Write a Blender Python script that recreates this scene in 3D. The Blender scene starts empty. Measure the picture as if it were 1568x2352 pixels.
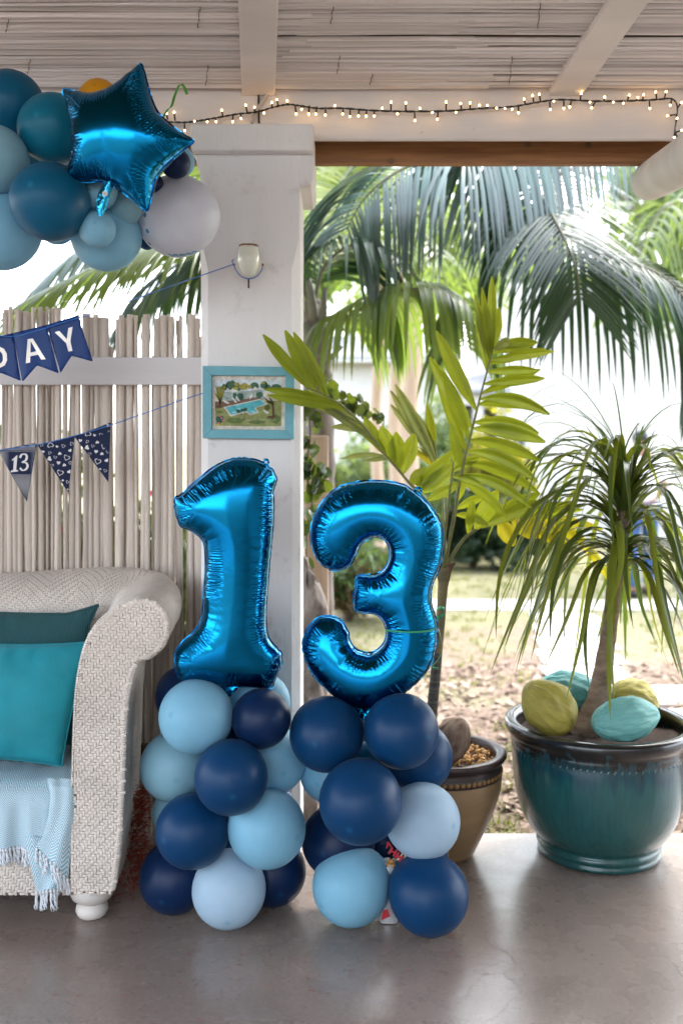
import bpy, bmesh, math, random
import numpy as np
from mathutils import Vector, Matrix, noise
from mathutils.geometry import delaunay_2d_cdt

R = math.radians
SC = bpy.context.scene
COL = SC.collection
F = 2287.0            # focal length in photo units (1568 x 2352)
CAMZ = 1.5            # eye height


def P(px, py, Y):
    """point of the place at depth Y that the photo shows at (px, py)"""
    return Vector(((px - 784) / F * Y, Y, CAMZ - (py - 1020) / F * Y))


# ------------------------------------------------------------------ camera
cd = bpy.data.cameras.new('camera')
cam = bpy.data.objects.new('camera', cd)
COL.objects.link(cam)
cam.location = (0, 0, CAMZ)
cam.rotation_euler = (R(90), 0, 0)
cd.sensor_fit = 'VERTICAL'
cd.sensor_height = 36.0
cd.lens = 36.0 * F / 2352
cd.shift_y = -156 / 2352
cd.clip_start = 0.05
cd.clip_end = 600
cd.dof.use_dof = True
cd.dof.focus_distance = 3.15
cd.dof.aperture_fstop = 1.7
SC.camera = cam

# ------------------------------------------------------------------ light
SUN_EL, SUN_AZ = 58, 40
w = bpy.data.worlds.new('World')
SC.world = w
w.use_nodes = True
nt = w.node_tree
sky = nt.nodes.new('ShaderNodeTexSky')
sky.sky_type = 'NISHITA'
sky.sun_disc = False
sky.sun_elevation = R(SUN_EL)
sky.sun_rotation = R(SUN_AZ)
sky.dust_density = 2.5
sky.air_density = 1.0
bg = nt.nodes['Background']
hsv = nt.nodes.new('ShaderNodeHueSaturation')
hsv.inputs['Saturation'].default_value = 0.48     # thin white overcast
nt.links.new(sky.outputs[0], hsv.inputs['Color'])
nt.links.new(hsv.outputs[0], bg.inputs[0])
bg.inputs[1].default_value = 0.15
sd = bpy.data.lights.new('sun', 'SUN')
sd.energy = 0.5
sd.angle = R(14)
sd.color = (1.0, 0.97, 0.93)
sun = bpy.data.objects.new('sun', sd)
COL.objects.link(sun)
sv = Vector((math.sin(R(SUN_AZ)) * math.cos(R(SUN_EL)), math.cos(R(SUN_AZ)) * math.cos(R(SUN_EL)), math.sin(R(SUN_EL))))
sun.rotation_euler = sv.to_track_quat('Z', 'Y').to_euler()
SC.view_settings.view_transform = 'Standard'
SC.view_settings.look = 'None'
SC.view_settings.gamma = 1
SC.view_settings.exposure = 3.2
SC.render.engine = 'CYCLES'
SC.cycles.use_denoising = True
SC.cycles.max_bounces = 8
SC.cycles.diffuse_bounces = 4
SC.cycles.glossy_bounces = 4
SC.cycles.transmission_bounces = 4
SC.cycles.transparent_max_bounces = 4
SC.cycles.caustics_reflective = False
SC.cycles.caustics_refractive = False
SC.cycles.sample_clamp_indirect = 4.0

# ------------------------------------------------------------------ materials


def srgb(r, g, b):
    f = lambda c: ((c / 255 + 0.055) / 1.055) ** 2.4 if c > 10 else c / 255 / 12.92
    return (f(r), f(g), f(b), 1)


def c4(c):
    return (c[0], c[1], c[2], 1)


def pm(name, col, rough=0.5, metal=0.0, var=0.0, vscale=6.0, orand=0.0, bump=0.0, bscale=80.0, spec=0.5,
       transl=0.0, tcol=None, coat=0.0, stretch=None, col2=None, sss=0.0, emit=None, estr=0.0):
    m = bpy.data.materials.new(name)
    m.use_nodes = True
    t = m.node_tree
    N, L = t.nodes, t.links
    b = N['Principled BSDF']
    b.inputs['Base Color'].default_value = c4(col)
    b.inputs['Roughness'].default_value = rough
    b.inputs['Metallic'].default_value = metal
    b.inputs['Specular IOR Level'].default_value = spec
    b.inputs['Coat Weight'].default_value = coat
    b.inputs['Coat Roughness'].default_value = 0.08
    if sss:
        b.inputs['Subsurface Weight'].default_value = sss
        b.inputs['Subsurface Radius'].default_value = (0.01, 0.01, 0.012)
    out = None
    tc = N.new('ShaderNodeTexCoord')
    src = tc.outputs['Object']
    if stretch:
        mp = N.new('ShaderNodeMapping')
        mp.inputs['Scale'].default_value = stretch
        L.new(src, mp.inputs[0])
        src = mp.outputs[0]
    if var > 0 or col2:
        n = N.new('ShaderNodeTexNoise')
        n.inputs['Scale'].default_value = vscale
        n.inputs['Detail'].default_value = 6
        n.inputs['Roughness'].default_value = 0.6
        L.new(src, n.inputs['Vector'])
        mx = N.new('ShaderNodeMix')
        mx.data_type = 'RGBA'
        rp = N.new('ShaderNodeMapRange')
        rp.inputs[1].default_value = 0.35
        rp.inputs[2].default_value = 0.65
        L.new(n.outputs['Fac'], rp.inputs[0])
        L.new(rp.outputs[0], mx.inputs['Factor'])
        if col2:
            mx.inputs['A'].default_value = c4(col)
            mx.inputs['B'].default_value = c4(col2)
        else:
            mx.inputs['A'].default_value = tuple(min(1, x * (1 - var)) for x in col[:3]) + (1,)
            mx.inputs['B'].default_value = tuple(min(1, x * (1 + var)) for x in col[:3]) + (1,)
        out = mx.outputs['Result']
    if orand > 0:
        oi = N.new('ShaderNodeObjectInfo')
        hs = N.new('ShaderNodeHueSaturation')
        mr = N.new('ShaderNodeMapRange')
        mr.inputs[3].default_value = 1 - orand
        mr.inputs[4].default_value = 1 + orand
        L.new(oi.outputs['Random'], mr.inputs[0])
        L.new(mr.outputs[0], hs.inputs['Value'])
        if out:
            L.new(out, hs.inputs['Color'])
        else:
            hs.inputs['Color'].default_value = c4(col)
        out = hs.outputs[0]
    if out:
        L.new(out, b.inputs['Base Color'])
    if bump > 0:
        n2 = N.new('ShaderNodeTexNoise')
        n2.inputs['Scale'].default_value = bscale
        n2.inputs['Detail'].default_value = 4
        L.new(src, n2.inputs['Vector'])
        bp = N.new('ShaderNodeBump')
        bp.inputs['Strength'].default_value = bump
        bp.inputs['Distance'].default_value = 0.004
        L.new(n2.outputs['Fac'], bp.inputs['Height'])
        L.new(bp.outputs[0], b.inputs['Normal'])
    if transl > 0:
        tr = N.new('ShaderNodeBsdfTranslucent')
        tr.inputs[0].default_value = c4(tcol or col)
        ms = N.new('ShaderNodeMixShader')
        ms.inputs[0].default_value = transl
        L.new(b.outputs[0], ms.inputs[1])
        L.new(tr.outputs[0], ms.inputs[2])
        L.new(ms.outputs[0], N['Material Output'].inputs['Surface'])
    if emit:
        b.inputs['Emission Color'].default_value = c4(emit)
        b.inputs['Emission Strength'].default_value = estr
    return m


def blemish(m, col, scale, lo, hi):
    N, L, b = m.node_tree.nodes, m.node_tree.links, m.node_tree.nodes['Principled BSDF']
    ln = b.inputs['Base Color'].links[0]
    tc = N.new('ShaderNodeTexCoord')
    n = N.new('ShaderNodeTexNoise'); n.inputs['Scale'].default_value = scale; n.inputs['Detail'].default_value = 5; n.inputs['Roughness'].default_value = 0.7
    L.new(tc.outputs['Object'], n.inputs['Vector'])
    mr = N.new('ShaderNodeMapRange'); mr.inputs[1].default_value = lo; mr.inputs[2].default_value = hi
    L.new(n.outputs['Fac'], mr.inputs[0])
    mx = N.new('ShaderNodeMix'); mx.data_type = 'RGBA'; mx.inputs['B'].default_value = c4(col)
    L.new(mr.outputs[0], mx.inputs['Factor']); L.new(ln.from_socket, mx.inputs['A'])
    L.new(mx.outputs['Result'], b.inputs['Base Color'])


def nodes_of(m):
    return m.node_tree.nodes, m.node_tree.links, m.node_tree.nodes['Principled BSDF']


M = {}
M['white_paint'] = pm('white_paint', (0.76, 0.75, 0.745), 0.6, var=0.05, vscale=3, bump=0.55, bscale=110, stretch=(1, 1, 0.16))
M['beam_paint'] = pm('beam_paint', (0.70, 0.68, 0.67), 0.55, var=0.09, vscale=4, bump=0.35, bscale=50, stretch=(0.2, 1, 1))
M['wood'] = pm('wood', (0.21, 0.090, 0.030), 0.5, col2=(0.36, 0.170, 0.062), vscale=9, stretch=(0.35, 6, 6), bump=0.15, bscale=30)
M['reed'] = pm('reed', (0.58, 0.485, 0.405), 0.6, col2=(0.74, 0.665, 0.59), vscale=5, stretch=(9, 9, 0.6), orand=0.16, bump=0.4, bscale=20)
M['ceiling_reed'] = pm('ceiling_reed', (0.82, 0.825, 0.84), 0.65, col2=(0.62, 0.585, 0.565), vscale=1.6, stretch=(0.5, 14, 14), orand=0.2, bump=0.3, bscale=25)
M['dark_backing'] = pm('dark_backing', (0.22, 0.145, 0.10), 0.9)
M['rail'] = pm('rail', (0.62, 0.60, 0.60), 0.6, var=0.05, vscale=3, stretch=(0.2, 1, 2), bump=0.2, bscale=60)
M['wicker'] = pm('wicker', (0.68, 0.605, 0.535), 0.42, var=0.10, vscale=7, bump=0.1, bscale=120)
M['wicker_dark'] = pm('wicker_dark', (0.24, 0.20, 0.165), 0.8)  # dark body under the cane, standing in for shade between strands
M['foot'] = pm('foot', (0.66, 0.61, 0.56), 0.35, var=0.06, vscale=9)
M['black'] = pm('black', (0.012, 0.014, 0.013), 0.5)
M['led'] = pm('led', (1, 0.8, 0.5), 0.3, emit=(1.0, 0.55, 0.20), estr=2.4)
M['ribbon_blue'] = pm('ribbon_blue', (0.03, 0.17, 0.55), 0.3)
M['ribbon_green'] = pm('ribbon_green', (0.05, 0.42, 0.22), 0.3, transl=0.3, tcol=(0.1, 0.5, 0.25))
M['ribbon_lime'] = pm('ribbon_lime', (0.10, 0.40, 0.05), 0.3, transl=0.3)
M['flag_blue'] = pm('flag_blue', (0.005, 0.040, 0.185), 0.36, var=0.08, vscale=4, spec=0.3)
M['flag_navy'] = pm('flag_navy', (0.008, 0.015, 0.052), 0.6, spec=0.2)
M['print_white'] = pm('print_white', (0.72, 0.70, 0.70), 0.55)
M['silver'] = pm('silver', (0.62, 0.58, 0.54), 0.32, metal=0.75, var=0.12, vscale=14)
M['enamel'] = pm('enamel', (0.66, 0.68, 0.58), 0.16, coat=0.4, var=0.03)
M['rust'] = pm('rust', (0.30, 0.12, 0.04), 0.8, col2=(0.08, 0.05, 0.04), vscale=60)
M['plaster_cream'] = pm('plaster_cream', (0.66, 0.63, 0.57), 0.5)
M['frame_teal'] = pm('frame_teal', (0.12, 0.36, 0.43), 0.5, var=0.08, vscale=20, stretch=(1, 1, 1), bump=0.2, bscale=90)
M['soil'] = pm('soil', (0.035, 0.020, 0.013), 0.95, var=0.5, vscale=40, bump=1, bscale=60)
M['pebble'] = pm('pebble', (0.42, 0.24, 0.09), 0.7, orand=0.3, var=0.3, vscale=20)
M['rim_brown'] = pm('rim_brown', (0.045, 0.030, 0.028), 0.35, var=0.2, vscale=8)
M['gold_dot'] = pm('gold_dot', (0.26, 0.14, 0.035), 0.5, var=0.2, vscale=40)
M['coco_brown'] = pm('coco_brown', (0.16, 0.105, 0.07), 0.8, col2=(0.33, 0.25, 0.19), vscale=5, stretch=(5, 5, 0.5), bump=0.6, bscale=10)
M['trunk_pony'] = pm('trunk_pony', (0.13, 0.085, 0.06), 0.85, col2=(0.27, 0.19, 0.135), vscale=14, stretch=(1, 1, 2.5), bump=0.9, bscale=35)
M['stem_green'] = pm('stem_green', (0.16, 0.17, 0.05), 0.5, var=0.25, vscale=8, stretch=(1, 1, 3))
M['stem_tan'] = pm('stem_tan', (0.25, 0.19, 0.08), 0.55, col2=(0.12, 0.11, 0.05), vscale=5, stretch=(1, 1, 4))
M['stem_ring'] = pm('stem_ring', (0.055, 0.05, 0.045), 0.8, col2=(0.14, 0.13, 0.115), vscale=4, stretch=(1, 1, 20), bump=0.5, bscale=20)
M['sheath'] = pm('sheath', (0.14, 0.085, 0.045), 0.85, var=0.4, vscale=20)
M['bark_grey'] = pm('bark_grey', (0.13, 0.105, 0.09), 0.9, col2=(0.25, 0.22, 0.20), vscale=7, stretch=(3, 3, 0.7), bump=1, bscale=14)
M['bark_brown'] = pm('bark_brown', (0.10, 0.05, 0.028), 0.9, col2=(0.22, 0.125, 0.075), vscale=6, stretch=(2, 2, 0.6), bump=0.8, bscale=14)
M['post_tan'] = pm('post_tan', (0.42, 0.30, 0.21), 0.8, col2=(0.55, 0.43, 0.33), vscale=4, stretch=(3, 3, 0.3))
M['leaf_areca'] = pm('leaf_areca', (0.17, 0.23, 0.014), 0.38, orand=0.18, var=0.22, vscale=10, transl=0.5, tcol=(0.42, 0.46, 0.02))
M['leaf_areca_dry'] = pm('leaf_areca_dry', (0.16, 0.19, 0.06), 0.5, orand=0.15, var=0.25, vscale=9, transl=0.4, tcol=(0.34, 0.36, 0.07))
M['leaf_yellow'] = pm('leaf_yellow', (0.26, 0.27, 0.015), 0.42, orand=0.12, var=0.2, vscale=9, transl=0.55, tcol=(0.65, 0.55, 0.02))
M['leaf_pony'] = pm('leaf_pony', (0.058, 0.088, 0.018), 0.3, orand=0.25, var=0.15, vscale=6, transl=0.25, tcol=(0.14, 0.22, 0.02), spec=0.6)
M['leaf_pony_light'] = pm('leaf_pony_light', (0.095, 0.125, 0.018), 0.32, orand=0.25, var=0.2, vscale=5, transl=0.4, tcol=(0.26, 0.30, 0.02), spec=0.5)
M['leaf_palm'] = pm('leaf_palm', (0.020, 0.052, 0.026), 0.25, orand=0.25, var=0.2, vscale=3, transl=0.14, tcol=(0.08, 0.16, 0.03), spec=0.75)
M['leaf_palm_lit'] = pm('leaf_palm_lit', (0.09, 0.15, 0.03), 0.35, var=0.25, vscale=3, transl=0.45, tcol=(0.50, 0.58, 0.05))  # lit copy of the palm leaf: backlight put into brighter colours
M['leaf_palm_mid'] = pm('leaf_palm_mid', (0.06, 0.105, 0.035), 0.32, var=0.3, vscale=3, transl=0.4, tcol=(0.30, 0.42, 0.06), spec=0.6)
M['leaf_palm_sheen'] = pm('leaf_palm_sheen', (0.060, 0.110, 0.090), 0.28, orand=0.4, var=0.2, vscale=3, transl=0.15, tcol=(0.12, 0.2, 0.10), spec=1.0)  # sky reflection put into the paler bluish base colour
M['rachis'] = pm('rachis', (0.10, 0.10, 0.05), 0.5)
M['rachis_grey'] = pm('rachis_grey', (0.20, 0.20, 0.15), 0.5, var=0.2)
M['leaf_vine'] = pm('leaf_vine', (0.030, 0.065, 0.022), 0.3, orand=0.35, var=0.4, vscale=30, transl=0.3, tcol=(0.22, 0.28, 0.02))
M['vine'] = pm('vine', (0.12, 0.09, 0.055), 0.7)
M['bush_green'] = pm('bush_green', (0.060, 0.11, 0.035), 0.5, var=0.45, vscale=1.2, transl=0.35, tcol=(0.20, 0.28, 0.05))
M['bush_dark'] = pm('bush_dark', (0.028, 0.055, 0.028), 0.45, var=0.45, vscale=1.2, transl=0.25, tcol=(0.08, 0.14, 0.03))
M['bush_pale'] = pm('bush_pale', (0.13, 0.19, 0.085), 0.5, var=0.35, vscale=1.2, transl=0.4, tcol=(0.30, 0.38, 0.10))
M['bush_dry'] = pm('bush_dry', (0.15, 0.11, 0.06), 0.6, var=0.4, vscale=2, transl=0.3, tcol=(0.25, 0.2, 0.06))
M['bush_yellow'] = pm('bush_yellow', (0.22, 0.22, 0.03), 0.5, var=0.35, vscale=1.2, transl=0.45, tcol=(0.55, 0.5, 0.03))
M['flower_pink'] = pm('flower_pink', (0.55, 0.07, 0.12), 0.5, transl=0.3, tcol=(0.7, 0.1, 0.15))
M['flower_red'] = pm('flower_red', (0.50, 0.10, 0.05), 0.5, transl=0.3)
M['house_white'] = pm('house_white', (0.62, 0.61, 0.59), 0.7, var=0.05)
M['house_roof'] = pm('house_roof', (0.38, 0.38, 0.40), 0.7, var=0.15, vscale=3)
M['window_dark'] = pm('window_dark', (0.10, 0.13, 0.15), 0.1)
M['paving'] = pm('paving', (0.52, 0.49, 0.46), 0.8, var=0.10, vscale=4, bump=0.3, bscale=30)
M['mulch'] = pm('mulch', (0.19, 0.13, 0.09), 0.9, orand=0.3, col2=(0.34, 0.27, 0.21), vscale=3)
M['grass'] = pm('grass', (0.14, 0.155, 0.055), 0.7, col2=(0.30, 0.26, 0.13), vscale=1.5, transl=0.35, tcol=(0.30, 0.33, 0.05))
M['red_fluff'] = pm('red_fluff', (0.24, 0.022, 0.008), 0.6, var=0.4, vscale=20)
M['red_thread'] = pm('red_thread', (0.40, 0.02, 0.015), 0.7)
M['straw'] = pm('straw', (0.45, 0.36, 0.18), 0.8)
M['print_red'] = pm('print_red', (0.42, 0.02, 0.035), 0.4)
M['print_orange'] = pm('print_orange', (0.55, 0.22, 0.02), 0.4)
M['print_dark'] = pm('print_dark', (0.03, 0.02, 0.02), 0.4)
M['foil_white'] = pm('foil_white', (0.62, 0.62, 0.63), 0.25, metal=0.3)
M['label_white'] = pm('label_white', (0.62, 0.60, 0.60), 0.5)
M['skin'] = pm('skin', (0.30, 0.16, 0.11), 0.5)
M['shirt'] = pm('shirt', (0.78, 0.78, 0.80), 0.8)
M['jeans'] = pm('jeans', (0.035, 0.09, 0.22), 0.8, var=0.3, vscale=20)
M['hair'] = pm('hair', (0.012, 0.013, 0.016), 0.5)
M['cushion_teal'] = pm('cushion_teal', (0.004, 0.24, 0.30), 0.75, var=0.10, vscale=7, bump=0.5, bscale=30)
M['fringe'] = pm('fringe', (0.70, 0.74, 0.78), 0.8)
M['cable_white'] = pm('cable_white', (0.45, 0.42, 0.40), 0.5)


for k_ in ('leaf_areca', 'leaf_areca_dry', 'leaf_yellow'):
    blemish(M[k_], (0.13, 0.065, 0.02), 34, 0.60, 0.72)
blemish(M['leaf_pony_light'], (0.2, 0.12, 0.04), 25, 0.62, 0.75)
blemish(M['white_paint'], (0.52, 0.49, 0.46), 9, 0.58, 0.85)
blemish(M['beam_paint'], (0.42, 0.38, 0.34), 26, 0.66, 0.8)


def foil_mat(name, col, stripe=True):
    m = pm(name, col, 0.15, metal=1.0)
    N, L, b = nodes_of(m)
    at = N.new('ShaderNodeAttribute'); at.attribute_name = 'sarc'
    ad = N.new('ShaderNodeAttribute'); ad.attribute_name = 'dedge'
    mul = N.new('ShaderNodeMath'); mul.operation = 'MULTIPLY'; mul.inputs[1].default_value = 2 * math.pi / 0.0075
    L.new(at.outputs['Fac'], mul.inputs[0])
    sn = N.new('ShaderNodeMath'); sn.operation = 'SINE'
    L.new(mul.outputs[0], sn.inputs[0])
    mr = N.new('ShaderNodeMapRange'); mr.interpolation_type = 'SMOOTHSTEP'
    mr.inputs[1].default_value = 0.062; mr.inputs[2].default_value = 0.030
    L.new(ad.outputs['Fac'], mr.inputs[0])
    mr2 = N.new('ShaderNodeMapRange'); mr2.interpolation_type = 'SMOOTHSTEP'
    mr2.inputs[1].default_value = 0.004; mr2.inputs[2].default_value = 0.02
    L.new(ad.outputs['Fac'], mr2.inputs[0])
    nz = N.new('ShaderNodeTexNoise'); nz.noise_dimensions = '1D'; nz.inputs['Scale'].default_value = 9
    L.new(at.outputs['Fac'], nz.inputs['W'])
    mr3 = N.new('ShaderNodeMapRange'); mr3.inputs[1].default_value = 0.38; mr3.inputs[2].default_value = 0.6
    L.new(nz.outputs['Fac'], mr3.inputs[0])
    cur = sn.outputs[0]
    for o in (mr.outputs[0], mr2.outputs[0], mr3.outputs[0]):
        k = N.new('ShaderNodeMath'); k.operation = 'MULTIPLY'
        L.new(cur, k.inputs[0]); L.new(o, k.inputs[1]); cur = k.outputs[0]
    # soft wrinkles everywhere
    tc = N.new('ShaderNodeTexCoord')
    n2 = N.new('ShaderNodeTexNoise'); n2.inputs['Scale'].default_value = 14; n2.inputs['Detail'].default_value = 2
    L.new(tc.outputs['Object'], n2.inputs['Vector'])
    k = N.new('ShaderNodeMath'); k.operation = 'MULTIPLY_ADD'; k.inputs[1].default_value = 1.2
    L.new(n2.outputs['Fac'], k.inputs[0]); L.new(cur, k.inputs[2])
    bp = N.new('ShaderNodeBump'); bp.inputs['Strength'].default_value = 0.55; bp.inputs['Distance'].default_value = 0.0014
    L.new(k.outputs[0], bp.inputs['Height'])
    L.new(bp.outputs[0], b.inputs['Normal'])
    return m


M['foil_blue'] = foil_mat('foil_blue', (0.004, 0.170, 0.370))


def latex(name, col, navel):
    m = pm(name, col, 0.44, spec=0.16, sss=0.0)
    N, L, b = nodes_of(m)
    b.inputs['Coat Weight'].default_value = 0.12
    b.inputs['Coat Roughness'].default_value = 0.28
    b.inputs['Sheen Weight'].default_value = 0.02
    b.inputs['Sheen Roughness'].default_value = 0.5
    tc = N.new('ShaderNodeTexCoord')
    sx = N.new('ShaderNodeSeparateXYZ')
    L.new(tc.outputs['Object'], sx.inputs[0])
    mr = N.new('ShaderNodeMapRange'); mr.interpolation_type = 'SMOOTHSTEP'
    mr.inputs[1].default_value = 0.9915; mr.inputs[2].default_value = 1.003
    L.new(sx.outputs[2], mr.inputs[0])
    mr2 = N.new('ShaderNodeMapRange'); mr2.interpolation_type = 'SMOOTHSTEP'
    mr2.inputs[1].default_value = -0.8; mr2.inputs[2].default_value = -1.1
    L.new(sx.outputs[2], mr2.inputs[0])
    mx0 = N.new('ShaderNodeMath'); mx0.operation = 'MAXIMUM'
    L.new(mr.outputs[0], mx0.inputs[0]); L.new(mr2.outputs[0], mx0.inputs[1])
    nz = N.new('ShaderNodeTexNoise'); nz.inputs['Scale'].default_value = 2.5
    L.new(tc.outputs['Object'], nz.inputs['Vector'])
    mxn = N.new('ShaderNodeMix'); mxn.data_type = 'RGBA'
    mxn.inputs['A'].default_value = tuple(c * 0.93 for c in col[:3]) + (1,)
    mxn.inputs['B'].default_value = tuple(min(1, c * 1.07) for c in col[:3]) + (1,)
    L.new(nz.outputs['Fac'], mxn.inputs['Factor'])
    mx = N.new('ShaderNodeMix'); mx.data_type = 'RGBA'
    L.new(mx0.outputs[0], mx.inputs['Factor'])
    L.new(mxn.outputs['Result'], mx.inputs['A'])
    mx.inputs['B'].default_value = c4(navel)
    L.new(mx.outputs['Result'], b.inputs['Base Color'])
    if col[1] > 0.3:
        tr = N.new('ShaderNodeBsdfTranslucent'); L.new(mx.outputs['Result'], tr.inputs[0])
        ms = N.new('ShaderNodeMixShader'); ms.inputs[0].default_value = 0.22
        L.new(b.outputs[0], ms.inputs[1]); L.new(tr.outputs[0], ms.inputs[2]); L.new(ms.outputs[0], N['Material Output'].inputs['Surface'])
    n2 = N.new('ShaderNodeTexNoise'); n2.inputs['Scale'].default_value = 40
    L.new(tc.outputs['Object'], n2.inputs['Vector'])
    bp = N.new('ShaderNodeBump'); bp.inputs['Strength'].default_value = 0.04; bp.inputs['Distance'].default_value = 0.01
    L.new(n2.outputs['Fac'], bp.inputs['Height']); L.new(bp.outputs[0], b.inputs['Normal'])
    return m


LAT = {
    'light': latex('latex_light', (0.25, 0.54, 0.72), (0.18, 0.46, 0.66)),
    'pale': latex('latex_pale', (0.44, 0.61, 0.75), (0.26, 0.50, 0.68)),
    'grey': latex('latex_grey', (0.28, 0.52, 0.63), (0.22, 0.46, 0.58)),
    'white': latex('latex_white', (0.68, 0.71, 0.79), (0.50, 0.55, 0.65)),
    'royal': latex('latex_royal', (0.0015, 0.038, 0.115), (0.005, 0.07, 0.165)),
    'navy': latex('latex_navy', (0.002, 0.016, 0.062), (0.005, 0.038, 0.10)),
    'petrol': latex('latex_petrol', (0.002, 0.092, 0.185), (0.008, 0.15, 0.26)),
    'teal': latex('latex_teal', (0.003, 0.135, 0.225), (0.008, 0.19, 0.29)),
    'yellow': latex('latex_yellow', (0.60, 0.27, 0.012), (0.5, 0.2, 0.01)),
}


def special_mats():
    # floor: worn polished cement with hairline cracks
    m = pm('cement_floor', (0.235, 0.195, 0.175), 0.34, spec=0.6, coat=0.22)
    m.node_tree.nodes['Principled BSDF'].inputs['Coat Roughness'].default_value = 0.22
    N, L, b = nodes_of(m)
    tc = N.new('ShaderNodeTexCoord')
    n1 = N.new('ShaderNodeTexNoise'); n1.inputs['Scale'].default_value = 2.4; n1.inputs['Detail'].default_value = 10; n1.inputs['Roughness'].default_value = 0.65
    L.new(tc.outputs['Object'], n1.inputs['Vector'])
    cr = N.new('ShaderNodeValToRGB')
    e = cr.color_ramp.elements
    e[0].position = 0.10; e[0].color = (0.205, 0.165, 0.142, 1)
    e[1].position = 0.92; e[1].color = (0.365, 0.285, 0.238, 1)
    L.new(n1.outputs['Fac'], cr.inputs[0])
    nd = N.new('ShaderNodeTexNoise'); nd.inputs['Scale'].default_value = 3; nd.inputs['Detail'].default_value = 2
    L.new(tc.outputs['Object'], nd.inputs['Vector'])
    va = N.new('ShaderNodeVectorMath'); va.operation = 'MULTIPLY_ADD'; va.inputs[1].default_value = (0.12, 0.12, 0.12)
    L.new(nd.outputs['Color'], va.inputs[0]); L.new(tc.outputs['Object'], va.inputs[2])
    vo = N.new('ShaderNodeTexVoronoi'); vo.feature = 'DISTANCE_TO_EDGE'; vo.inputs['Scale'].default_value = 1.15
    L.new(va.outputs[0], vo.inputs['Vector'])
    mr = N.new('ShaderNodeMapRange'); mr.inputs[1].default_value = 0.0; mr.inputs[2].default_value = 0.004; mr.inputs[3].default_value = 0.0; mr.inputs[4].default_value = 0
    L.new(vo.outputs['Distance'], mr.inputs[0])
    nm = N.new('ShaderNodeTexNoise'); nm.inputs['Scale'].default_value = 1.1
    L.new(tc.outputs['Object'], nm.inputs['Vector'])
    mr2 = N.new('ShaderNodeMapRange'); mr2.inputs[1].default_value = 0.47; mr2.inputs[2].default_value = 0.6
    L.new(nm.outputs['Fac'], mr2.inputs[0])
    mm = N.new('ShaderNodeMath'); mm.operation = 'MULTIPLY'
    L.new(mr.outputs[0], mm.inputs[0]); L.new(mr2.outputs[0], mm.inputs[1])
    mx = N.new('ShaderNodeMix'); mx.data_type = 'RGBA'; mx.inputs['B'].default_value = (0.05, 0.04, 0.035, 1)
    L.new(mm.outputs[0], mx.inputs['Factor']); L.new(cr.outputs[0], mx.inputs['A'])
    # little specks
    ns = N.new('ShaderNodeTexNoise'); ns.inputs['Scale'].default_value = 90; ns.inputs['Detail'].default_value = 3
    L.new(tc.outputs['Object'], ns.inputs['Vector'])
    ms = N.new('ShaderNodeMapRange'); ms.inputs[1].default_value = 0.3; ms.inputs[2].default_value = 0.7; ms.inputs[3].default_value = 0.82; ms.inputs[4].default_value = 1.16
    L.new(ns.outputs['Fac'], ms.inputs[0])
    hs = N.new('ShaderNodeHueSaturation')
    L.new(ms.outputs[0], hs.inputs['Value']); L.new(mx.outputs['Result'], hs.inputs['Color'])
    L.new(hs.outputs[0], b.inputs['Base Color'])
    n3 = N.new('ShaderNodeTexNoise'); n3.inputs['Scale'].default_value = 11; n3.inputs['Detail'].default_value = 5
    L.new(tc.outputs['Object'], n3.inputs['Vector'])
    mr4 = N.new('ShaderNodeMapRange'); mr4.inputs[1].default_value = 0.1; mr4.inputs[2].default_value = 0.9; mr4.inputs[3].default_value = 0.20; mr4.inputs[4].default_value = 0.36
    L.new(n3.outputs['Fac'], mr4.inputs[0]); L.new(mr4.outputs[0], b.inputs['Roughness'])
    ad = N.new('ShaderNodeMath'); ad.operation = 'MULTIPLY_ADD'; ad.inputs[1].default_value = -0.5
    L.new(mm.outputs[0], ad.inputs[0]); L.new(n3.outputs['Fac'], ad.inputs[2])
    bp = N.new('ShaderNodeBump'); bp.inputs['Strength'].default_value = 0.15; bp.inputs['Distance'].default_value = 0.006
    L.new(ad.outputs[0], bp.inputs['Height']); L.new(bp.outputs[0], b.inputs['Normal'])
    M['floor'] = m

    # ground: dry mulch near the terrace giving way to patchy lawn
    m = pm('ground_soil', (0.2, 0.15, 0.1), 0.95)
    N, L, b = nodes_of(m)
    tc = N.new('ShaderNodeTexCoord')
    n1 = N.new('ShaderNodeTexNoise'); n1.inputs['Scale'].default_value = 0.9; n1.inputs['Detail'].default_value = 7
    L.new(tc.outputs['Object'], n1.inputs['Vector'])
    sx = N.new('ShaderNodeSeparateXYZ'); L.new(tc.outputs['Object'], sx.inputs[0])
    my = N.new('ShaderNodeMapRange'); my.inputs[1].default_value = 5.0; my.inputs[2].default_value = 9.5; my.inputs[3].default_value = -0.22; my.inputs[4].default_value = 0.2
    L.new(sx.outputs[1], my.inputs[0])
    ad = N.new('ShaderNodeMath'); ad.operation = 'ADD'
    L.new(n1.outputs['Fac'], ad.inputs[0]); L.new(my.outputs[0], ad.inputs[1])
    mr = N.new('ShaderNodeMapRange'); mr.inputs[1].default_value = 0.45; mr.inputs[2].default_value = 0.62
    L.new(ad.outputs[0], mr.inputs[0])
    n2 = N.new('ShaderNodeTexNoise'); n2.inputs['Scale'].default_value = 22; n2.inputs['Detail'].default_value = 6
    L.new(tc.outputs['Object'], n2.inputs['Vector'])
    c1 = N.new('ShaderNodeValToRGB'); e = c1.color_ramp.elements
    e[0].position = 0.3; e[0].color = (0.10, 0.065, 0.045, 1); e[1].position = 0.7; e[1].color = (0.25, 0.18, 0.135, 1)
    c2 = N.new('ShaderNodeValToRGB'); e = c2.color_ramp.elements
    e[0].position = 0.3; e[0].color = (0.10, 0.115, 0.045, 1); e[1].position = 0.7; e[1].color = (0.25, 0.215, 0.12, 1)
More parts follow.
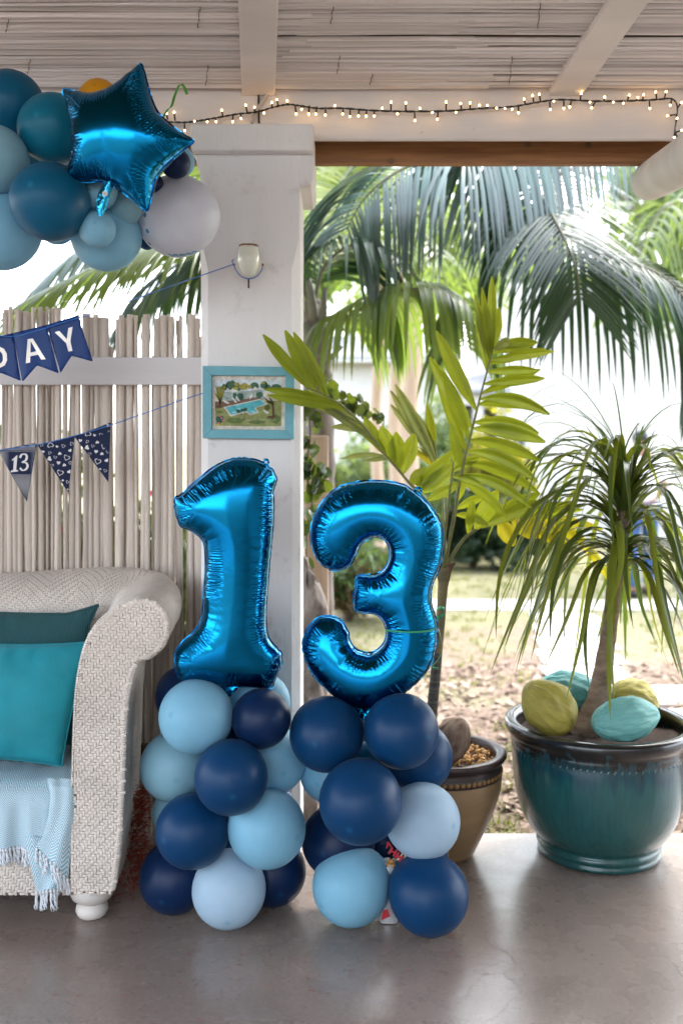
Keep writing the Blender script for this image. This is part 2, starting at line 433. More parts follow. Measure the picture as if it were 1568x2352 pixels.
    L.new(n2.outputs['Fac'], c1.inputs[0]); L.new(n2.outputs['Fac'], c2.inputs[0])
    mx = N.new('ShaderNodeMix'); mx.data_type = 'RGBA'
    L.new(mr.outputs[0], mx.inputs['Factor']); L.new(c1.outputs[0], mx.inputs['A']); L.new(c2.outputs[0], mx.inputs['B'])
    L.new(mx.outputs['Result'], b.inputs['Base Color'])
    bp = N.new('ShaderNodeBump'); bp.inputs['Strength'].default_value = 1; bp.inputs['Distance'].default_value = 0.02
    L.new(n2.outputs['Fac'], bp.inputs['Height']); L.new(bp.outputs[0], b.inputs['Normal'])
    M['ground'] = m

    # teal pot glaze: dark iron rim breaking into runs
    m = pm('glaze_teal', (0.01, 0.13, 0.15), 0.22, coat=0.25)
    N, L, b = nodes_of(m)
    tc = N.new('ShaderNodeTexCoord')
    sx = N.new('ShaderNodeSeparateXYZ'); L.new(tc.outputs['Object'], sx.inputs[0])
    mp = N.new('ShaderNodeMapping'); mp.inputs['Scale'].default_value = (14, 14, 1.1)
    L.new(tc.outputs['Object'], mp.inputs[0])
    n1 = N.new('ShaderNodeTexNoise'); n1.inputs['Scale'].default_value = 2.2; n1.inputs['Detail'].default_value = 5
    L.new(mp.outputs[0], n1.inputs['Vector'])
    ad = N.new('ShaderNodeMath'); ad.operation = 'MULTIPLY_ADD'; ad.inputs[1].default_value = 0.22
    L.new(n1.outputs['Fac'], ad.inputs[0]); L.new(sx.outputs[2], ad.inputs[2])
    cr = N.new('ShaderNodeValToRGB'); el = cr.color_ramp.elements
    el[0].position = 0.15; el[0].color = (0.012, 0.070, 0.070, 1)
    el[1].position = 0.43; el[1].color = (0.012, 0.088, 0.092, 1)
    for p, c in ((0.475, (0.008, 0.055, 0.078, 1)), (0.515, (0.016, 0.050, 0.060, 1)), (0.535, (0.012, 0.012, 0.011, 1)), (0.60, (0.014, 0.016, 0.016, 1))):
        x = el.new(p); x.color = c
    L.new(ad.outputs[0], cr.inputs[0])
    n4 = N.new('ShaderNodeTexNoise'); n4.inputs['Scale'].default_value = 5; n4.inputs['Detail'].default_value = 4
    L.new(mp.outputs[0], n4.inputs['Vector'])
    mr = N.new('ShaderNodeMapRange'); mr.inputs[1].default_value = 0.3; mr.inputs[2].default_value = 0.7; mr.inputs[3].default_value = 0.86; mr.inputs[4].default_value = 1.16
    L.new(n4.outputs['Fac'], mr.inputs[0])
    hs = N.new('ShaderNodeHueSaturation'); L.new(mr.outputs[0], hs.inputs['Value']); L.new(cr.outputs[0], hs.inputs['Color'])
    L.new(hs.outputs[0], b.inputs['Base Color'])
    M['glaze'] = m

    # tan pot
    m = pm('glaze_tan', (0.30, 0.20, 0.105), 0.34, var=0.14, vscale=6, stretch=(1, 1, 3))
    M['glaze_tan'] = m

    # coconut husks painted
    for k, c, d in (('coco_yellow', (0.40, 0.35, 0.06), (0.29, 0.24, 0.045)), ('coco_teal', (0.18, 0.45, 0.42), (0.13, 0.37, 0.35)), ('coco_teal_dark', (0.09, 0.33, 0.32), (0.04, 0.17, 0.17))):
        M[k] = pm(k, d, 0.6, col2=c, vscale=9.0, stretch=(4, 4, 0.9), bump=1.0, bscale=30)

    # corduroy cushion
    m = pm('corduroy', (0.01, 0.06, 0.07), 0.9)
    N, L, b = nodes_of(m)
    tc = N.new('ShaderNodeTexCoord')
    wv = N.new('ShaderNodeTexWave'); wv.wave_type = 'BANDS'; wv.bands_direction = 'X'
    wv.inputs['Scale'].default_value = 60; wv.inputs['Distortion'].default_value = 1.0; wv.inputs['Detail'].default_value = 2; wv.inputs['Detail Scale'].default_value = 3
    L.new(tc.outputs['Object'], wv.inputs['Vector'])
    mx = N.new('ShaderNodeMix'); mx.data_type = 'RGBA'
    mx.inputs['A'].default_value = (0.022, 0.045, 0.048, 1); mx.inputs['B'].default_value = (0.008, 0.11, 0.125, 1)
    L.new(wv.outputs['Fac'], mx.inputs['Factor'])
    L.new(mx.outputs['Result'], b.inputs['Base Color'])
    bp = N.new('ShaderNodeBump'); bp.inputs['Strength'].default_value = 0.5; bp.inputs['Distance'].default_value = 0.003
    L.new(wv.outputs['Fac'], bp.inputs['Height']); L.new(bp.outputs[0], b.inputs['Normal'])
    M['corduroy'] = m

    # throw: chevron weave in UV space (metres)
    m = pm('throw_weave', (0.4, 0.6, 0.7), 0.85)
    N, L, b = nodes_of(m)
    uv = N.new('ShaderNodeUVMap'); uv.uv_map = 'UVMap'
    sx = N.new('ShaderNodeSeparateXYZ'); L.new(uv.outputs[0], sx.inputs[0])
    pp = N.new('ShaderNodeMath'); pp.operation = 'PINGPONG'; pp.inputs[1].default_value = 0.016
    L.new(sx.outputs[0], pp.inputs[0])
    ad = N.new('ShaderNodeMath'); ad.operation = 'MULTIPLY_ADD'; ad.inputs[1].default_value = 1.5
    L.new(pp.outputs[0], ad.inputs[0]); L.new(sx.outputs[1], ad.inputs[2])
    mu = N.new('ShaderNodeMath'); mu.operation = 'MULTIPLY'; mu.inputs[1].default_value = 2 * math.pi / 0.0105
    L.new(ad.outputs[0], mu.inputs[0])
    sn = N.new('ShaderNodeMath'); sn.operation = 'SINE'; L.new(mu.outputs[0], sn.inputs[0])
    mr = N.new('ShaderNodeMapRange'); mr.inputs[1].default_value = -0.6; mr.inputs[2].default_value = 0.6
    L.new(sn.outputs[0], mr.inputs[0])
    mx = N.new('ShaderNodeMix'); mx.data_type = 'RGBA'
    mx.inputs['A'].default_value = (0.20, 0.45, 0.55, 1); mx.inputs['B'].default_value = (0.68, 0.74, 0.79, 1)
    L.new(mr.outputs[0], mx.inputs['Factor']); L.new(mx.outputs['Result'], b.inputs['Base Color'])
    bp = N.new('ShaderNodeBump'); bp.inputs['Strength'].default_value = 0.3; bp.inputs['Distance'].default_value = 0.002
    L.new(sn.outputs[0], bp.inputs['Height']); L.new(bp.outputs[0], b.inputs['Normal'])
    M['throw'] = m


special_mats()

# ------------------------------------------------------------------ mesh helpers
ORG = {}


class MB:
    def __init__(self):
        self.v, self.f, self.m, self.uv = [], [], [], None

    def add(self, vs, fs, mi=0):
        o = len(self.v)
        self.v.extend([tuple(x) for x in vs])
        for f in fs:
            self.f.append(tuple(i + o for i in f))
            self.m.append(mi)
        return o

    def box(self, a, b, mi=0):
        (x0, y0, z0), (x1, y1, z1) = a, b
        vs = [(x0, y0, z0), (x1, y0, z0), (x1, y1, z0), (x0, y1, z0), (x0, y0, z1), (x1, y0, z1), (x1, y1, z1), (x0, y1, z1)]
        self.add(vs, [(0, 3, 2, 1), (4, 5, 6, 7), (0, 1, 5, 4), (1, 2, 6, 5), (2, 3, 7, 6), (3, 0, 4, 7)], mi)

    def prism(self, poly, d, mi=0):
        """poly: list of 3D points, extruded by vector d"""
        n = len(poly)
        vs = [Vector(p) for p in poly] + [Vector(p) + Vector(d) for p in poly]
        fs = [tuple(range(n))[::-1], tuple(range(n, 2 * n))]
        for i in range(n):
            j = (i + 1) % n
            fs.append((i, j, n + j, n + i))
        self.add(vs, fs, mi)

    def tube(self, pts, rad, n=8, caps=True, mi=0, flat=1.0):
        pts = [Vector(p) for p in pts]
        k = len(pts)
        if not isinstance(rad, (list, tuple)):
            rad = [rad] * k
        vs, fs = [], []
        ref = None
        for i, p in enumerate(pts):
            t = (pts[min(i + 1, k - 1)] - pts[max(i - 1, 0)])
            if t.length < 1e-9:
                t = Vector((0, 0, 1))
            t.normalize()
            if ref is None:
                ref = Vector((1, 0, 0)) if abs(t.x) < 0.8 else Vector((0, 1, 0))
            a = ref - t * ref.dot(t)
            a.normalize()
            ref = a
            b = t.cross(a)
            for j in range(n):
                an = 2 * math.pi * j / n
                vs.append(p + a * math.cos(an) * rad[i] + b * math.sin(an) * rad[i] * flat)
        for i in range(k - 1):
            for j in range(n):
                j2 = (j + 1) % n
                fs.append((i * n + j, i * n + j2, (i + 1) * n + j2, (i + 1) * n + j))
        if caps:
            fs.append(tuple(range(n))[::-1])
            fs.append(tuple(range((k - 1) * n, k * n)))
        self.add(vs, fs, mi)

    def lathe(self, prof, n=32, c=(0, 0, 0), mi=0, a0=0, a1=2 * math.pi, mif=None):
        cx, cy, cz = c
        vs, full = [], abs(a1 - a0 - 2 * math.pi) < 1e-6
        m = n if full else n + 1
        for (r, z) in prof:
            for j in range(m):
                a = a0 + (a1 - a0) * j / n
                vs.append((cx + r * math.cos(a), cy + r * math.sin(a), cz + z))
        fs = []
        o = len(self.v)
        self.v.extend(vs)
        for i in range(len(prof) - 1):
            for j in range(n):
                j2 = (j + 1) % m
                self.f.append((o + i * m + j, o + i * m + j2, o + (i + 1) * m + j2, o + (i + 1) * m + j))
                self.m.append(mif(i) if mif else mi)

    def leaf(self, pts, wd, width, prof, fold=0.25, mi=0):
        """folded blade along pts, width vector list wd, width profile"""
        k = len(pts)
        vs, fs = [], []
        for i, p in enumerate(pts):
            p = Vector(p)
            t = Vector(pts[min(i + 1, k - 1)]) - Vector(pts[max(i - 1, 0)])
            t.normalize()
            wv = Vector(wd[i] if isinstance(wd, list) else wd)
            wv = wv - t * wv.dot(t)
            if wv.length < 1e-6:
                wv = Vector((1, 0, 0))
            wv.normalize()
            nn = t.cross(wv)
            h = width * prof[i] * 0.5
            vs += [p - wv * h + nn * h * fold, p, p + wv * h + nn * h * fold]
        for i in range(k - 1):
            a = 3 * i
            fs += [(a, a + 1, a + 4, a + 3), (a + 1, a + 2, a + 5, a + 4)]
        self.add(vs, fs, mi)

    def leaf5(self, pts, wd, width, prof, fold=0.25, rib=0.16, mi=0):
        k = len(pts)
        vs, fs = [], []
        for i, p in enumerate(pts):
            p = Vector(p)
            t = Vector(pts[min(i + 1, k - 1)]) - Vector(pts[max(i - 1, 0)])
            t.normalize()
            wv = Vector(wd)
            wv = (wv - t * wv.dot(t)).normalized()
            nn = t.cross(wv)
            h = width * prof[i] * 0.5
            for u, z in ((-1, fold), (-0.62, fold * 0.62 + rib), (-0.3, fold * 0.3 - rib * 0.3), (0, 0), (0.3, fold * 0.3 - rib * 0.3), (0.62, fold * 0.62 + rib), (1, fold)):
                vs.append(p + wv * h * u + nn * h * z)
        for i in range(k - 1):
            for j in range(6):
                a = 7 * i + j
                fs.append((a, a + 1, a + 8, a + 7))
        self.add(vs, fs, mi)

    def build(self, name, mats, parent=None, smooth=True, origin=None, attrs=None):
        org = Vector(origin) if origin is not None else (ORG[parent.name] if parent is not None else Vector((0, 0, 0)))
        me = bpy.data.meshes.new(name)
        me.from_pydata([tuple(Vector(v) - org) for v in self.v], [], self.f)
        if not isinstance(mats, (list, tuple)):
            mats = [mats]
        for m in mats:
            me.materials.append(M[m] if isinstance(m, str) else m)
        if len(mats) > 1:
            me.polygons.foreach_set('material_index', self.m)
        if smooth:
            me.polygons.foreach_set('use_smooth', [True] * len(me.polygons))
        if self.uv:
            l = me.uv_layers.new(name='UVMap')
            flat = []
            for p in me.polygons:
                for vi in p.vertices:
                    flat += list(self.uv[vi])
            l.data.foreach_set('uv', flat)
        if attrs:
            for an, vals in attrs.items():
                at = me.attributes.new(an, 'FLOAT', 'POINT')
                at.data.foreach_set('value', list(vals))
        me.update()
        o = bpy.data.objects.new(name, me)
        COL.objects.link(o)
        if parent is not None:
            o.parent = parent
            o.location = org - ORG[parent.name]
        else:
            o.location = org
        ORG[o.name] = org
        return o


def tag(o, label, cat, group=None):
    o['label'] = label
    o['category'] = cat
    if group:
        o['group'] = group
    return o


def kind(o, k, label=None):
    o['kind'] = k
    if label:
        o['label'] = label
    return o


def thing(name, label, cat, loc, group=None):
    o = bpy.data.objects.new(name, None)
    o.empty_display_size = 0.05
    COL.objects.link(o)
    o.location = Vector(loc)
    ORG[o.name] = Vector(loc)
    return tag(o, label, cat, group)


def inst(name, mesh, parent, loc, rot=(0, 0, 0), scale=(1, 1, 1)):
    o = bpy.data.objects.new(name, mesh)
    COL.objects.link(o)
    if parent is not None:
        o.parent = parent
        o.location = Vector(loc) - ORG[parent.name]
    else:
        o.location = loc
    o.rotation_euler = rot
    o.scale = scale
    ORG[o.name] = Vector(loc)
    return o


def mesh_of(mb, name, mats, smooth=True):
    o = mb.build(name, mats, smooth=smooth)
    me = o.data
    bpy.data.objects.remove(o)
    return me


def catmull(pts, n, closed=False):
    pts = [Vector(p) for p in pts]
    k = len(pts)
    out = []
    segs = k if closed else k - 1
    for i in range(segs):
        if closed:
            p0, p1, p2, p3 = pts[(i - 1) % k], pts[i], pts[(i + 1) % k], pts[(i + 2) % k]
        else:
            p0, p1, p2, p3 = pts[max(i - 1, 0)], pts[i], pts[i + 1], pts[min(i + 2, k - 1)]
        for j in range(n):
            t = j / n
            out.append(0.5 * ((2 * p1) + (p2 - p0) * t + (2 * p0 - 5 * p1 + 4 * p2 - p3) * t * t + (3 * p1 - p0 - 3 * p2 + p3) * t ** 3))
    if not closed:
        out.append(pts[-1])
    return out


def resample(pts, step, closed=True):
    a = np.array([tuple(p) for p in pts], float)
    if closed:
        a = np.vstack([a, a[:1]])
    d = np.sqrt(((a[1:] - a[:-1]) ** 2).sum(1))
    s = np.concatenate([[0], np.cumsum(d)])
    n = max(3, int(round(s[-1] / step)))
    q = np.linspace(0, s[-1], n + 1)[:-1] if closed else np.linspace(0, s[-1], n + 1)
    return np.stack([np.interp(q, s, a[:, k]) for k in range(a.shape[1])], 1)


def inside(poly, X, Y):
    res = np.zeros(X.shape, bool)
    n = len(poly)
    for i in range(n):
        x0, y0 = poly[i]
        x1, y1 = poly[(i + 1) % n]
        if y0 == y1:
            continue
        c = ((y0 > Y) != (y1 > Y)) & (X < (x1 - x0) * (Y - y0) / (y1 - y0) + x0)
        res ^= c
    return res


def inflate(outline, spacing, height, back=None, power=0.5, pleat=0.0, plam=0.025, pwid=0.03, scallop=0.0, slam=0.02, iters=1300, noise_amp=0.0, crease=0.0):
    """pillow / foil shape: outline (2D) inflated front and back. returns verts (u, h, v), faces, s, d"""
    back = height if back is None else back
    B = resample(outline, spacing * 0.8)
    nb = len(B)
    seg = np.roll(B, -1, 0) - B
    sl = np.sqrt((seg ** 2).sum(1))
    sb = np.concatenate([[0], np.cumsum(sl)])[:-1]
    tang = np.roll(B, -1, 0) - np.roll(B, 1, 0)
    tang /= np.maximum(1e-9, np.sqrt((tang ** 2).sum(1)))[:, None]
    area = 0.5 * np.sum(B[:, 0] * np.roll(B[:, 1], -1) - np.roll(B[:, 0], -1) * B[:, 1])
    sg = 1 if area > 0 else -1
    nor = np.stack([tang[:, 1], -tang[:, 0]], 1) * sg          # outward
    k = 5
    t2 = np.roll(tang, -k, 0); t1 = np.roll(tang, k, 0)
    curv = sg * (t1[:, 0] * t2[:, 1] - t1[:, 1] * t2[:, 0])      # + convex
    if scallop > 0:
        wgt = np.clip(curv * 2.2 + 0.25, 0.05, 1)
        rng = np.random.RandomState(3)
        ph = sb + 0.010 * np.sin(sb * 31) + 0.007 * np.sin(sb * 73 + 1)
        wgt = wgt * (0.55 + 0.45 * np.sin(sb * 19 + 2))
        B = B + nor * (scallop * wgt * (np.abs(np.sin(math.pi * ph / slam)) - 0.5))[:, None]
    h = spacing
    mn, mx = B.min(0) - 2 * h, B.max(0) + 2 * h
    nx, ny = int((mx[0] - mn[0]) / h) + 1, int((mx[1] - mn[1]) / h) + 1
    gx = mn[0] + np.arange(nx) * h
    gy = mn[1] + np.arange(ny) * h
    GX, GY = np.meshgrid(gx, gy, indexing='ij')
    mask = inside(B, GX, GY)
    u = np.zeros((nx, ny))
    for _ in range(iters):
        a = np.zeros_like(u)
        a[1:-1, 1:-1] = 0.25 * (u[2:, 1:-1] + u[:-2, 1:-1] + u[1:-1, 2:] + u[1:-1, :-2]) + 0.25 * h * h
        u = np.where(mask, a, 0)
    umax = u.max()
    idx = np.argwhere(mask)
    pts = np.stack([gx[idx[:, 0]], gy[idx[:, 1]]], 1)
    d2 = ((pts[:, None, :] - B[None, :, :]) ** 2).sum(2)
    dn = d2.argmin(1)
    dm = np.sqrt(d2[np.arange(len(pts)), dn])
    keep = dm > h * 0.55
    pts, dn, dm = pts[keep], dn[keep], dm[keep]
    uu = u[idx[keep][:, 0], idx[keep][:, 1]]
    V2 = [Vector(p) for p in B] + [Vector(p) for p in pts]
    res = delaunay_2d_cdt(V2, [], [list(range(nb))], 1, 1e-7)
    ov, of, orig = res[0], res[2], res[3]
    hh = np.concatenate([np.zeros(nb), (uu / umax) ** power])
    ss = np.concatenate([sb, sb[dn]])
    dd = np.concatenate([np.zeros(nb), dm])
    n = len(ov)
    H = np.zeros(n); S_ = np.zeros(n); D_ = np.zeros(n); isb = np.zeros(n, bool)
    for i in range(n):
        src = orig[i]
        if src:
            j = src[0]
            H[i] = hh[j]; S_[i] = ss[j]; D_[i] = dd[j]; isb[i] = j < nb
        else:
            isb[i] = True
    pl = pleat * np.cos(2 * math.pi * (S_ + 0.005 * np.sin(S_ * 47)) / plam) * np.exp(-((D_ - pwid * 0.5) / pwid) ** 2) * (0.55 + 0.45 * np.sin(S_ * 23 + 1.0))
    if crease > 0:
        rc = random.Random(int(crease * 1e5) + nb)
        pos = rc.uniform(0, 0.03)
        conc = np.clip(0.35 - curv * 1.8, 0.25, 1.0)
        while pos < sb[-1]:
            ib = int(np.searchsorted(sb, pos)) % nb
            dep = crease * conc[ib] * rc.uniform(0.35, 1.0)
            ext = rc.uniform(0.03, 0.075)
            wd_ = rc.uniform(0.0025, 0.0045) * (1 if crease < 0.005 else 2.6)
            win = np.clip(1 - D_ / ext, 0, 1) ** 0.7 * np.clip(D_ / 0.008, 0, 1)
            # the pillow swells between two creases and dips at each
            pl -= dep * np.exp(-((S_ - pos) / wd_) ** 2) * win
            pos += rc.uniform(0.016, 0.045) * (1 if crease < 0.005 else 2.2)
    if noise_amp > 0:
        for i in range(n):
            pl[i] += noise_amp * noise.noise(Vector((ov[i][0] * 14, ov[i][1] * 14, 3.3))) * min(1, D_[i] / 0.03)
    vs, fs, back_id = [], [], {}
    for i in range(n):
        z = 0 if not isb[i] else pleat * 1.3 * math.sin(2 * math.pi * S_[i] / (slam * 2.7)) * (0.5 + 0.5 * math.sin(S_[i] * 17))
        vs.append((ov[i][0], -(H[i] * height + pl[i] * (0 if isb[i] else 1)) + z, ov[i][1]))
    s_all, d_all = list(S_), list(D_)
    for i in range(n):
        if isb[i]:
            back_id[i] = i
        else:
            back_id[i] = len(vs)
            vs.append((ov[i][0], H[i] * back, ov[i][1]))
            s_all.append(S_[i]); d_all.append(D_[i])
    for f in of:
        a = sum((ov[f[i]][0] * ov[f[(i + 1) % len(f)]][1] - ov[f[(i + 1) % len(f)]][0] * ov[f[i]][1]) for i in range(len(f)))
        f = list(f) if a > 0 else list(f)[::-1]
        fs.append(tuple(f))
        fs.append(tuple(back_id[i] for i in f[::-1]))
    return vs, fs, s_all, d_all, B


def smooth_outline(px, fx, fy, n=5):
    return [Vector((fx(p[0]), fy(p[1]), 0)) for p in px] if n == 0 else catmull([Vector((fx(p[0]), fy(p[1]), 0)) for p in px], n, True)


random.seed(7)
rnd = random.random


def rr(a, b):
    return a + (b - a) * rnd()

# ================================================================== THE SETTING
# ground sheet to the horizon
mb = MB()
g = 40
mb.add([(-150, -150, -0.1), (150, -150, -0.1), (150, 300, -0.1), (-150, 300, -0.1)], [(0, 1, 2, 3)])
ground = kind(mb.build('ground', 'ground', smooth=False), 'structure')

mb = MB()
mb.box((-5.5, -3.2, -0.25), (5.5, 3.845, 0.0))
floor = mb.build('floor', 'floor', smooth=False)
bv = floor.modifiers.new('edge', 'BEVEL'); bv.width = 0.008; bv.segments = 2
kind(floor, 'structure')

# unseen house behind the viewer, extended to block light from the right: a white wall with a wide open doorway on one side
mb = MB()
mb.box((-0.1, -3.5, 0.0), (5.5, -3.2, 3.4))
mb.box((4.3, -3.2, 0.0), (4.5, 1.9, 3.4))  # side wall out of view, added to make the light directional
mb.box((-5.5, -3.5, 0.0), (-4.9, -3.2, 3.4))
kind(mb.build('wall', 'house_white', smooth=False), 'structure')

# ceiling: reed mat on a dark sheet, sloping down towards the garden
SL = -0.10


def zc(Y):           # underside of the mat
    return 2.798 + SL * (Y - 3.6)


mb = MB()
y0, y1 = -2.1, 3.72
for (ya, yb) in ((y0, y1),):
    vs = [(-5.5, ya, zc(ya) + 0.014), (5.5, ya, zc(ya) + 0.014), (5.5, yb, zc(yb) + 0.014), (-5.5, yb, zc(yb) + 0.014)]
    mb.prism(vs, (0, 0, 0.04))
mb.box((-5.5, 3.72, 2.83), (5.5, 4.55, 2.88))  # flat overhang out of view, added to keep sun off the floor
ceiling = kind(mb.build('ceiling', 'dark_backing', smooth=False), 'structure')


def reed_mesh(L, r, seed, half=False, seg=14, axis='x'):
    rs = random.Random(seed)
    mbx = MB()
    pts, rad = [], []
    a, b_ = rs.uniform(0, 6), rs.uniform(0, 6)
    for i in range(seg + 1):
        t = i / seg
        wob = (0.004 * math.sin(a + t * 6) + 0.0022 * math.sin(b_ + t * 17)) * (1 if axis == 'x' else 60 * r)
        wob2 = 0.003 * math.sin(b_ + t * 5)
        pts.append((t * L, wob, wob2 * 0.5) if axis == 'x' else (wob, wob2, t * L))
        rad.append(r * (1 + 0.12 * math.sin(a + t * 9) + rs.uniform(-0.06, 0.06)))
    if axis == 'x':
        mbx.tube(pts, rad, 7)
    else:
        vs, fs = [], []
        for p_, r_ in zip(pts, rad):
            vs += [(p_[0] + math.cos(k * 2 * math.pi / 9) * r_, p_[1] + math.sin(k * 2 * math.pi / 9) * r_, p_[2]) for k in range(9)]
        for i in range(len(pts) - 1):
            for k in range(9):
                fs.append((i * 9 + k, i * 9 + (k + 1) % 9, (i + 1) * 9 + (k + 1) % 9, (i + 1) * 9 + k))
        fs.append(tuple(range(len(vs) - 9, len(vs))))
        mbx.add(vs, fs)
    me = mesh_of(mbx, 'reed', 'ceiling_reed' if axis == 'x' else 'reed')
    for p_ in me.polygons:
        if len(p_.vertices) >= 7:
            p_.use_smooth = False
    me.set_sharp_from_angle(angle=R(60))
    return me


cms = [reed_mesh(2.2, 0.0068, 40 + i) for i in range(8)]
yy = 2.72
rs = random.Random(5)
while yy < 3.60:
    sp = rs.uniform(0.0090, 0.0112) if rs.random() < 0.86 else rs.uniform(0.013, 0.017)
    for x0 in (-1.75, -0.2):
        xx = x0 + rs.uniform(-0.12, 0.12)
        s = rs.uniform(0.8, 1.18)
        inst('reed', rs.choice(cms), ceiling, (xx, yy + rs.uniform(-0.002, 0.002), zc(yy) + rs.uniform(-0.004, 0.005)),
             (0, rs.uniform(-0.0015, 0.0015), rs.uniform(-0.004, 0.004)), (1, s, s))
    yy += sp
# binding wire of the mat, dark stitches
for px, py0, py1 in ((460, 5, 60), (478, 145, 195), (70, 130, 165), (20, 40, 70), (1240, 0, 60), (1175, 125, 190), (855, 165, 190), (765, 10, 50), (780, 120, 165)):
    mb = MB()
    Ya = 1.0
    pts = []
    for k in range(7):
        py = py0 + (py1 - py0) * k / 6
        # solve depth on the mat for this row
        q = (1020 - py) / F
        Y = (2.798 + 0.36 - CAMZ) / (q + 0.10)
        p = P(px - 6 * k / 6, py, Y)
        pts.append((p.x + 0.002 * math.sin(k * 2.1), p.y, zc(Y) - 0.0085 + 0.002 * math.cos(k * 3)))
    mb.tube(pts, 0.0015, 5)
    mb.build('binding_wire', 'vine', ceiling)


def rafter(px_l, px_r, name):
    mbx = MB()
    xl, xr = (px_l - 784) / F * 3.6, (px_r - 784) / F * 3.6
    prot = 0.028
    for (Ya, Yb) in ((-2.05, 3.628),):
        dxa = -0.083 * (Ya - 3.6)
        dxb = -0.083 * (Yb - 3.6)
        za, zb = zc(Ya), zc(Yb)
        vs = [(xl + dxa, Ya, za - prot), (xr + dxa, Ya, za - prot), (xr + dxb, Yb, zb - prot), (xl + dxb, Yb, zb - prot)]
        mbx.prism(vs, (0, 0, prot + 0.03))
    o = mbx.build(name, 'beam_paint', smooth=False)
    b = o.modifiers.new('edge', 'BEVEL'); b.width = 0.004; b.segments = 2
    return kind(o, 'structure')


rafter(555, 632, 'rafter')
rafter(1264, 1340, 'rafter')

mb = MB()
mb.box((-2.6, 3.628, 2.609), (2.6, 3.652, 2.83))
o = mb.build('beam', 'beam_paint', smooth=False)
b = o.modifiers.new('edge', 'BEVEL'); b.width = 0.005; b.segments = 2
kind(o, 'structure')
mb = MB()
mb.box((-2.6, 3.80, 2.568), (2.6, 3.835, 2.76))
o = mb.build('timber_beam', 'wood', smooth=False)
b = o.modifiers.new('edge', 'BEVEL'); b.width = 0.004; b.segments = 2
kind(o, 'structure')
# knots on the timber
for px, py in ((1211, 332), (1350, 333), (898, 370)):
    mb = MB()
    p = P(px, py, 3.7985)
    mb.lathe([(0.0, 0.0), (0.006, 0.001), (0.011, 0.0)], 12, (0, 0, 0))
    mb.v = [(p.x + v[0] * 1.3, p.y - v[2], p.z + v[1]) for v in mb.v]
    mb.build('knot', 'sheath', o)

# ---------------------------------------------------------------- the pillar
col = thing('pillar', 'white plastered square pillar with chamfered corners and wide capital', 'pillar', (-0.326, 3.72, 0))
YF, YB, C = 3.55, 3.90, 0.029
XL, XR = (478 - 784) / F * YF - C, (670 - 784) / F * YF + C


def oct_ring(x0, x1, y0, y1, c, z):
    return [(x0 + c, y0, z), (x1 - c, y0, z), (x1, y0 + c, z), (x1, y1 - c, z), (x1 - c, y1, z), (x0 + c, y1, z), (x0, y1 - c, z), (x0, y0 + c, z)]


mb = MB()
rings = [oct_ring(XL, XR, YF, YB, C, z) for z in (-0.02, 2.05)]
rings.append(oct_ring(XL, XR, YF, YB, C, 2.12))
rings.append(oct_ring(XL, XR, YF, YB, 0.004, 2.235))
rings.append(oct_ring(XL, XR, YF, YB, 0.004, 2.63))
vs = [v for r_ in rings for v in r_]
fs = []
for i in range(len(rings) - 1):
    for j in range(8):
        fs.append((i * 8 + j, i * 8 + (j + 1) % 8, (i + 1) * 8 + (j + 1) % 8, (i + 1) * 8 + j))
mb.add(vs, fs)
mb.build('shaft', 'white_paint', col, smooth=False)
# capital: thick slab with a cavetto underside on the side, deeper bracket towards the garden opening
Yc = 3.50
xa, xb = (438 - 784) / F * Yc, (719 - 784) / F * Yc
za, zb = CAMZ + (1020 - 345) / F * Yc, CAMZ + (1020 - 284) / F * Yc
mb = MB()
prof = [(xa, zb), (xb, zb), (xb, za - 0.02)]
zr = CAMZ + (1020 - 430) / F * 3.58
poly = [(xa, zb), (xb, zb), (xb, zr + 0.02), (xb - 0.008, zr), (XR - 0.004, zr - 0.004), (XR - 0.004, za - 0.03), (XL + 0.004, za - 0.105), (XL + 0.002, za - 0.07), (XL - 0.012, za - 0.035), (xa + 0.01, za - 0.008), (xa, za)]
mb.prism([(x, 3.553, z) for x, z in poly], (0, 0.37, 0))
mb.box((xa, 3.50, za), (xb, 3.5525, zb))
cp = mb.build('capital', 'white_paint', col, smooth=False)
b = cp.modifiers.new('edge', 'BEVEL'); b.width = 0.006; b.segments = 2; b.limit_method = 'ANGLE'

# white cable that runs up over the capital to the rafter
mb = MB()
pts = [P(578, 283, 3.60), P(585, 262, 3.615), P(598, 240, 3.617), P(612, 220, 3.617), P(622, 212, 3.615)]
mb.tube(catmull(pts, 6), 0.006, 8)
tag(mb.build('cable', 'cable_white', None, origin=pts[0]), 'pale electric cable climbing from the pillar capital to the rafter', 'cable')
mb = MB()
pts = [P(594, 217, 3.62), P(594, 250, 3.622), P(595, 283, 3.622)]
mb.tube(pts, 0.0035, 6)
tag(mb.build('cable', 'black', None, origin=pts[0]), 'thin black wire hanging straight down behind the pillar capital', 'cable')

# ---------------------------------------------------------------- the round white pole at the far end of the beam
a, b_ = Vector((1.222, 3.965, 2.543)), Vector((0.90, 2.25, 2.213))
mb = MB()
d = (b_ - a)
pts, rad = [], []
for i in range(25):
    t = i / 24
    pts.append(a + d * t)
    rad.append(0.0735 * (1 + 0.015 * math.sin(t * 9)) * (0.80 if i == 0 else (0.95 if i == 1 and False else 1)))
pts.insert(1, a + d * 0.008)
rad.insert(1, 0.0715)
mb.tube(pts, rad, 28)
lp = mb.build('log_pole', 'beam_paint', None, origin=b_)
tag(lp, 'round white painted log with a rounded end slung under the beam', 'log')
mb = MB()
rp_ = a + d * ((3.965 - 2.6) / (3.965 - 2.25))
mb.tube([rp_ - Vector((0, 0, 0.075)), rp_, Vector((rp_.x, rp_.y, zc(2.6) + 0.01))], 0.006, 8)
mb.build('hanging_rope', 'straw', lp)
mb = MB()
k = P(1550, 412, 3.42)
kv = []
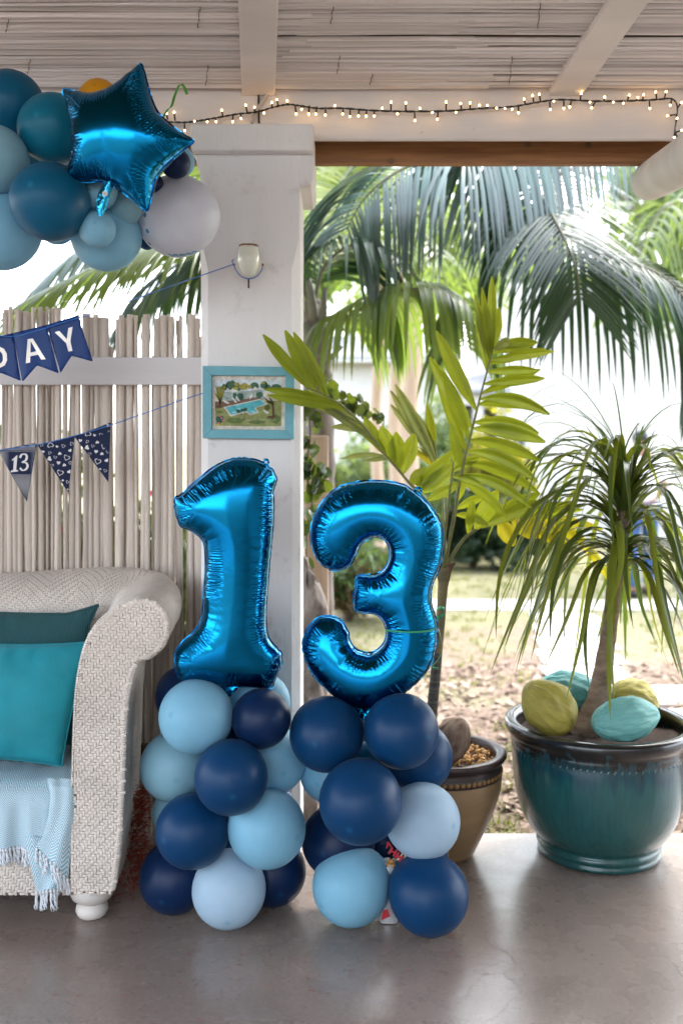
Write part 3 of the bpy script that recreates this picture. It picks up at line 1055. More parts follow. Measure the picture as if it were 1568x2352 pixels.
mb.lathe([(0.0, 0.004), (0.006, 0.003), (0.010, 0.006), (0.014, 0.004), (0.018, 0.0)], 14)
mb.v = [(k.x + v[0], k.y - 0.0 - v[2] * 1.5, k.z + v[1]) for v in mb.v]
mb.build('knot', 'rail', lp)

# ---------------------------------------------------------------- reed fence
fence = thing('reed_fence', 'whitewashed reed fence with grey horizontal rail beside the pillar', 'fence', (-1.1, 3.83, 0))
fm = [reed_mesh(1.0, 0.5, 90 + i, seg=10, axis='z') for i in range(9)]
# unit reeds: radius .5, length 1; wobble scales with width
rs = random.Random(11)
for layer in (0, 1):
    x = P(-80, 0, 3.8).x
    xe = XL - 0.003
    while x < xe:
        wd = (rs.uniform(0.012, 0.024) if rs.random() < 0.5 else rs.uniform(0.022, 0.038)) if layer == 0 else rs.uniform(0.018, 0.034)
        top = 1.99 + rs.uniform(-0.014, 0.014) + (0.02 if x < -1.1 else -0.01)
        if rs.random() < 0.12:
            top -= rs.uniform(0.05, 0.16)
        if x + wd > xe:
            break
        if layer == 0 or rs.random() < 0.93:
            inst('reed', rs.choice(fm), fence, (x + wd / 2, 3.815 + layer * 0.034 + rs.uniform(-0.006, 0.006), 0.005),
                 (rs.uniform(-0.004, 0.004), rs.uniform(-0.007, 0.007), rs.uniform(0, 6.28)), (wd, wd * 0.75, top))
        x += wd * (rs.uniform(0.80, 0.95) if rs.random() < 0.94 else rs.uniform(1.0, 1.10)) + (0.003 if layer else 0)
zt, zbm = CAMZ - (820 - 1020) / F * 3.77, CAMZ - (884 - 1020) / F * 3.77
mb = MB()
mb.box((-1.62, 3.768, zbm), (XL + 0.012, 3.797, zt))
o = mb.build('rail', 'rail', fence, smooth=False)
b = o.modifiers.new('edge', 'BEVEL'); b.width = 0.003; b.segments = 2
mb = MB()
mb.box((-1.62, 3.768, 0.25), (XL + 0.012, 3.797, 0.36))
mb.build('rail', 'sheath', fence, smooth=False)

# ================================================================== LIGHT STRING
ls = thing('string_light', 'black wire fairy light string with warm glowing bulbs along the white beam', 'string lights', P(784, 248, 3.56))
cab = [(372, 279), (383, 280), (425, 281), (460, 277), (500, 270), (545, 262), (590, 257), (625, 247), (660, 240), (690, 243), (730, 249), (784, 248.5), (859, 254), (934, 256),
       (1024, 255), (1094, 250), (1174, 245), (1234, 235), (1284, 229), (1359, 232), (1434, 232), (1504, 229), (1541, 227), (1554, 245), (1551, 280), (1549, 300), (1559, 325), (1572, 352), (1590, 380)]
YS = 3.60


def ys(px, py):
    return YS if py < 285 else YS - 0.0035 * (py - 285) - 0.0008 * (py - 285)


cp_ = catmull([P(x, y, ys(x, y)) for x, y in cab], 8)
rs = random.Random(2)
for d_ in (0, 1):
    mb = MB()
    pts = []
    for i, p in enumerate(cp_):
        an = i * 1.1 + d_ * math.pi
        pts.append(p + Vector((0, math.cos(an), math.sin(an))) * 0.0022)
    mb.tube(pts, 0.0021, 5)
    mb.build('cable', 'black', ls)
bul = [(770, 548, 765, 520), (805, 555, 800, 515), (848, 565, 848, 600), (1025, 540, 1018, 505), (1070, 530, 1068, 560), (1105, 522, 1107, 545), (1135, 515, 1128, 482), (1170, 515, 1168, 492),
       (1210, 505, 1212, 520), (1250, 495, 1248, 470), (1277, 490, 1271, 457), (1317, 485, 1318, 463), (1355, 485, 1360, 525), (1385, 485, 1384, 503), (1420, 485, 1417, 525), (1455, 490, 1450, 525), (1495, 492, 1493, 530), (1535, 494, 1537, 484),
       (950, 552, 952, 560), (990, 545, 993, 560), (895, 560, 893, 556)]
bul = [(a * .5002, b * .5002, c * .5002, d * .5002) for a, b, c, d in bul]
b2 = [(8, 500, 5, 525), (40, 505, 38, 537), (80, 508, 78, 535), (115, 508, 113, 535), (150, 508, 150, 535), (187, 508, 187, 496), (227, 510, 227, 468), (257, 513, 257, 524), (295, 510, 295, 472), (335, 515, 337, 555), (363, 510, 360, 497), (417, 512, 417, 518), (443, 515, 440, 550), (480, 508, 480, 468), (525, 510, 525, 518), (550, 505, 547, 475), (590, 500, 590, 472), (632, 495, 633, 483), (670, 495, 670, 483), (712, 493, 712, 498), (750, 492, 750, 499), (783, 490, 783, 503), (812, 488, 812, 520), (843, 480, 838, 455), (882, 472, 877, 438), (913, 468, 908, 432), (955, 468, 958, 505), (977, 460, 974, 466), (1020, 462, 1020, 500), (1055, 462, 1047, 493), (1095, 462, 1100, 428), (1140, 465, 1140, 470), (1165, 467, 1147, 497), (1203, 465, 1208, 445), (1247, 465, 1247, 470), (1293, 468, 1293, 475), (1310, 465, 1320, 437), (1350, 465, 1360, 448), (1380, 463, 1387, 435), (1413, 465, 1415, 500), (1447, 460, 1442, 422), (1480, 460, 1490, 420), (1515, 460, 1508, 485), (1540, 500, 1560, 470), (1535, 527, 1495, 532), (1534, 560, 1540, 543), (1530, 600, 1527, 632), (1545, 650, 1530, 700), (1530, 610, 1562, 598)]
bul += [(784 + a * .4998, b * .4998, 784 + c * .4998, d * .4998) for a, b, c, d in b2]
ledmb = MB()
ledmb.lathe([(0.0014, -0.004), (0.0031, -0.0015), (0.0031, 0.0015), (0.0018, 0.0045), (0.0001, 0.0055)], 8)
led_mesh = mesh_of(ledmb, 'led', 'led')
for (x0, y0, x1, y1) in bul:
    ya = ys(x0, y0)
    a = P(x0, y0, ya)
    out = 0.012 + rs.uniform(0, 0.012)
    e = P(x1, y1, min(ya, ys(x1, y1)) - 0.004)
    # the photo fixes where the tip is seen; the pin leans out from the beam by a varying amount
    e = P(x1, y1, e.y - rs.uniform(0.0, 0.012))
    dv = e - a
    if dv.length < 0.006:
        e = P(x1, y1, a.y - 0.014); dv = e - a
    mb = MB()
    mb.tube([a, a + dv * 0.86], [0.0029, 0.0032], 6)
    h = mb.build('bulb_holder', 'black', ls)
    q = dv.normalized().to_track_quat('Z', 'Y').to_euler()
    l = inst('bulb', led_mesh, h, e - dv.normalized() * 0.002, q)

# ================================================================== BALLOONS
bm_ = {}


def balloon_mesh(colr):
    if colr not in bm_:
        mbx = MB()
        prof = []
        for i in range(25):
            th = math.pi * i / 24
            r_ = math.sin(th)
            z = math.cos(th)
            if z < 0:
                z *= 1.10
                r_ *= 1 - 0.06 * max(0, -z) ** 2
            prof.append((max(r_, 0.0005), z))
        prof[0] = (0.0005, 1.004)
        prof.insert(1, (0.035, 1.002))
        prof[-1] = (0.05, -1.125)
        mbx.lathe(prof, 40)
        me = mesh_of(mbx, 'latex_balloon', LAT[colr])
        kb = MB()
        kb.lathe([(0.05, -1.10), (0.035, -1.15), (0.05, -1.17), (0.055, -1.19), (0.03, -1.21), (0.06, -1.25), (0.085, -1.27), (0.08, -1.275), (0.02, -1.25)], 12)
        bm_[colr] = (me, mesh_of(kb, 'knot', LAT[colr]))
    return bm_[colr]


def balloon(px, py, rpx, Y, colr, label, group, ax=0.1, az=0.0):
    c = P(px, py, Y)
    r_ = rpx / F * Y
    me, kn = balloon_mesh(colr)
    ay = -math.sqrt(max(0.04, 1 - ax * ax - az * az))
    if abs(ax) > 1.5:
        ay = 0.2
    q = Vector((ax, ay, az)).normalized().to_track_quat('Z', 'Y').to_euler()
    o = bpy.data.objects.new('latex_balloon', me)
    COL.objects.link(o)
    o.location = c
    o.rotation_euler = q
    o.scale = (r_, r_, r_)
    tag(o, label, 'balloon', group)
    k_ = bpy.data.objects.new('knot', kn)
    COL.objects.link(k_)
    k_.parent = o
    return o


G1 = 'balloon garland at the ceiling'
for a in [
    (23, 241, 79, 3.06, 'petrol', 'dark petrol balloon touching the reed ceiling, topmost of the garland', -.3, .2),
    (124, 296, 81, 2.98, 'teal', 'teal blue balloon tucked behind the two short points of the foil star', -.2, .1),
    (-12, 366, 78, 2.92, 'grey', 'pale grey-teal balloon between two darker petrol balloons of the garland', -.1, .2),
    (115, 463, 90, 2.86, 'petrol', 'large glossy petrol blue balloon below the grey-teal one in the garland', -.2, .2),
    (-2, 524, 97, 3.02, 'light', 'big light blue balloon hanging lowest beside the petrol one above the fence', 0, -.2),
    (80, 385, 34, 3.10, 'grey', 'small pale balloon barely showing between three larger garland balloons', 0, 0),
    (132, 519, 43, 3.08, 'light', 'light blue balloon peeping out under the large petrol balloon', 0, -.5),
    (244.6, 541.8, 81, 3.06, 'light', 'light blue balloon hanging behind a smaller pale one above the palm leaves', .2, -.3),
    (224, 526, 42, 2.90, 'light', 'small pale blue balloon in front of a larger light blue balloon', .1, .1),
    (225, 438.6, 44.5, 2.93, 'light', 'small light blue balloon right behind the foil tail of the star', -.2, .1),
    (287, 476, 42, 3.01, 'grey', 'small muted teal balloon beside the dotted white balloon', .2, -.2),
    (407, 496.6, 94, 3.12, 'white', 'large white balloon with blue dots hanging against the pillar', -.7, -.3),
    (403, 375, 35, 3.0, 'navy', 'small navy balloon between the star point and the white balloon', .3, -.2),
    (352, 422, 24, 3.02, 'navy', 'tiny navy balloon wedged behind the lower star point', .3, 0),
    (409, 371, 38, 3.12, 'light', 'light blue balloon half hidden behind the small navy one by the pillar', .6, 0),
    (338, 552, 22, 3.2, 'royal', 'small royal blue balloon peeping out below the dotted white balloon', 0, -.4),
    (227, 228, 46, 3.12, 'yellow', 'amber yellow balloon behind the top edge of the foil star', 0, .4),
]:
    balloon(a[0], a[1], a[2], a[3], a[4], a[5], G1, a[6], a[7])
# hidden heart of the garland so no gap opens between the balloons
for a in [(180, 340, 60, 3.18, 'teal', 'teal balloon deep inside the garland behind the foil star'), (270, 380, 66, 3.14, 'petrol', 'petrol balloon hidden in the garland behind the star centre'), (60, 300, 50, 3.2, 'petrol', 'petrol balloon deep in the garland behind the teal one')]:
    balloon(*a, G1)
# printed dots on the white balloon
wb = [o for o in COL.objects if o.get('label', '').startswith('large white balloon')][0]
wc, wr = Vector(wb.location), wb.scale[0]
inv = (Matrix.Translation(wb.location) @ wb.rotation_euler.to_matrix().to_4x4() @ Matrix.Diagonal((wr, wr, wr, 1))).inverted()
dots = []
for X, Y_, s in ((1010, 1098, 1), (1028, 1210, 1.1), (1043, 1297, 1), (1078, 1360, .8)):
    dots.append((X * .3296, 132.05 + Y_ * .3296, s * 5.2))
for k_ in range(14):
    X = 1180 + k_ * 14
    dots.append((X * .3296, 132.05 + (1384 - 0.0016 * (X - 1230) ** 2 * 1.0 + (k_ % 3) * 5 - 8) * .3296, 3.6 + (k_ % 4)))
for (x, y, s) in dots:
    ray = (P(x, y, 3.0) - Vector((0, 0, CAMZ))).normalized()
    oc = Vector((0, 0, CAMZ)) - wc
    bq = oc.dot(ray)
    disc = bq * bq - (oc.length_squared - (wr * 1.004) ** 2)
    if disc < 0:
        continue
    hit = Vector((0, 0, CAMZ)) + ray * (-bq - math.sqrt(disc))
    nn = (hit - wc).normalized()
    t1 = nn.cross(Vector((0, 0, 1))).normalized()
    t2 = nn.cross(t1)
    rad = s / F * 3.1
    mb = MB()
    vs = [inv @ (wc + nn * wr * 1.005)]
    for j in range(12):
        q = (nn + (t1 * math.cos(j * math.pi / 6) + t2 * math.sin(j * math.pi / 6)) * rad / wr).normalized()
        vs.append(inv @ (wc + q * wr * 1.005))
    mb.add(vs, [(0, 1 + j, 1 + (j + 1) % 12) for j in range(12)])
    me = mesh_of(mb, 'dot', 'frame_teal')
    dt = bpy.data.objects.new('dot', me)
    COL.objects.link(dt)
    dt.parent = wb
    dt.data.materials[0] = LAT['light'] if False else M['dot_blue'] if 'dot_blue' in M else M.setdefault('dot_blue', pm('dot_blue', (0.10, 0.30, 0.48), 0.4))

G2 = 'balloon tower under the foil figure one'
for a in [
    (450, 1645, 84.6, 3.07, 'light', 'light blue balloon directly below the foil figure 1, beside the wicker arm', -.55, .25),
    (600, 1650, 68, 3.08, 'navy', 'small very dark navy balloon below the foot of the foil figure 1', .5, .2),
    (425, 1598, 69, 3.26, 'navy', 'dark navy balloon behind the foot of the figure 1, against the fence', -.4, .3),
    (597, 1615, 70, 3.26, 'light', 'light blue balloon behind the foot of the figure 1, against the pillar', .5, .3),
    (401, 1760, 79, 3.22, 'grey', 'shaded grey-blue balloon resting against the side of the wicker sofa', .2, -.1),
    (531, 1785, 84.4, 2.98, 'royal', 'royal blue balloon in the middle of the tower under the figure 1', .15, -.2),
    (624, 1747, 78, 3.20, 'light', 'light teal balloon behind the middle royal one, beside the other tower', .4, -.1),
    (442, 1908, 84, 3.06, 'royal', 'royal blue balloon with pale navel, below the grey-blue one', -.65, 0.02),
    (614, 1903, 88, 3.05, 'light', 'light blue balloon low in the tower, touching the neighbouring tower', .8, 0),
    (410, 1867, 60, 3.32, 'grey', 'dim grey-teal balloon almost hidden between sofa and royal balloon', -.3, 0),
    (526, 2043, 84.7, 3.09, 'pale', 'very pale blue balloon on the floor at the front of the tower under the 1', .05, -.5),
    (401, 2014, 81, 3.19, 'navy', 'dark navy balloon on the floor between the sofa foot and pale balloon', -.2, -.3),
    (627, 2002, 76, 3.24, 'navy', 'dark navy balloon on the floor between the two palest bottom balloons', .3, -.3),
    (638, 1843, 36, 3.36, 'royal', 'royal blue balloon just peeping out behind the light teal one by the pillar', .3, 0),
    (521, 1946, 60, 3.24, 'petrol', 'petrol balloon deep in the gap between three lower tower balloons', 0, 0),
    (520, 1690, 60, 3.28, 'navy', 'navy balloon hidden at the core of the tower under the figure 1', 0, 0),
]:
    balloon(a[0], a[1], a[2], a[3], a[4], a[5], G2, a[6], a[7])
G3 = 'balloon tower under the foil figure three'
for a in [
    (750, 1686, 85.5, 3.10, 'royal', 'dark royal balloon under the figure 3, touching the small navy balloon', -.3, 0),
    (922, 1679, 85, 3.06, 'royal', 'royal blue balloon under the figure 3, in front of the palm stem', .65, .05),
    (959, 1738, 79.6, 3.24, 'royal', 'royal blue balloon half hidden behind another, next to the tan pot rim', .5, -.2),
    (827, 1841, 95, 2.94, 'royal', 'largest royal blue balloon, in the middle of the tower under the 3', -.28, -.35),
    (971, 1885, 85, 3.10, 'pale', 'very pale blue balloon leaning against the tan flower pot', .75, .1),
    (777, 1931, 84, 3.20, 'navy', 'dark navy balloon behind the light blue bottom one of the 3 tower', -.4, 0),
    (757, 1773, 69, 3.24, 'light', 'light teal balloon behind the largest royal one, by the tree trunk', -.4, -.1),
    (806, 2034, 89, 3.11, 'light', 'light blue balloon on the floor below the largest royal balloon', -.75, -.25),
    (985, 2054, 90.6, 3.05, 'royal', 'royal blue balloon on the open floor, last of the row by the tan pot', .75, -.3),
    (982, 1962, 47, 3.24, 'navy', 'navy balloon showing as a sliver between the palest and the floor balloon', .4, 0),
    (824, 1661, 42, 3.2, 'light', 'light blue balloon wedged between two royal ones right under the foil 3', 0, .2),
    (850, 1745, 46, 3.27, 'petrol', 'petrol balloon in the dark gap behind three royal balloons', 0, 0),
    (880, 1930, 50, 3.33, 'navy', 'navy balloon deep behind the printed foil between the bottom balloons', 0, 0),
]:
    balloon(a[0], a[1], a[2], a[3], a[4], a[5], G3, a[6], a[7])

# ---------------------------------------------------------------- foil balloons


def foil(name, label, outline_px, fx, fy, Y, yaw, height, spacing=0.0048, pleat=0.0011, scallop=0.0045, slam=0.026, plam=0.03, back=None, namp=0.0, tilt=0.0):
    ctr = outline_px
    xs = [fx(p[0]) for p in ctr]; ysx = [fy(p[1]) for p in ctr]
    cx, cy = (min(xs) + max(xs)) / 2, (min(ysx) + max(ysx)) / 2
    s = Y / F
    o2 = catmull([Vector(((fx(p[0]) - cx) * s / math.cos(yaw), -(fy(p[1]) - cy) * s, 0)) for p in ctr], 5, True)
    vs, fs, sa, da, Bd = inflate([(p.x, p.y) for p in o2], spacing, height, back=back, pleat=pleat, scallop=scallop, slam=slam, plam=plam, noise_amp=namp, crease=0.0042)
    o_ = P(cx, cy, Y)
    rot = Matrix.Rotation(yaw, 3, 'Z') @ Matrix.Rotation(tilt, 3, 'X')
    root = thing(name, label, 'balloon', o_, 'blue foil balloons')
    mbx = MB()
    mbx.add([o_ + rot @ Vector(v) for v in vs], fs)
    mbx.build('foil_body', 'foil_blue', root, attrs={'sarc': sa, 'dedge': da})
    # crimped seam round the edge
    mbx = MB()
    n = len(Bd)
    vs, fs = [], []
    for i in range(n):
        t = Bd[(i + 1) % n] - Bd[i - 1]
        t = t / max(1e-9, math.hypot(*t))
        nn = np.array([t[1], -t[0]])
        ar = 1
        vs.append((i, nn))
    area = sum(Bd[i][0] * Bd[(i + 1) % n][1] - Bd[(i + 1) % n][0] * Bd[i][1] for i in range(n))
    sg = 1 if area > 0 else -1
    vv = []
    for i in range(n):
        nn = vs[i][1] * sg
        wob = 0.0022 * math.sin(i * 0.31) + 0.0015 * math.sin(i * 0.13 + 1)
        vv.append(o_ + rot @ Vector((Bd[i][0] - nn[0] * 0.002, 0, Bd[i][1] - nn[1] * 0.002)))
        vv.append(o_ + rot @ Vector((Bd[i][0] + nn[0] * 0.0024, wob * 0.5, Bd[i][1] + nn[1] * 0.0024)))
    for i in range(n):
        j = (i + 1) % n
        fs.append((2 * i, 2 * i + 1, 2 * j + 1, 2 * j))
    mbx.add(vv, fs)
    mbx.build('seam', 'foil_blue', root, attrs={'sarc': [0.0] * len(vv), 'dedge': [0.5] * len(vv)})
    return root, o_, rot, s, cx, cy


def foil_tab(root, px, py, Y, r_, ang=0):
    mbx = MB()
    c = P(px, py, Y)
    vs = []
    n = 14
    for k_ in range(n):
        a = 2 * math.pi * k_ / n
        for rd in (r_, r_ * 0.36):
            vs.append(c + Vector((math.cos(a) * rd, 0.002 * math.sin(3 * a), math.sin(a) * rd * 1.15)))
    mbx.add(vs, [(2 * k_, 2 * k_ + 1, 2 * ((k_ + 1) % n) + 1, 2 * ((k_ + 1) % n)) for k_ in range(n)])
    mbx.build('hanging_tab', 'foil_blue', root)


one = [(62, 490), (130, 440), (200, 370), (290, 295), (370, 225), (460, 170), (560, 130), (660, 120), (760, 130), (850, 165), (920, 210), (965, 270), (978, 330), (957, 400), (948, 450),
       (955, 540), (950, 700), (935, 900), (915, 1100), (900, 1300), (885, 1500), (885, 1680), (910, 1790), (960, 1860), (1010, 1920), (1028, 1970), (1015, 2060), (975, 2150), (940, 2245),
       (880, 2250), (700, 2236), (560, 2225), (400, 2205), (250, 2180), (120, 2150), (75, 2080), (58, 1980), (68, 1880), (130, 1800), (210, 1730), (270, 1650), (300, 1550), (315, 1350), (330, 1150), (325, 950),
       (300, 870), (240, 810), (150, 760), (98, 735), (80, 680), (62, 590)]
fx1, fy1 = (lambda X: 390.4 + X * .249), (lambda Y_: 1022 + Y_ * .249)
r1, *_ = foil('foil_number_one', 'shiny blue foil balloon shaped as the figure 1 beside the pillar', one, fx1, fy1, 3.13, R(9), 0.085)
foil_tab(r1, 611, 1062, 3.12, 0.011)
three = [(340, 930), (250, 880), (190, 800), (150, 700), (140, 600), (150, 500), (180, 410), (240, 310), (320, 220), (420, 155), (520, 120), (640, 100), (760, 97), (880, 105), (1000, 135), (1090, 190), (1180, 260), (1250, 340), (1310, 430), (1345, 520), (1360, 620), (1362, 720), (1345, 840), (1310, 940), (1275, 1020), (1252, 1100), (1250, 1190), (1265, 1270), (1290, 1350), (1305, 1450), (1305, 1560), (1290, 1660), (1260, 1760), (1200, 1860), (1120, 1950), (1030, 2030), (920, 2100), (820, 2150), (720, 2190), (640, 2205), (520, 2180), (420, 2130), (320, 2060), (220, 1970), (150, 1880), (100, 1780), (70, 1670), (70, 1580), (100, 1490), (150, 1420), (220, 1365), (300, 1350), (390, 1370), (450, 1420), (490, 1490), (505, 1570), (540, 1630), (600, 1670), (680, 1685), (750, 1660), (810, 1600), (838, 1520), (830, 1440), (800, 1380), (740, 1335), (660, 1320), (560, 1300), (540, 1200), (550, 1080), (575, 980), (640, 968), (740, 960), (810, 920), (855, 850), (870, 760), (850, 680), (800, 635), (730, 620), (660, 645), (600, 700), (570, 770), (530, 850), (470, 905), (400, 932)]
fx3, fy3 = (lambda X: 677.5 + X * .2489), (lambda Y_: 1079.4 + Y_ * .2489)
r3, *_ = foil('foil_number_three', 'shiny blue foil balloon shaped as the figure 3 before the garden', three, fx3, fy3, 3.13, R(-5), 0.075)
foil_tab(r3, 960, 1127, 3.125, 0.012)
star = [(1000, 62), (1022, 120), (1045, 210), (1070, 300), (1118, 400), (1210, 490), (1300, 560), (1362, 603), (1300, 650), (1200, 725), (1095, 825), (1062, 930), (1040, 1010), (1018, 1068), (960, 1025), (880, 960), (800, 905), (700, 856), (600, 852), (510, 846), (432, 832), (465, 760), (497, 650), (505, 560), (498, 450), (465, 330), (432, 208), (530, 225), (650, 248), (740, 235), (815, 205), (910, 130), (978, 75)]
fxs, fys = (lambda X: X * .3296), (lambda Y_: 132.05 + Y_ * .3296)
rs_, so, srot, *_ = foil('foil_star', 'shiny blue foil star balloon hanging in front of the balloon garland', star, fxs, fys, 2.80, R(-8), 0.10, scallop=0.0015, tilt=R(4))
# its filling tail with a round sticker
mb = MB()
tl = [(700, 870, 34), (690, 920, 44), (700, 960, 40), (705, 1010, 36), (705, 1060, 34), (695, 1100, 18)]
tl = [(760, 862, 36), (748, 905, 42), (728, 950, 44), (715, 1000, 42), (705, 1050, 38), (700, 1085, 26), (697, 1108, 6)]
pts = []
for k_, (X, Y_, hw) in enumerate(tl):
    for j, u in enumerate((-1, -.5, 0, .5, 1)):
        p = P(fxs(X + u * hw), fys(Y_), 2.775 - 0.012 * (1 - abs(u)) + 0.005 * math.sin(k_ * 2.2 + j * 1.7))
        pts.append(p)
fs = []
for i in range(len(tl) - 1):
    for j in range(4):
        fs.append((i * 5 + j, i * 5 + j + 1, (i + 1) * 5 + j + 1, (i + 1) * 5 + j))
mb.add(pts, fs)
M['foil_tail'] = pm('foil_tail', (0.03, 0.36, 0.62), 0.16, metal=1.0, bump=0.9, bscale=45)
tail = mb.build('filling_tail', 'foil_tail', rs_)
mb = MB()
c = P(fxs(733), fys(948), 2.752)
mb.add([c] + [c + Vector((math.cos(a * math.pi / 8) * 0.0075, 0, math.sin(a * math.pi / 8) * 0.0075)) for a in range(16)], [(0, 1 + a, 1 + (a + 1) % 16) for a in range(16)])
mb.build('sticker', 'label_white', tail)
mb = MB()
for k_ in range(2):
    mb.box((c.x - 0.004 + 0.002 * k_, c.y - 0.0008, c.z + 0.0006 - k_ * 0.003), (c.x + 0.004 - 0.002 * k_, c.y - 0.0004, c.z + 0.0014 - k_ * 0.003))
mb.build('print', 'print_dark', tail)
# necks of the two figures tucked into the balloons
for root, px, py in ((r1, 520, 1592), (r3, 838, 1640)):
    mb = MB()
    p = P(px, py, 3.12)
    vs = []
    for k_ in range(7):
        t = k_ / 6
        hw = 0.045 * (1 - t) + 0.004
        for j in range(5):
            u = j / 4 * 2 - 1
            vs.append(p + Vector((u * hw, 0.008 * math.sin(j * 2.1 + k_), 0.03 - t * 0.05)))
    fs = [(i * 5 + j, i * 5 + j + 1, i * 5 + j + 6, i * 5 + j + 5) for i in range(6) for j in range(4)]
    mb.add(vs, fs)
    mb.build('filling_tail', 'foil_blue', root)


def ribbon(name, label, pts, width, mat, wdir=(0, 0, 1), n=8):
    q = catmull(pts, n)
    mbx = MB()
    vs, fs = [], []
    for i, p in enumerate(q):
        a = i * 0.12
        wv = Vector(wdir)
        vs += [p - wv * width / 2, p + wv * width / 2 + Vector((0, 0.0006, 0))]
        if i:
            fs.append((2 * i - 2, 2 * i - 1, 2 * i + 1, 2 * i))
    mbx.add(vs, fs)
    o_ = mbx.build(name, mat, None, origin=q[0])
    sm = o_.modifiers.new('thick', 'SOLIDIFY'); sm.thickness = 0.0006
    return tag(o_, label, 'ribbon')


ribbon('curling_ribbon', 'green curling ribbon wound round the figure 3 and palm stem', [P(884, 1448, 3.05), P(940, 1452, 3.045), P(985, 1449, 3.06), P(1003, 1443, 3.11), P(1010, 1458, 3.2), P(1014, 1490, 3.3), P(1006, 1515, 3.4), P(992, 1531, 3.45), P(1006, 1535, 3.46)], 0.006, 'ribbon_green')
ribbon('curling_ribbon', 'green curling ribbon tied round the slim palm stem', [P(1003, 1400, 3.60), P(1012, 1396, 3.56), P(1020, 1400, 3.57), P(1018, 1412, 3.57), P(1005, 1420, 3.57), P(998, 1426, 3.5)], 0.012, 'ribbon_green')
ribbon('curling_ribbon', 'lime green ribbon end sticking up beside the foil star', [P(376, 268, 2.82), P(385, 252, 2.82), P(394, 244, 2.82), P(402, 218, 2.83), P(412, 196, 2.83), P(420, 196, 2.83), P(430, 217, 2.83)], 0.008, 'ribbon_lime', wdir=(1, 0, 0.3))

# printed foil stuffed between the balloons
pf = thing('printed_foil', 'crumpled white printed foil stuffed between the lower balloons', 'foil wrap', (0.06, 3.15, 0.0))
mb = MB()
vs, fs = [], []
ring = 14
for k_ in range(13):
    t = k_ / 12
    py = 1975 + (2118 - 1975) * t
    for j in range(ring):
        a = 2 * math.pi * j / ring
        rad = 0.036 * (1 + 0.25 * noise.noise(Vector((j * 0.9, k_ * 0.8, 1)))) * (1 if k_ else 0.7)
        c = P(893, py, 3.13)
        vs.append((c.x + math.cos(a) * rad, c.y + math.sin(a) * rad * 0.7, max(0.003, c.z)))
for k_ in range(12):
    for j in range(ring):
        j2 = (j + 1) % ring
        fs.append((k_ * ring + j, k_ * ring + j2, (k_ + 1) * ring + j2, (k_ + 1) * ring + j))
fs.append(tuple(range(ring)))
mb.add(vs, fs)
mb.build('foil_sleeve', 'foil_white', pf)


def letter_polys(ch):
    if ch == 'H':
        return [[(-.5, -.5), (-.2, -.5), (-.2, .5), (-.5, .5)], [(.2, -.5), (.5, -.5), (.5, .5), (.2, .5)], [(-.2, -.14), (.2, -.14), (.2, .14), (-.2, .14)]]
    return [[(-.5, -.5), (-.22, -.5), (.1, .5), (-.15, .5)], [(.22, -.5), (.5, -.5), (.15, .5), (-.1, .5)], [(-.3, -.22), (.3, -.22), (.24, .02), (-.24, .02)]]


for (X, Y_, ch, mt, ang, sz) in ((825, 1385, 'H', 'print_red', -.5, .021), (872, 1425, 'H', 'print_red', -.6, .021), (808, 1470, 'A', 'print_orange', -.15, .024), (790, 1330, 'A', 'print_red', .2, .018)):
    c = P(660.3 + X * .2929, 1550.2 + Y_ * .2929, 3.075)
    for grow, mt2, off in ((1.25, 'print_dark', 0), (1.0, mt, -0.0012)):
        mb = MB()
        for poly in letter_polys(ch):
            q = []
            for (u, v) in poly:
                u, v = u * sz * grow, v * sz * grow
                q.append((c.x + u * math.cos(ang) - v * math.sin(ang), c.y + off, c.z + u * math.sin(ang) + v * math.cos(ang)))
            mb.prism(q, (0, -0.0008, 0))
        mb.build('print', mt2, pf, smooth=False)
mb = MB()
c = P(884, 2108, 3.06)
mb.prism([c + Vector((-0.012, 0, -0.008)), c + Vector((0.016, 0, 0.004)), c + Vector((0.008, 0, 0.026)), c + Vector((-0.006, 0, 0.022))], (0, 0.002, 0))
mb.build('print', 'print_red', pf, smooth=False)

# ================================================================== BUNTING
z8 = lambda X, Y_: (X * .2197, 717.7 + Y_ * .2197)


def yb(px):      # the letter bunting runs from the lamp forward to the garland end
    return 3.50 - (470 - px) / 470 * 0.16


def plane_poly(mbx, pts8, ydep, off, thick=0.0008, bend=None):
    q = []
    for (X, Y_) in pts8:
        px, py = z8(X, Y_)
        q.append(P(px, py, ydep(X, Y_) + off))
    mbx.prism(q, (0, thick, 0))


def flag_grid(poly_top, poly_bot, ydep, n=10):
    pass


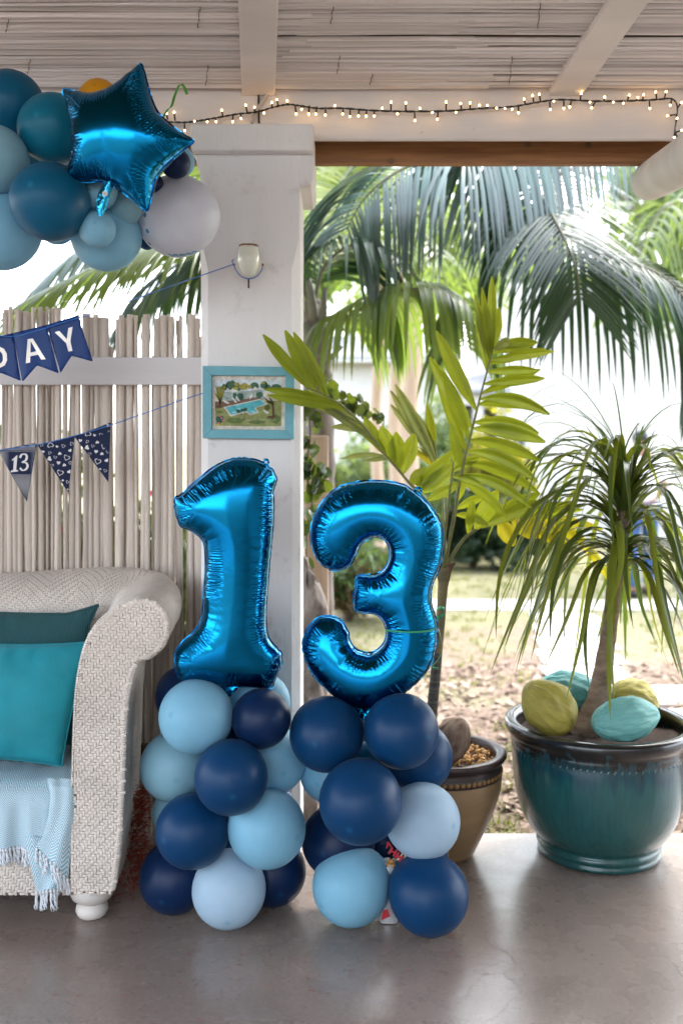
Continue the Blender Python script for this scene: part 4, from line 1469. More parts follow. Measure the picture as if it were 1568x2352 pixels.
bunt = thing('letter_bunting', 'royal blue swallowtail bunting with silver letters DAY before the fence', 'bunting', P(100, 800, 3.38))
ff = {
    'Y': ([(490, 130), (815, 30), (975, 515), (752, 452), (635, 635)], 0.010),
    'A': ([(140, 215), (490, 130), (618, 638), (392, 553), (237, 728)], 0.0),
    'D': ([(-190, 290), (142, 215), (222, 718), (10, 630), (-100, 800)], 0.010),
}
lets = {
    'Y': [[(575, 207), (622, 193), (706, 285), (737, 303), (692, 318)], [(717, 163), (762, 150), (737, 305), (700, 290)], [(692, 312), (738, 300), (760, 400), (718, 408)]],
    'A': [[(292, 280), (325, 274), (318, 523), (272, 530)], [(312, 277), (346, 272), (480, 488), (433, 493)], [(318, 420), (385, 405), (404, 440), (318, 458)]],
    'D': [[(-120, 360), (-75, 352), (-58, 590), (-104, 598)], [(-90, 354), (0, 358), (0, 404), (-86, 400)], [(0, 358), (45, 380), (22, 424), (0, 404)], [(45, 380), (74, 430), (32, 448), (22, 424)], [(74, 430), (78, 500), (35, 498), (32, 448)], [(78, 500), (55, 552), (20, 524), (35, 498)], [(55, 552), (0, 580), (-4, 535), (20, 524)], [(0, 580), (-70, 592), (-72, 546), (-4, 535)]],
}
for ch, (poly, offs) in ff.items():
    xs = [p[0] for p in poly]
    xm = (min(xs) + max(xs)) / 2

    def yd(X, Y_, xm=xm, offs=offs):
        u = (X - xm) / 180.0
        v = max(0, (Y_ - 150) / 500.0)
        return yb(X * .2197) + offs - 0.012 * (1 - u * u) * v + 0.006 * math.sin(u * 3 + 1) * v

    # fine triangulated sheet so that the card can curl
    pl = resample([(p[0], p[1]) for p in poly], 24)
    B = [Vector(p) for p in pl]
    gx, gy = np.meshgrid(np.arange(min(xs), max(xs), 28.0), np.arange(0, 820, 28.0))
    ins = inside([tuple(p) for p in pl], gx, gy)
    extra = [Vector((gx[i, j], gy[i, j])) for i, j in np.argwhere(ins) if min((Vector((gx[i, j], gy[i, j])) - b).length for b in B) > 12]
    res = delaunay_2d_cdt(B + extra, [], [list(range(len(B)))], 1, 1e-5)
    mb = MB()
    mb.add([P(*z8(v[0], v[1]), yd(v[0], v[1])) for v in res[0]], [tuple(f) for f in res[2]])
    fl = mb.build('flag', 'flag_blue', bunt)
    sm = fl.modifiers.new('thick', 'SOLIDIFY'); sm.thickness = 0.0008
    mb = MB()
    for poly2 in lets[ch]:
        mb.add([P(*z8(X, Y_), yd(X, Y_) - 0.0022) for X, Y_ in poly2], [tuple(range(len(poly2)))])
    mb.build('letter', 'silver', fl, smooth=False)
mb = MB()
rib = [(-40, 775 - 8), (32, 773), (72, 763), (110, 752), (178, 731), (213, 721), (300, 690), (400, 655), (470, 630), (537, 607)]
mb.tube(catmull([P(x, y, yb(x) - 0.001) for x, y in rib], 5), 0.0032, 5, flat=0.6)
mb.tube(catmull([P(537, 607, 3.50), P(533, 600, 3.50), P(537, 596, 3.5)], 4), 0.002, 5)
mb.tube(catmull([P(536, 607, 3.50), P(545, 625, 3.50), P(556, 636, 3.49), P(571, 640, 3.47), P(588, 636, 3.49), P(600, 622, 3.50), P(603, 612, 3.5)], 5), 0.002, 5)
mb.build('string', 'ribbon_blue', bunt)

heart = thing('pennant_bunting', 'navy pennant bunting printed with hearts, dots and the number 13', 'bunting', P(100, 1000, 3.55))


def yh(px):
    return 3.535 - (470 - px) / 470 * 0.10


def yd2(X, Y_):
    return yh(X * .2197) - 0.01 * max(0, (Y_ - 1300) / 600)


tri = [[(-22, 1440), (390, 1362), (285, 1978)], [(395, 1388), (786, 1290), (718, 1888)], [(780, 1297), (1162, 1148), (1135, 1775)]]
flags = []
for t in tri:
    mb = MB()
    plane_poly(mb, t, yd2, 0)
    flags.append((mb.build('flag', 'flag_navy', heart, smooth=False), t))


def in_tri(t, X, Y_, pad=0.0):
    s_ = []
    for i in range(3):
        a, b = t[i], t[(i + 1) % 3]
        L_ = math.hypot(b[0] - a[0], b[1] - a[1])
        s_.append(((b[0] - a[0]) * (Y_ - a[1]) - (b[1] - a[1]) * (X - a[0])) / L_)
    return min(s_) > pad or max(s_) < -pad


def heart_poly(cx, cy, s, ang, k=20):
    out = []
    for i in range(k):
        t = 2 * math.pi * i / k
        x = 16 * math.sin(t) ** 3 / 17
        y = -(13 * math.cos(t) - 5 * math.cos(2 * t) - 2 * math.cos(3 * t) - math.cos(4 * t)) / 17
        out.append((cx + s * (x * math.cos(ang) - y * math.sin(ang)), cy + s * (x * math.sin(ang) + y * math.cos(ang))))
    return out


hearts2 = [(530, 1385, 36, 3.0, 0), (598, 1402, 16, 0.4, 1), (665, 1397, 22, 0.3, 0), (635, 1315, 34, 0, 0), (740, 1300, 20, .5, 1), (752, 1370, 22, 2.6, 0), (450, 1457, 20, .2, 1), (438, 1387, 18, 2.8, 0),
           (523, 1467, 19, 2.6, 0), (627, 1475, 20, 3.0, 1), (580, 1514, 19, .3, 0), (735, 1443, 20, -.5, 1), (520, 1530, 27, 1.2, 1), (700, 1518, 36, .4, 0), (615, 1572, 22, .1, 1), (545, 1600, 22, 2.3, 0),
           (675, 1595, 20, 3.0, 1), (735, 1570, 20, 1.9, 0), (632, 1675, 38, .3, 0), (725, 1665, 22, -.6, 1), (658, 1755, 13, 2.9, 1), (710, 1772, 20, .4, 0), (712, 1850, 11, .3, 1), (682, 1830, 10, 2.8, 0), (568, 1665, 14, .6, 1), (470, 1345, 12, .5, 1)]
shift3 = (392, -118)
for fi, (fl, t) in enumerate(flags):
    mb = MB()
    if fi >= 1:
        for (X, Y_, s, an, solid) in hearts2:
            if fi == 2:
                X, Y_ = X + shift3[0], Y_ + shift3[1]
            o_ = heart_poly(X, Y_, s, an)
            ok = [in_tri(t, a, b, 2) for a, b in o_]
            if sum(ok) < len(o_) * 0.55:
                continue
            ctr = (X, Y_)

            def clampp(p):
                q = p
                for _ in range(12):
                    if in_tri(t, q[0], q[1], 2):
                        return q
                    q = (q[0] + (ctr[0] - q[0]) * 0.12, q[1] + (ctr[1] - q[1]) * 0.12)
                return q
            o_ = [clampp(p) for p in o_]
            if solid:
                vs = [P(*z8(*p), yd2(*p) - 0.0012) for p in o_]
                cc = P(*z8(X, Y_), yd2(X, Y_) - 0.0012)
                mb.add([cc] + vs, [(0, 1 + i, 1 + (i + 1) % len(vs)) for i in range(len(vs))])
            else:
                th = 0.76
                i_ = [(X + (p[0] - X) * th, Y_ + (p[1] - Y_) * th) for p in o_]
                n = len(o_)
                mb.add([P(*z8(*p), yd2(*p) - 0.0012) for p in o_] + [P(*z8(*p), yd2(*p) - 0.0012) for p in i_], [(i, (i + 1) % n, n + (i + 1) % n, n + i) for i in range(n)])
    else:
        row = 0
        yv = 1352
        while yv < 1960:
            xv = -10 + (row % 2) * 9.5
            while xv < 392:
                rad = None
                if in_tri(t, xv, yv, 4):
                    dx, dy = abs(xv - 210), yv - 1575
                    if dy > 110:
                        rad = 8.0 - abs(yv - 1790) / 45
                    elif dy < -115:
                        rad = 8.0 - max(0, (yv - 1390)) / 20
                    elif dx > 112:
                        rad = 3.0 + (dx - 112) / 14
                if rad and rad > 1.6:
                    rad = min(rad * 0.82, 6.4)
                    vs = [P(*z8(xv + math.cos(a * math.pi / 4) * rad, yv + math.sin(a * math.pi / 4) * rad), yd2(xv, yv) - 0.0014) for a in range(8)]
                    mb.add(vs, [tuple(range(8))])
                xv += 20
            yv += 16.5
            row += 1
        one_p = [[(122, 1545), (180, 1492), (188, 1500), (140, 1548)], [(150, 1520), (186, 1492), (172, 1648), (140, 1652)], [(114, 1662), (125, 1650), (192, 1648), (192, 1662), (118, 1672)]]
        for pl in one_p:
            mb.add([P(*z8(*p), yd2(*p) - 0.0018) for p in pl], [tuple(range(len(pl)))])
        c3 = catmull([Vector((212, 1520, 0)), Vector((228, 1488, 0)), Vector((262, 1480, 0)), Vector((284, 1505, 0)), Vector((272, 1545, 0)), Vector((238, 1566, 0)), Vector((275, 1572, 0)), Vector((292, 1605, 0)), Vector((272, 1640, 0)), Vector((238, 1650, 0)), Vector((212, 1625, 0))], 5)
        vs, fs = [], []
        for i, p in enumerate(c3):
            t_ = (c3[min(i + 1, len(c3) - 1)] - c3[max(i - 1, 0)]).normalized()
            nn = Vector((-t_.y, t_.x, 0))
            hw = 4 + 7 * abs(nn.x) + 1.5
            for sgn in (-1, 1):
                q = p + nn * hw * sgn
                vs.append(P(*z8(q.x, q.y), yd2(q.x, q.y) - 0.0018))
            if i:
                fs.append((2 * i - 2, 2 * i - 1, 2 * i + 1, 2 * i))
        mb.add(vs, fs)
    mb.build('print', 'print_white', fl, smooth=False)
mb = MB()
rib = [(-30, 1036), (0, 1034), (85, 1022), (172, 1001), (255, 976), (330, 950), (400, 925), (463, 904), (468, 902)]
mb.tube(catmull([P(x, y, yh(x) - 0.002 if x < 460 else 3.546) for x, y in rib], 5), 0.0032, 5, flat=0.6)
mb.build('string', 'ribbon_blue', heart)

# ================================================================== WALL LAMP
zl = lambda X, Y_: (488 + X * .1648, 516.7 + Y_ * .1648)
lamp = thing('wall_lamp', 'cream enamel uplight wall lamp with rusty rim on the pillar', 'wall lamp', P(571, 609, 3.55))
mb = MB()
s = 3.48 / F
ctr = P(571, 600, 3.485)
prof = []
for (hw, py) in ((1, 639.5), (9, 636), (17, 627), (23, 615), (26, 600), (26, 590), (24.5, 578), (21.5, 566)):
    prof.append((hw * s, -(py - 600) * s))
mb.lathe(prof, 28, ctr)
mb.lathe([(r_ * 0.95, z) for r_, z in prof[::-1]], 28, ctr)
mb.build('shade', 'enamel', lamp)
mb = MB()
rp = [(21.9, 567.5), (22.2, 563.5), (20.2, 562.5), (20.2, 567.5)]
mb.lathe([(h * s, -(py - 600) * s) for h, py in rp], 40, ctr)
mb.v = [(v[0], v[1], v[2] + 0.0012 * noise.noise(Vector((v[0] * 300, v[1] * 300, 0)))) for v in mb.v]
mb.build('rim', 'rust', lamp)
mb = MB()
c = P(571, 609, 3.55)
s2 = 3.54 / F
prof = [(0.001, 0.030), (20 * s2, 0.030), (28 * s2, 0.024), (32 * s2, 0.012), (33 * s2, 0.0)]
mb.lathe(prof, 32)
mb.v = [(c.x + v[0], c.y - v[2], c.z + v[1]) for v in mb.v]
mb.build('back_plate', 'plaster_cream', lamp)
for sx_ in (-1, 1):
    mb = MB()
    c = P(571 + sx_ * 32.5, 609, 3.535)
    mb.lathe([(0.0005, 0.006), (0.003, 0.005), (0.004, 0.0), (0.003, -0.003)], 10, c)
    mb.build('screw', 'rust', lamp)
mb = MB()
c = P(571, 640, 3.49)
mb.tube([c + Vector((0, 0, 0.004)), P(571, 662, 3.49)], 0.003, 6)
mb.build('switch_cord', 'black', lamp)

# ================================================================== FRAMED PICTURE
zp = lambda X, Y_: (447.8 + X * .1648, 821 + Y_ * .1648)
pic = thing('picture_frame', 'teal framed watercolour of a garden swimming pool on the pillar', 'picture', P(570, 1009, 3.53))
oc = [(107, 117), (1383, 133), (1375, 1140), (107, 1125)]
ic = [(233, 248), (1258, 258), (1252, 1010), (233, 1003)]
YP = 3.522
names = ['top', 'side', 'bottom', 'side']
for i in range(4):
    j = (i + 1) % 4
    mb = MB()
    q = [P(*zp(*p), YP) for p in (oc[i], oc[j], ic[j], ic[i])]
    mb.prism(q, (0, 0.026, 0))
    o = mb.build('frame_bar', 'frame_teal', pic, smooth=False)
    b = o.modifiers.new('edge', 'BEVEL'); b.width = 0.0016; b.segments = 2
PC = {}


def pcol(key, c):
    if key not in PC:
        PC[key] = pm('watercolour_' + key, c, 0.8, var=0.22, vscale=55)
    return PC[key]


layer = [0]
sheet = None


def paint(key, c, polys):
    global sheet
    layer[0] += 1
    mbx = MB()
    for pl in polys:
        mbx.add([P(*zp(*p), YP + 0.016 - layer[0] * 0.00022) for p in pl], [tuple(range(len(pl)))])
    o_ = mbx.build('paper' if sheet is None else 'paint_wash', pcol(key, c), pic if sheet is None else sheet, smooth=False)
    if sheet is None:
        sheet = o_
    else:
        o_['kind'] = 'stuff'


rs = random.Random(4)


def blob(cx, cy, rx, ry, n=14, j=0.18):
    return [(cx + math.cos(2 * math.pi * i / n) * rx * rs.uniform(1 - j, 1 + j), cy + math.sin(2 * math.pi * i / n) * ry * rs.uniform(1 - j, 1 + j)) for i in range(n)]


paint('paper', (0.62, 0.57, 0.50), [ic])
paint('sky', (0.55, 0.62, 0.66), [[(278, 310), (1205, 310), (1205, 480), (278, 480)]])
paint('lawn', (0.25, 0.28, 0.10), [[(280, 640), (1205, 600), (1203, 955), (900, 962), (600, 955), (290, 950)]])
paint('lawn_dark', (0.12, 0.17, 0.05), [blob(1120, 860, 80, 60), blob(560, 880, 120, 40), blob(860, 900, 120, 30), blob(340, 760, 50, 22)])
paint('hedge', (0.30, 0.38, 0.36), [[(360, 480), (950, 455), (960, 590), (360, 620)]])
paint('trees', (0.055, 0.12, 0.07), [blob(410, 415, 45, 48), blob(510, 385, 75, 62), blob(600, 420, 60, 45), blob(825, 395, 62, 48), blob(960, 385, 48, 55), blob(1130, 415, 75, 48), blob(1020, 410, 40, 30)])
paint('trees_light', (0.30, 0.27, 0.05), [blob(580, 375, 35, 25), blob(680, 405, 60, 48), blob(760, 410, 30, 25), blob(950, 350, 25, 18), blob(560, 430, 40, 20)])
paint('earth', (0.16, 0.10, 0.07), [[(282, 615), (400, 612), (640, 590), (900, 545), (940, 590), (640, 660), (400, 700), (282, 705)]])
paint('pool_edge', (0.60, 0.57, 0.52), [[(398, 692), (915, 575), (1010, 650), (848, 705), (893, 765), (775, 808), (715, 765), (495, 825)]])
paint('pool', (0.09, 0.42, 0.48), [[(432, 697), (912, 590), (985, 648), (826, 704), (872, 755), (780, 790), (725, 748), (505, 800)]])
paint('pool_light', (0.25, 0.58, 0.62), [blob(640, 720, 60, 16), blob(560, 765, 45, 14), blob(800, 760, 40, 16)])
paint('palm_leaf', (0.23, 0.22, 0.035), [[(345, 660), (285 + 22 * k_, 395 + 10 * (k_ % 3)), (300 + 22 * k_, 395 + 12 * (k_ % 2)), (355, 660)] for k_ in range(7)] + [[(345, 620), (282, 520), (300, 500), (355, 610)]])
paint('shrub', (0.03, 0.10, 0.06), [blob(555, 530, 30, 42), blob(630, 545, 46, 55), blob(895, 520, 46, 40), blob(450, 565, 10, 10), blob(605, 748, 30, 26), blob(655, 735, 26, 24), blob(700, 725, 30, 28), blob(345, 860, 55, 60)])
paint('brown', (0.11, 0.055, 0.03), [[(1070, 640), (1098, 640), (1105, 820), (1078, 820)], blob(1060, 830, 60, 18), blob(340, 685, 40, 18), [(640, 770), (646, 768), (688, 870), (680, 872)], [(690, 760), (697, 760), (700, 860), (694, 862)]])
paint('palm_dark', (0.10, 0.105, 0.02), [[(1080, 650), (950 + 20 * k_, 560 + 26 * (k_ % 4)), (965 + 20 * k_, 555 + 22 * (k_ % 4)), (1092, 650)] for k_ in range(8)] + [blob(1010, 700, 40, 36)])
paint('white', (0.62, 0.61, 0.58), [[(465, 480), (525, 430), (590, 480)], [(785, 455), (840, 405), (898, 455)], [(518, 480), (526, 480), (526, 560), (520, 560)], [(836, 455), (842, 455), (842, 570), (836, 570)], [(390, 590), (470, 625), (468, 650), (410, 625)], [(510, 565), (530, 560), (590, 620), (560, 632)], [(565, 545), (585, 540), (630, 605), (605, 612)], [(755, 545), (800, 505), (805, 550), (765, 585)], [(945, 735), (965, 728), (1035, 770), (1000, 790)]])
paint('flowers', (0.50, 0.18, 0.24), [blob(345, 815, 18, 14), blob(372, 845, 16, 15), blob(395, 880, 16, 16), blob(330, 915, 18, 14)])
paint('yellow', (0.50, 0.42, 0.03), [blob(320, 940, 30, 10), blob(378, 925, 14, 14)])
# hand-written line
layer[0] += 1
mb = MB()
rs = random.Random(9)
for (x0, x1, yb0, amp) in ((705, 1130, 875, 16), (690, 780, 925, 16), (905, 1030, 915, 12)):
    pts = []
    x = x0
    while x < x1:
        pts.append(P(*zp(x + rs.uniform(-4, 4), yb0 + amp * math.sin(x * 0.23) * rs.uniform(0.2, 1.2) - (20 if rs.random() < .08 else 0)), YP + 0.016 - layer[0] * 0.00022))
        x += 6
    mb.tube(pts, 0.00035, 4, flat=0.3)
mb.build('handwriting', pcol('ink', (0.55, 0.58, 0.45)), sheet)

# ================================================================== WICKER SOFA
sofa = thing('wicker_sofa', 'white woven wicker sofa with rolled arm on bun feet', 'sofa', (-0.9, 3.4, 0))
YA = 3.06
apx = [(170, 1808), (173, 1702), (179, 1585), (193, 1503), (211, 1456), (234, 1424), (264, 1403), (293, 1388), (322, 1380), (351, 1383), (372, 1400), (384, 1424), (384, 1456), (375, 1479), (360, 1497), (340, 1510), (322, 1514), (310, 1526), (300, 1555), (293, 1585), (287, 1643), (284, 1731), (281, 1808), (277, 1891), (268, 1980), (258, 2052)]
prof = [Vector((P(x, y, YA).x, P(x, y, YA).z, 0)) for x, y in apx]
UREF = P(322, 1440, YA).x
pr = resample([(p.x - UREF, p.y) for p in catmull(prof, 4)], 0.0085, closed=False)     # (u outward, z)
# path of the roll: forward end of the arm to the corner to the back
path0 = catmull([Vector((UREF, YA, 0)), Vector((UREF - 0.015, 3.30, 0)), Vector((UREF - 0.030, 3.48, 0)), Vector((UREF - 0.080, 3.60, 0)), Vector((UREF - 0.20, 3.665, 0)), Vector((UREF - 0.4, 3.68, 0)), Vector((UREF - 1.15, 3.68, 0))], 8)
path = resample([(p.x, p.y) for p in path0], 0.0085, closed=False)
PT = np.gradient(path, axis=0)
PT /= np.sqrt((PT ** 2).sum(1))[:, None]
PN = np.stack([PT[:, 1], -PT[:, 0]], 1)          # outward
pr_t = np.gradient(pr, axis=0)
pr_t /= np.sqrt((pr_t ** 2).sum(1))[:, None]
pr_n = np.stack([-pr_t[:, 1], pr_t[:, 0]], 1)     # normal in (u, z), pointing out of the body
NP_, NV = len(path), len(pr)


def lift(i):
    t = i / NP_
    return 0.022 * math.exp(-((t - 0.42) / 0.16) ** 2) - 0.03 * max(0, t - 0.6)


def surf(i, j, h=0.0):
    """i along path, j along the section (floats), h lift along the normal"""
    i0 = min(max(int(i), 0), NP_ - 2); a = i - i0
    j0 = min(max(int(j), 0), NV - 2); b = j - j0
    p = path[i0] * (1 - a) + path[i0 + 1] * a
    n = PN[i0] * (1 - a) + PN[i0 + 1] * a
    q = pr[j0] * (1 - b) + pr[j0 + 1] * b
    m = pr_n[j0]
    u, z = q[0] + m[0] * h, q[1] + m[1] * h
    return (p[0] + n[0] * u, p[1] + n[1] * u, z + (lift(i) if z > 0.5 else lift(i) * max(0, (z - 0.2) / 0.3)))


mb = MB()
vs, fs = [], []
I = list(range(0, NP_, 3)); J = list(range(0, NV, 2))
if J[-1] != NV - 1:
    J.append(NV - 1)
for i in I:
    for j in J:
        vs.append(surf(i, j))
for a in range(len(I) - 1):
    for b in range(len(J) - 1):
        fs.append((a * len(J) + b, (a + 1) * len(J) + b, (a + 1) * len(J) + b + 1, a * len(J) + b + 1))
mb.add(vs, fs)
mb.build('frame', 'wicker_dark', sofa)


def weave(fn, ni, nj, ok=None, hgt=0.0042, twist=1, block=0, seed=1):
    """2/2 twill of flat cane: every visible float is a small arched strip"""
    mbx = MB()
    rs_ = random.Random(seed)

    def top(i, j):
        k_ = j
        if block and (i // block) % 2:
            k_ = -j
        return ((i + k_ * twist) % 4) < 2
    for i in range(ni):
        for j in range(nj):
            if ok and not ok(i + 0.5, j + 0.5):
                continue
            tw = top(i, j)
            if tw and not top(i, j - 1):
                L_ = 1
                while L_ < 3 and top(i, j + L_):
                    L_ += 1
                jj = rs_.uniform(-0.06, 0.06)
                vs, hs = [], (-0.2, 0.9, 1.0, -0.2)
                for t, hh in zip((-0.12, L_ * 0.3, L_ * 0.7, L_ + 0.12), hs):
                    for u, h2 in ((0.06, 0.25), (0.5, 1.0), (0.94, 0.25)):
                        vs.append(fn(i + u + jj, j + t, hgt * (hh * h2)))
                mbx.add(vs, [(r_ * 3 + c, r_ * 3 + c + 1, r_ * 3 + c + 4, r_ * 3 + c + 3) for r_ in range(3) for c in range(2)])
            if (not tw) and (i == 0 or top(i - 1, j)):
                L_ = 1
                while L_ < 3 and not top(i + L_, j):
                    L_ += 1
                jj = rs_.uniform(-0.06, 0.06)
                vs, hs = [], (-0.2, 0.9, 1.0, -0.2)
                for t, hh in zip((-0.12, L_ * 0.3, L_ * 0.7, L_ + 0.12), hs):
                    for u, h2 in ((0.06, 0.25), (0.5, 1.0), (0.94, 0.25)):
                        vs.append(fn(i + t, j + u + jj, hgt * (hh * h2)))
                mbx.add(vs, [(r_ * 3 + c, r_ * 3 + c + 1, r_ * 3 + c + 4, r_ * 3 + c + 3) for r_ in range(3) for c in range(2)])
    return mbx


mb = weave(lambda i, j, h: surf(i, j, h + 0.001), NP_ - 2, NV - 2, block=12)
o = mb.build('woven_cane', 'wicker', sofa)
o['kind'] = 'stuff'
# front panel of the arm
out2 = [(p.x, p.y) for p in catmull(prof, 3)] + [(P(165, 2050, YA).x, P(165, 2050, YA).z), (P(166, 1930, YA).x, P(166, 1930, YA).z)]
outr = resample(out2, 0.010)
mb = MB()
pz = [(x, YA - 0.002, z) for x, z in outr]
res = delaunay_2d_cdt([Vector(p) for p in outr], [], [list(range(len(outr)))], 1, 1e-6)
mb.add([(v[0], YA - 0.002, v[1]) for v in res[0]], [tuple(f) for f in res[2]])
mb.build('arm_front', 'wicker_dark', sofa, smooth=False)
CELL = 0.0088
x0, z0 = min(p[0] for p in out2), min(p[1] for p in out2)
x1, z1 = max(p[0] for p in out2), max(p[1] for p in out2)
nx_, nz_ = int((x1 - x0) / CELL) + 1, int((z1 - z0) / CELL) + 1
gx, gz = np.meshgrid(x0 + (np.arange(nx_) + 0.5) * CELL, z0 + (np.arange(nz_) + 0.5) * CELL, indexing='ij')
msk = inside([tuple(p) for p in outr], gx, gz)


def fpan(i, j, h):
    x, z = x0 + i * CELL, z0 + j * CELL
    return (x + 0.0012 * noise.noise(Vector((x * 20, z * 20, 0))), YA - 0.004 - h * 1.1 - 0.004 * 1, z + 0.0012 * noise.noise(Vector((x * 20, z * 20, 5))))


mb = weave(fpan, nx_, nz_, ok=lambda i, j: msk[min(int(i), nx_ - 1), min(int(j), nz_ - 1)], twist=-1, seed=3)
o = mb.build('woven_cane', 'wicker', sofa)
o['kind'] = 'stuff'
# braided edge round the panel
mb = MB()
bd = resample(out2[:-2], 0.0075, closed=False)
for i in range(1, len(bd) - 2):
    t = bd[i + 1] - bd[i - 1]
    t = t / math.hypot(*t)
    nn = np.array([-t[1], t[0]])
    for sgn in (1,):
        a = bd[i] + nn * 0.004 - t * 0.006
        c = bd[i] - nn * 0.009 + t * 0.006
        pts = [(a[0], YA + 0.006, a[1]), (bd[i][0] + nn[0] * 0.003, YA - 0.005, bd[i][1] + nn[1] * 0.003), (bd[i][0] - nn[0] * 0.004, YA - 0.0085, bd[i][1] - nn[1] * 0.004), (c[0], YA - 0.003, c[1])]
        mb.tube(pts, 0.0058, 6, flat=0.5)
o = mb.build('braided_edge', 'wicker', sofa)
o['kind'] = 'stuff'
# apron below the seat
AY = 3.105
zb0, zt0 = P(0, 2056, AY).z, 0.44
mb = MB()
mb.box((-2.0, AY + 0.002, zb0), (-0.82, 3.60, 0.40))
mb.build('seat_base', 'wicker_dark', sofa, smooth=False)
nax = int(0.5 / CELL)
mb = weave(lambda i, j, h: (-1.30 + i * CELL, AY - 0.001 - h * 1.1, zb0 + j * CELL), nax, int((0.375 - zb0) / CELL), seed=6, block=14)
o = mb.build('woven_cane', 'wicker', sofa)
o['kind'] = 'stuff'
# bun feet
for fxp, fy_ in ((212, 3.165), (None, 3.60)):
    mb = MB()
    c = P(212, 2130, 3.165)
    cx = c.x if fxp else c.x - 0.03
    s = 3.165 / F
    prof2 = [(0.02, 0.0), (0.036, 0.002), (0.046, 0.010), (0.051, 0.022), (0.049, 0.036), (0.040, 0.046), (0.036, 0.049), (0.048, 0.053), (0.062, 0.064), (0.070, 0.080), (0.071, 0.094), (0.068, 0.108), (0.060, 0.117), (0.05, 0.122)]
    mb.lathe(prof2, 36, (cx, fy_, 0.0))
    mb.build('foot', 'foot', sofa)
# seat cushion
mb = MB()
nx2, ny2 = 20, 14
vs, fs = [], []
for i in range(nx2 + 1):
    for j in range(ny2 + 1):
        u, v = i / nx2, j / ny2
        x = -2.0 + u * 1.19
        y = 3.125 + v * 0.40
        edge = min(1, min(v, 1 - v) / 0.12, (1 - u) / 0.04)
        vs.append((x, y, 0.405 + 0.025 * math.sqrt(max(0, 1 - (1 - edge) ** 2))))
for i in range(nx2):
    for j in range(ny2):
        fs.append((i * (ny2 + 1) + j, (i + 1) * (ny2 + 1) + j, (i + 1) * (ny2 + 1) + j + 1, i * (ny2 + 1) + j + 1))
mb.add(vs, fs)
mb.build('seat_cushion', 'cushion_teal', sofa)

# ---------------------------------------------------------------- cushions


def pillow(name, label, corners, Y, mat, hgt, yaw, tilt, extra=None, namp=0.003):
    cx = sum(c[0] for c in corners) / len(corners); cy = sum(c[1] for c in corners) / len(corners)
    s = Y / F
    out = []
    n = len(corners)
    for i in range(n):
        a, b = Vector(corners[i]), Vector(corners[(i + 1) % n])
        L_ = (b - a).length
        nn = Vector((-(b - a).y, (b - a).x)).normalized()
        for k_ in range(10):
            t = k_ / 10
            p = a.lerp(b, t) + nn * (math.sin(math.pi * t) ** 0.8) * L_ * 0.028 * (1 if extra is None else extra)
            out.append(((p.x - cx) * s, -(p.y - cy) * s))
    vs, fs, sa, da, Bd = inflate(out, 0.008, hgt, pleat=0.0018, plam=0.07, pwid=0.05, iters=900, power=0.5, noise_amp=namp, crease=0.006)
    o_ = P(cx, cy, Y)
    rot = Matrix.Rotation(yaw, 3, 'Z') @ Matrix.Rotation(tilt, 3, 'X')
    root = thing(name, label, 'cushion', o_)
    mbx = MB()
    mbx.add([o_ + rot @ Vector(v) for v in vs], fs)
    mbx.build('cover', mat, root)
    mbx = MB()
    pp = [o_ + rot @ Vector((b[0], 0, b[1])) for b in Bd]
    pp.append(pp[0])
    mbx.tube(pp, 0.0035, 6, caps=False)
    mbx.build('piping', mat, root)
    return root


pillow('cushion', 'plain bright teal square cushion propped against the wicker arm', [(-175, 1472), (206, 1474), (156, 1750), (-160, 1738)], 3.27, 'cushion_teal', 0.095, R(-4), R(-12), namp=0.007)
pillow('cushion', 'dark petrol corduroy cushion behind the bright teal one', [(-190, 1400), (150, 1410), (224, 1388), (203, 1440), (196, 1700), (-190, 1700)], 3.41, 'corduroy', 0.06, R(-3), R(-10), extra=0.4)

# ---------------------------------------------------------------- throw
thr = thing('throw_blanket', 'pale blue chevron throw with white tassels draped over the sofa seat', 'blanket', P(60, 1960, 3.09))
AYT = 3.082


def cloth(fn, nu, nv, su, sv):
    mbx = MB()
    vs, uv, fs = [], [], []
    for i in range(nu + 1):
        for j in range(nv + 1):
            u, v = i / nu, j / nv
            vs.append(fn(u, v)); uv.append((u * su, v * sv))
    for i in range(nu):
        for j in range(nv):
            fs.append((i * (nv + 1) + j, (i + 1) * (nv + 1) + j, (i + 1) * (nv + 1) + j + 1, i * (nv + 1) + j + 1))
    mbx.add(vs, fs)
    mbx.uv = uv
    return mbx


def f_main(u, v):
    # v 0 at the back of the seat, 1 at the hem; u across
    px = -90 + u * 262
    if v < 0.45:
        t = v / 0.45
        Y = 3.50 - t * 0.385
        x = (px - 784) / F * 3.2
        z = 0.436 + 0.006 * noise.noise(Vector((x * 14, Y * 10, 0))) + (0.006 * noise.noise(Vector((x * 30, Y * 25, 4))) if t < .5 else 0)
        if t > 0.86:
            z -= 0.012 * ((t - 0.86) / 0.14) ** 2
        return (x, Y, z)
    t = (v - 0.45) / 0.55
    x = (px - 784) / F * 3.2 - 0.012 * t * (1 if u < 0.8 else 0)
    zhem = 0.262 - 0.010 * u
    z = 0.424 + (zhem - 0.424) * t
    fold = 0.010 * math.sin(x * 52) * t + 0.006 * math.sin(x * 97 + 1) * t
    y = 3.115 - 0.034 * min(1, t * 5) ** 0.5 - fold - 0.010 * t
    return (x, y, z)


mb = cloth(f_main, 56, 40, 0.38, 0.58)
mb.build('cloth', 'throw', thr)


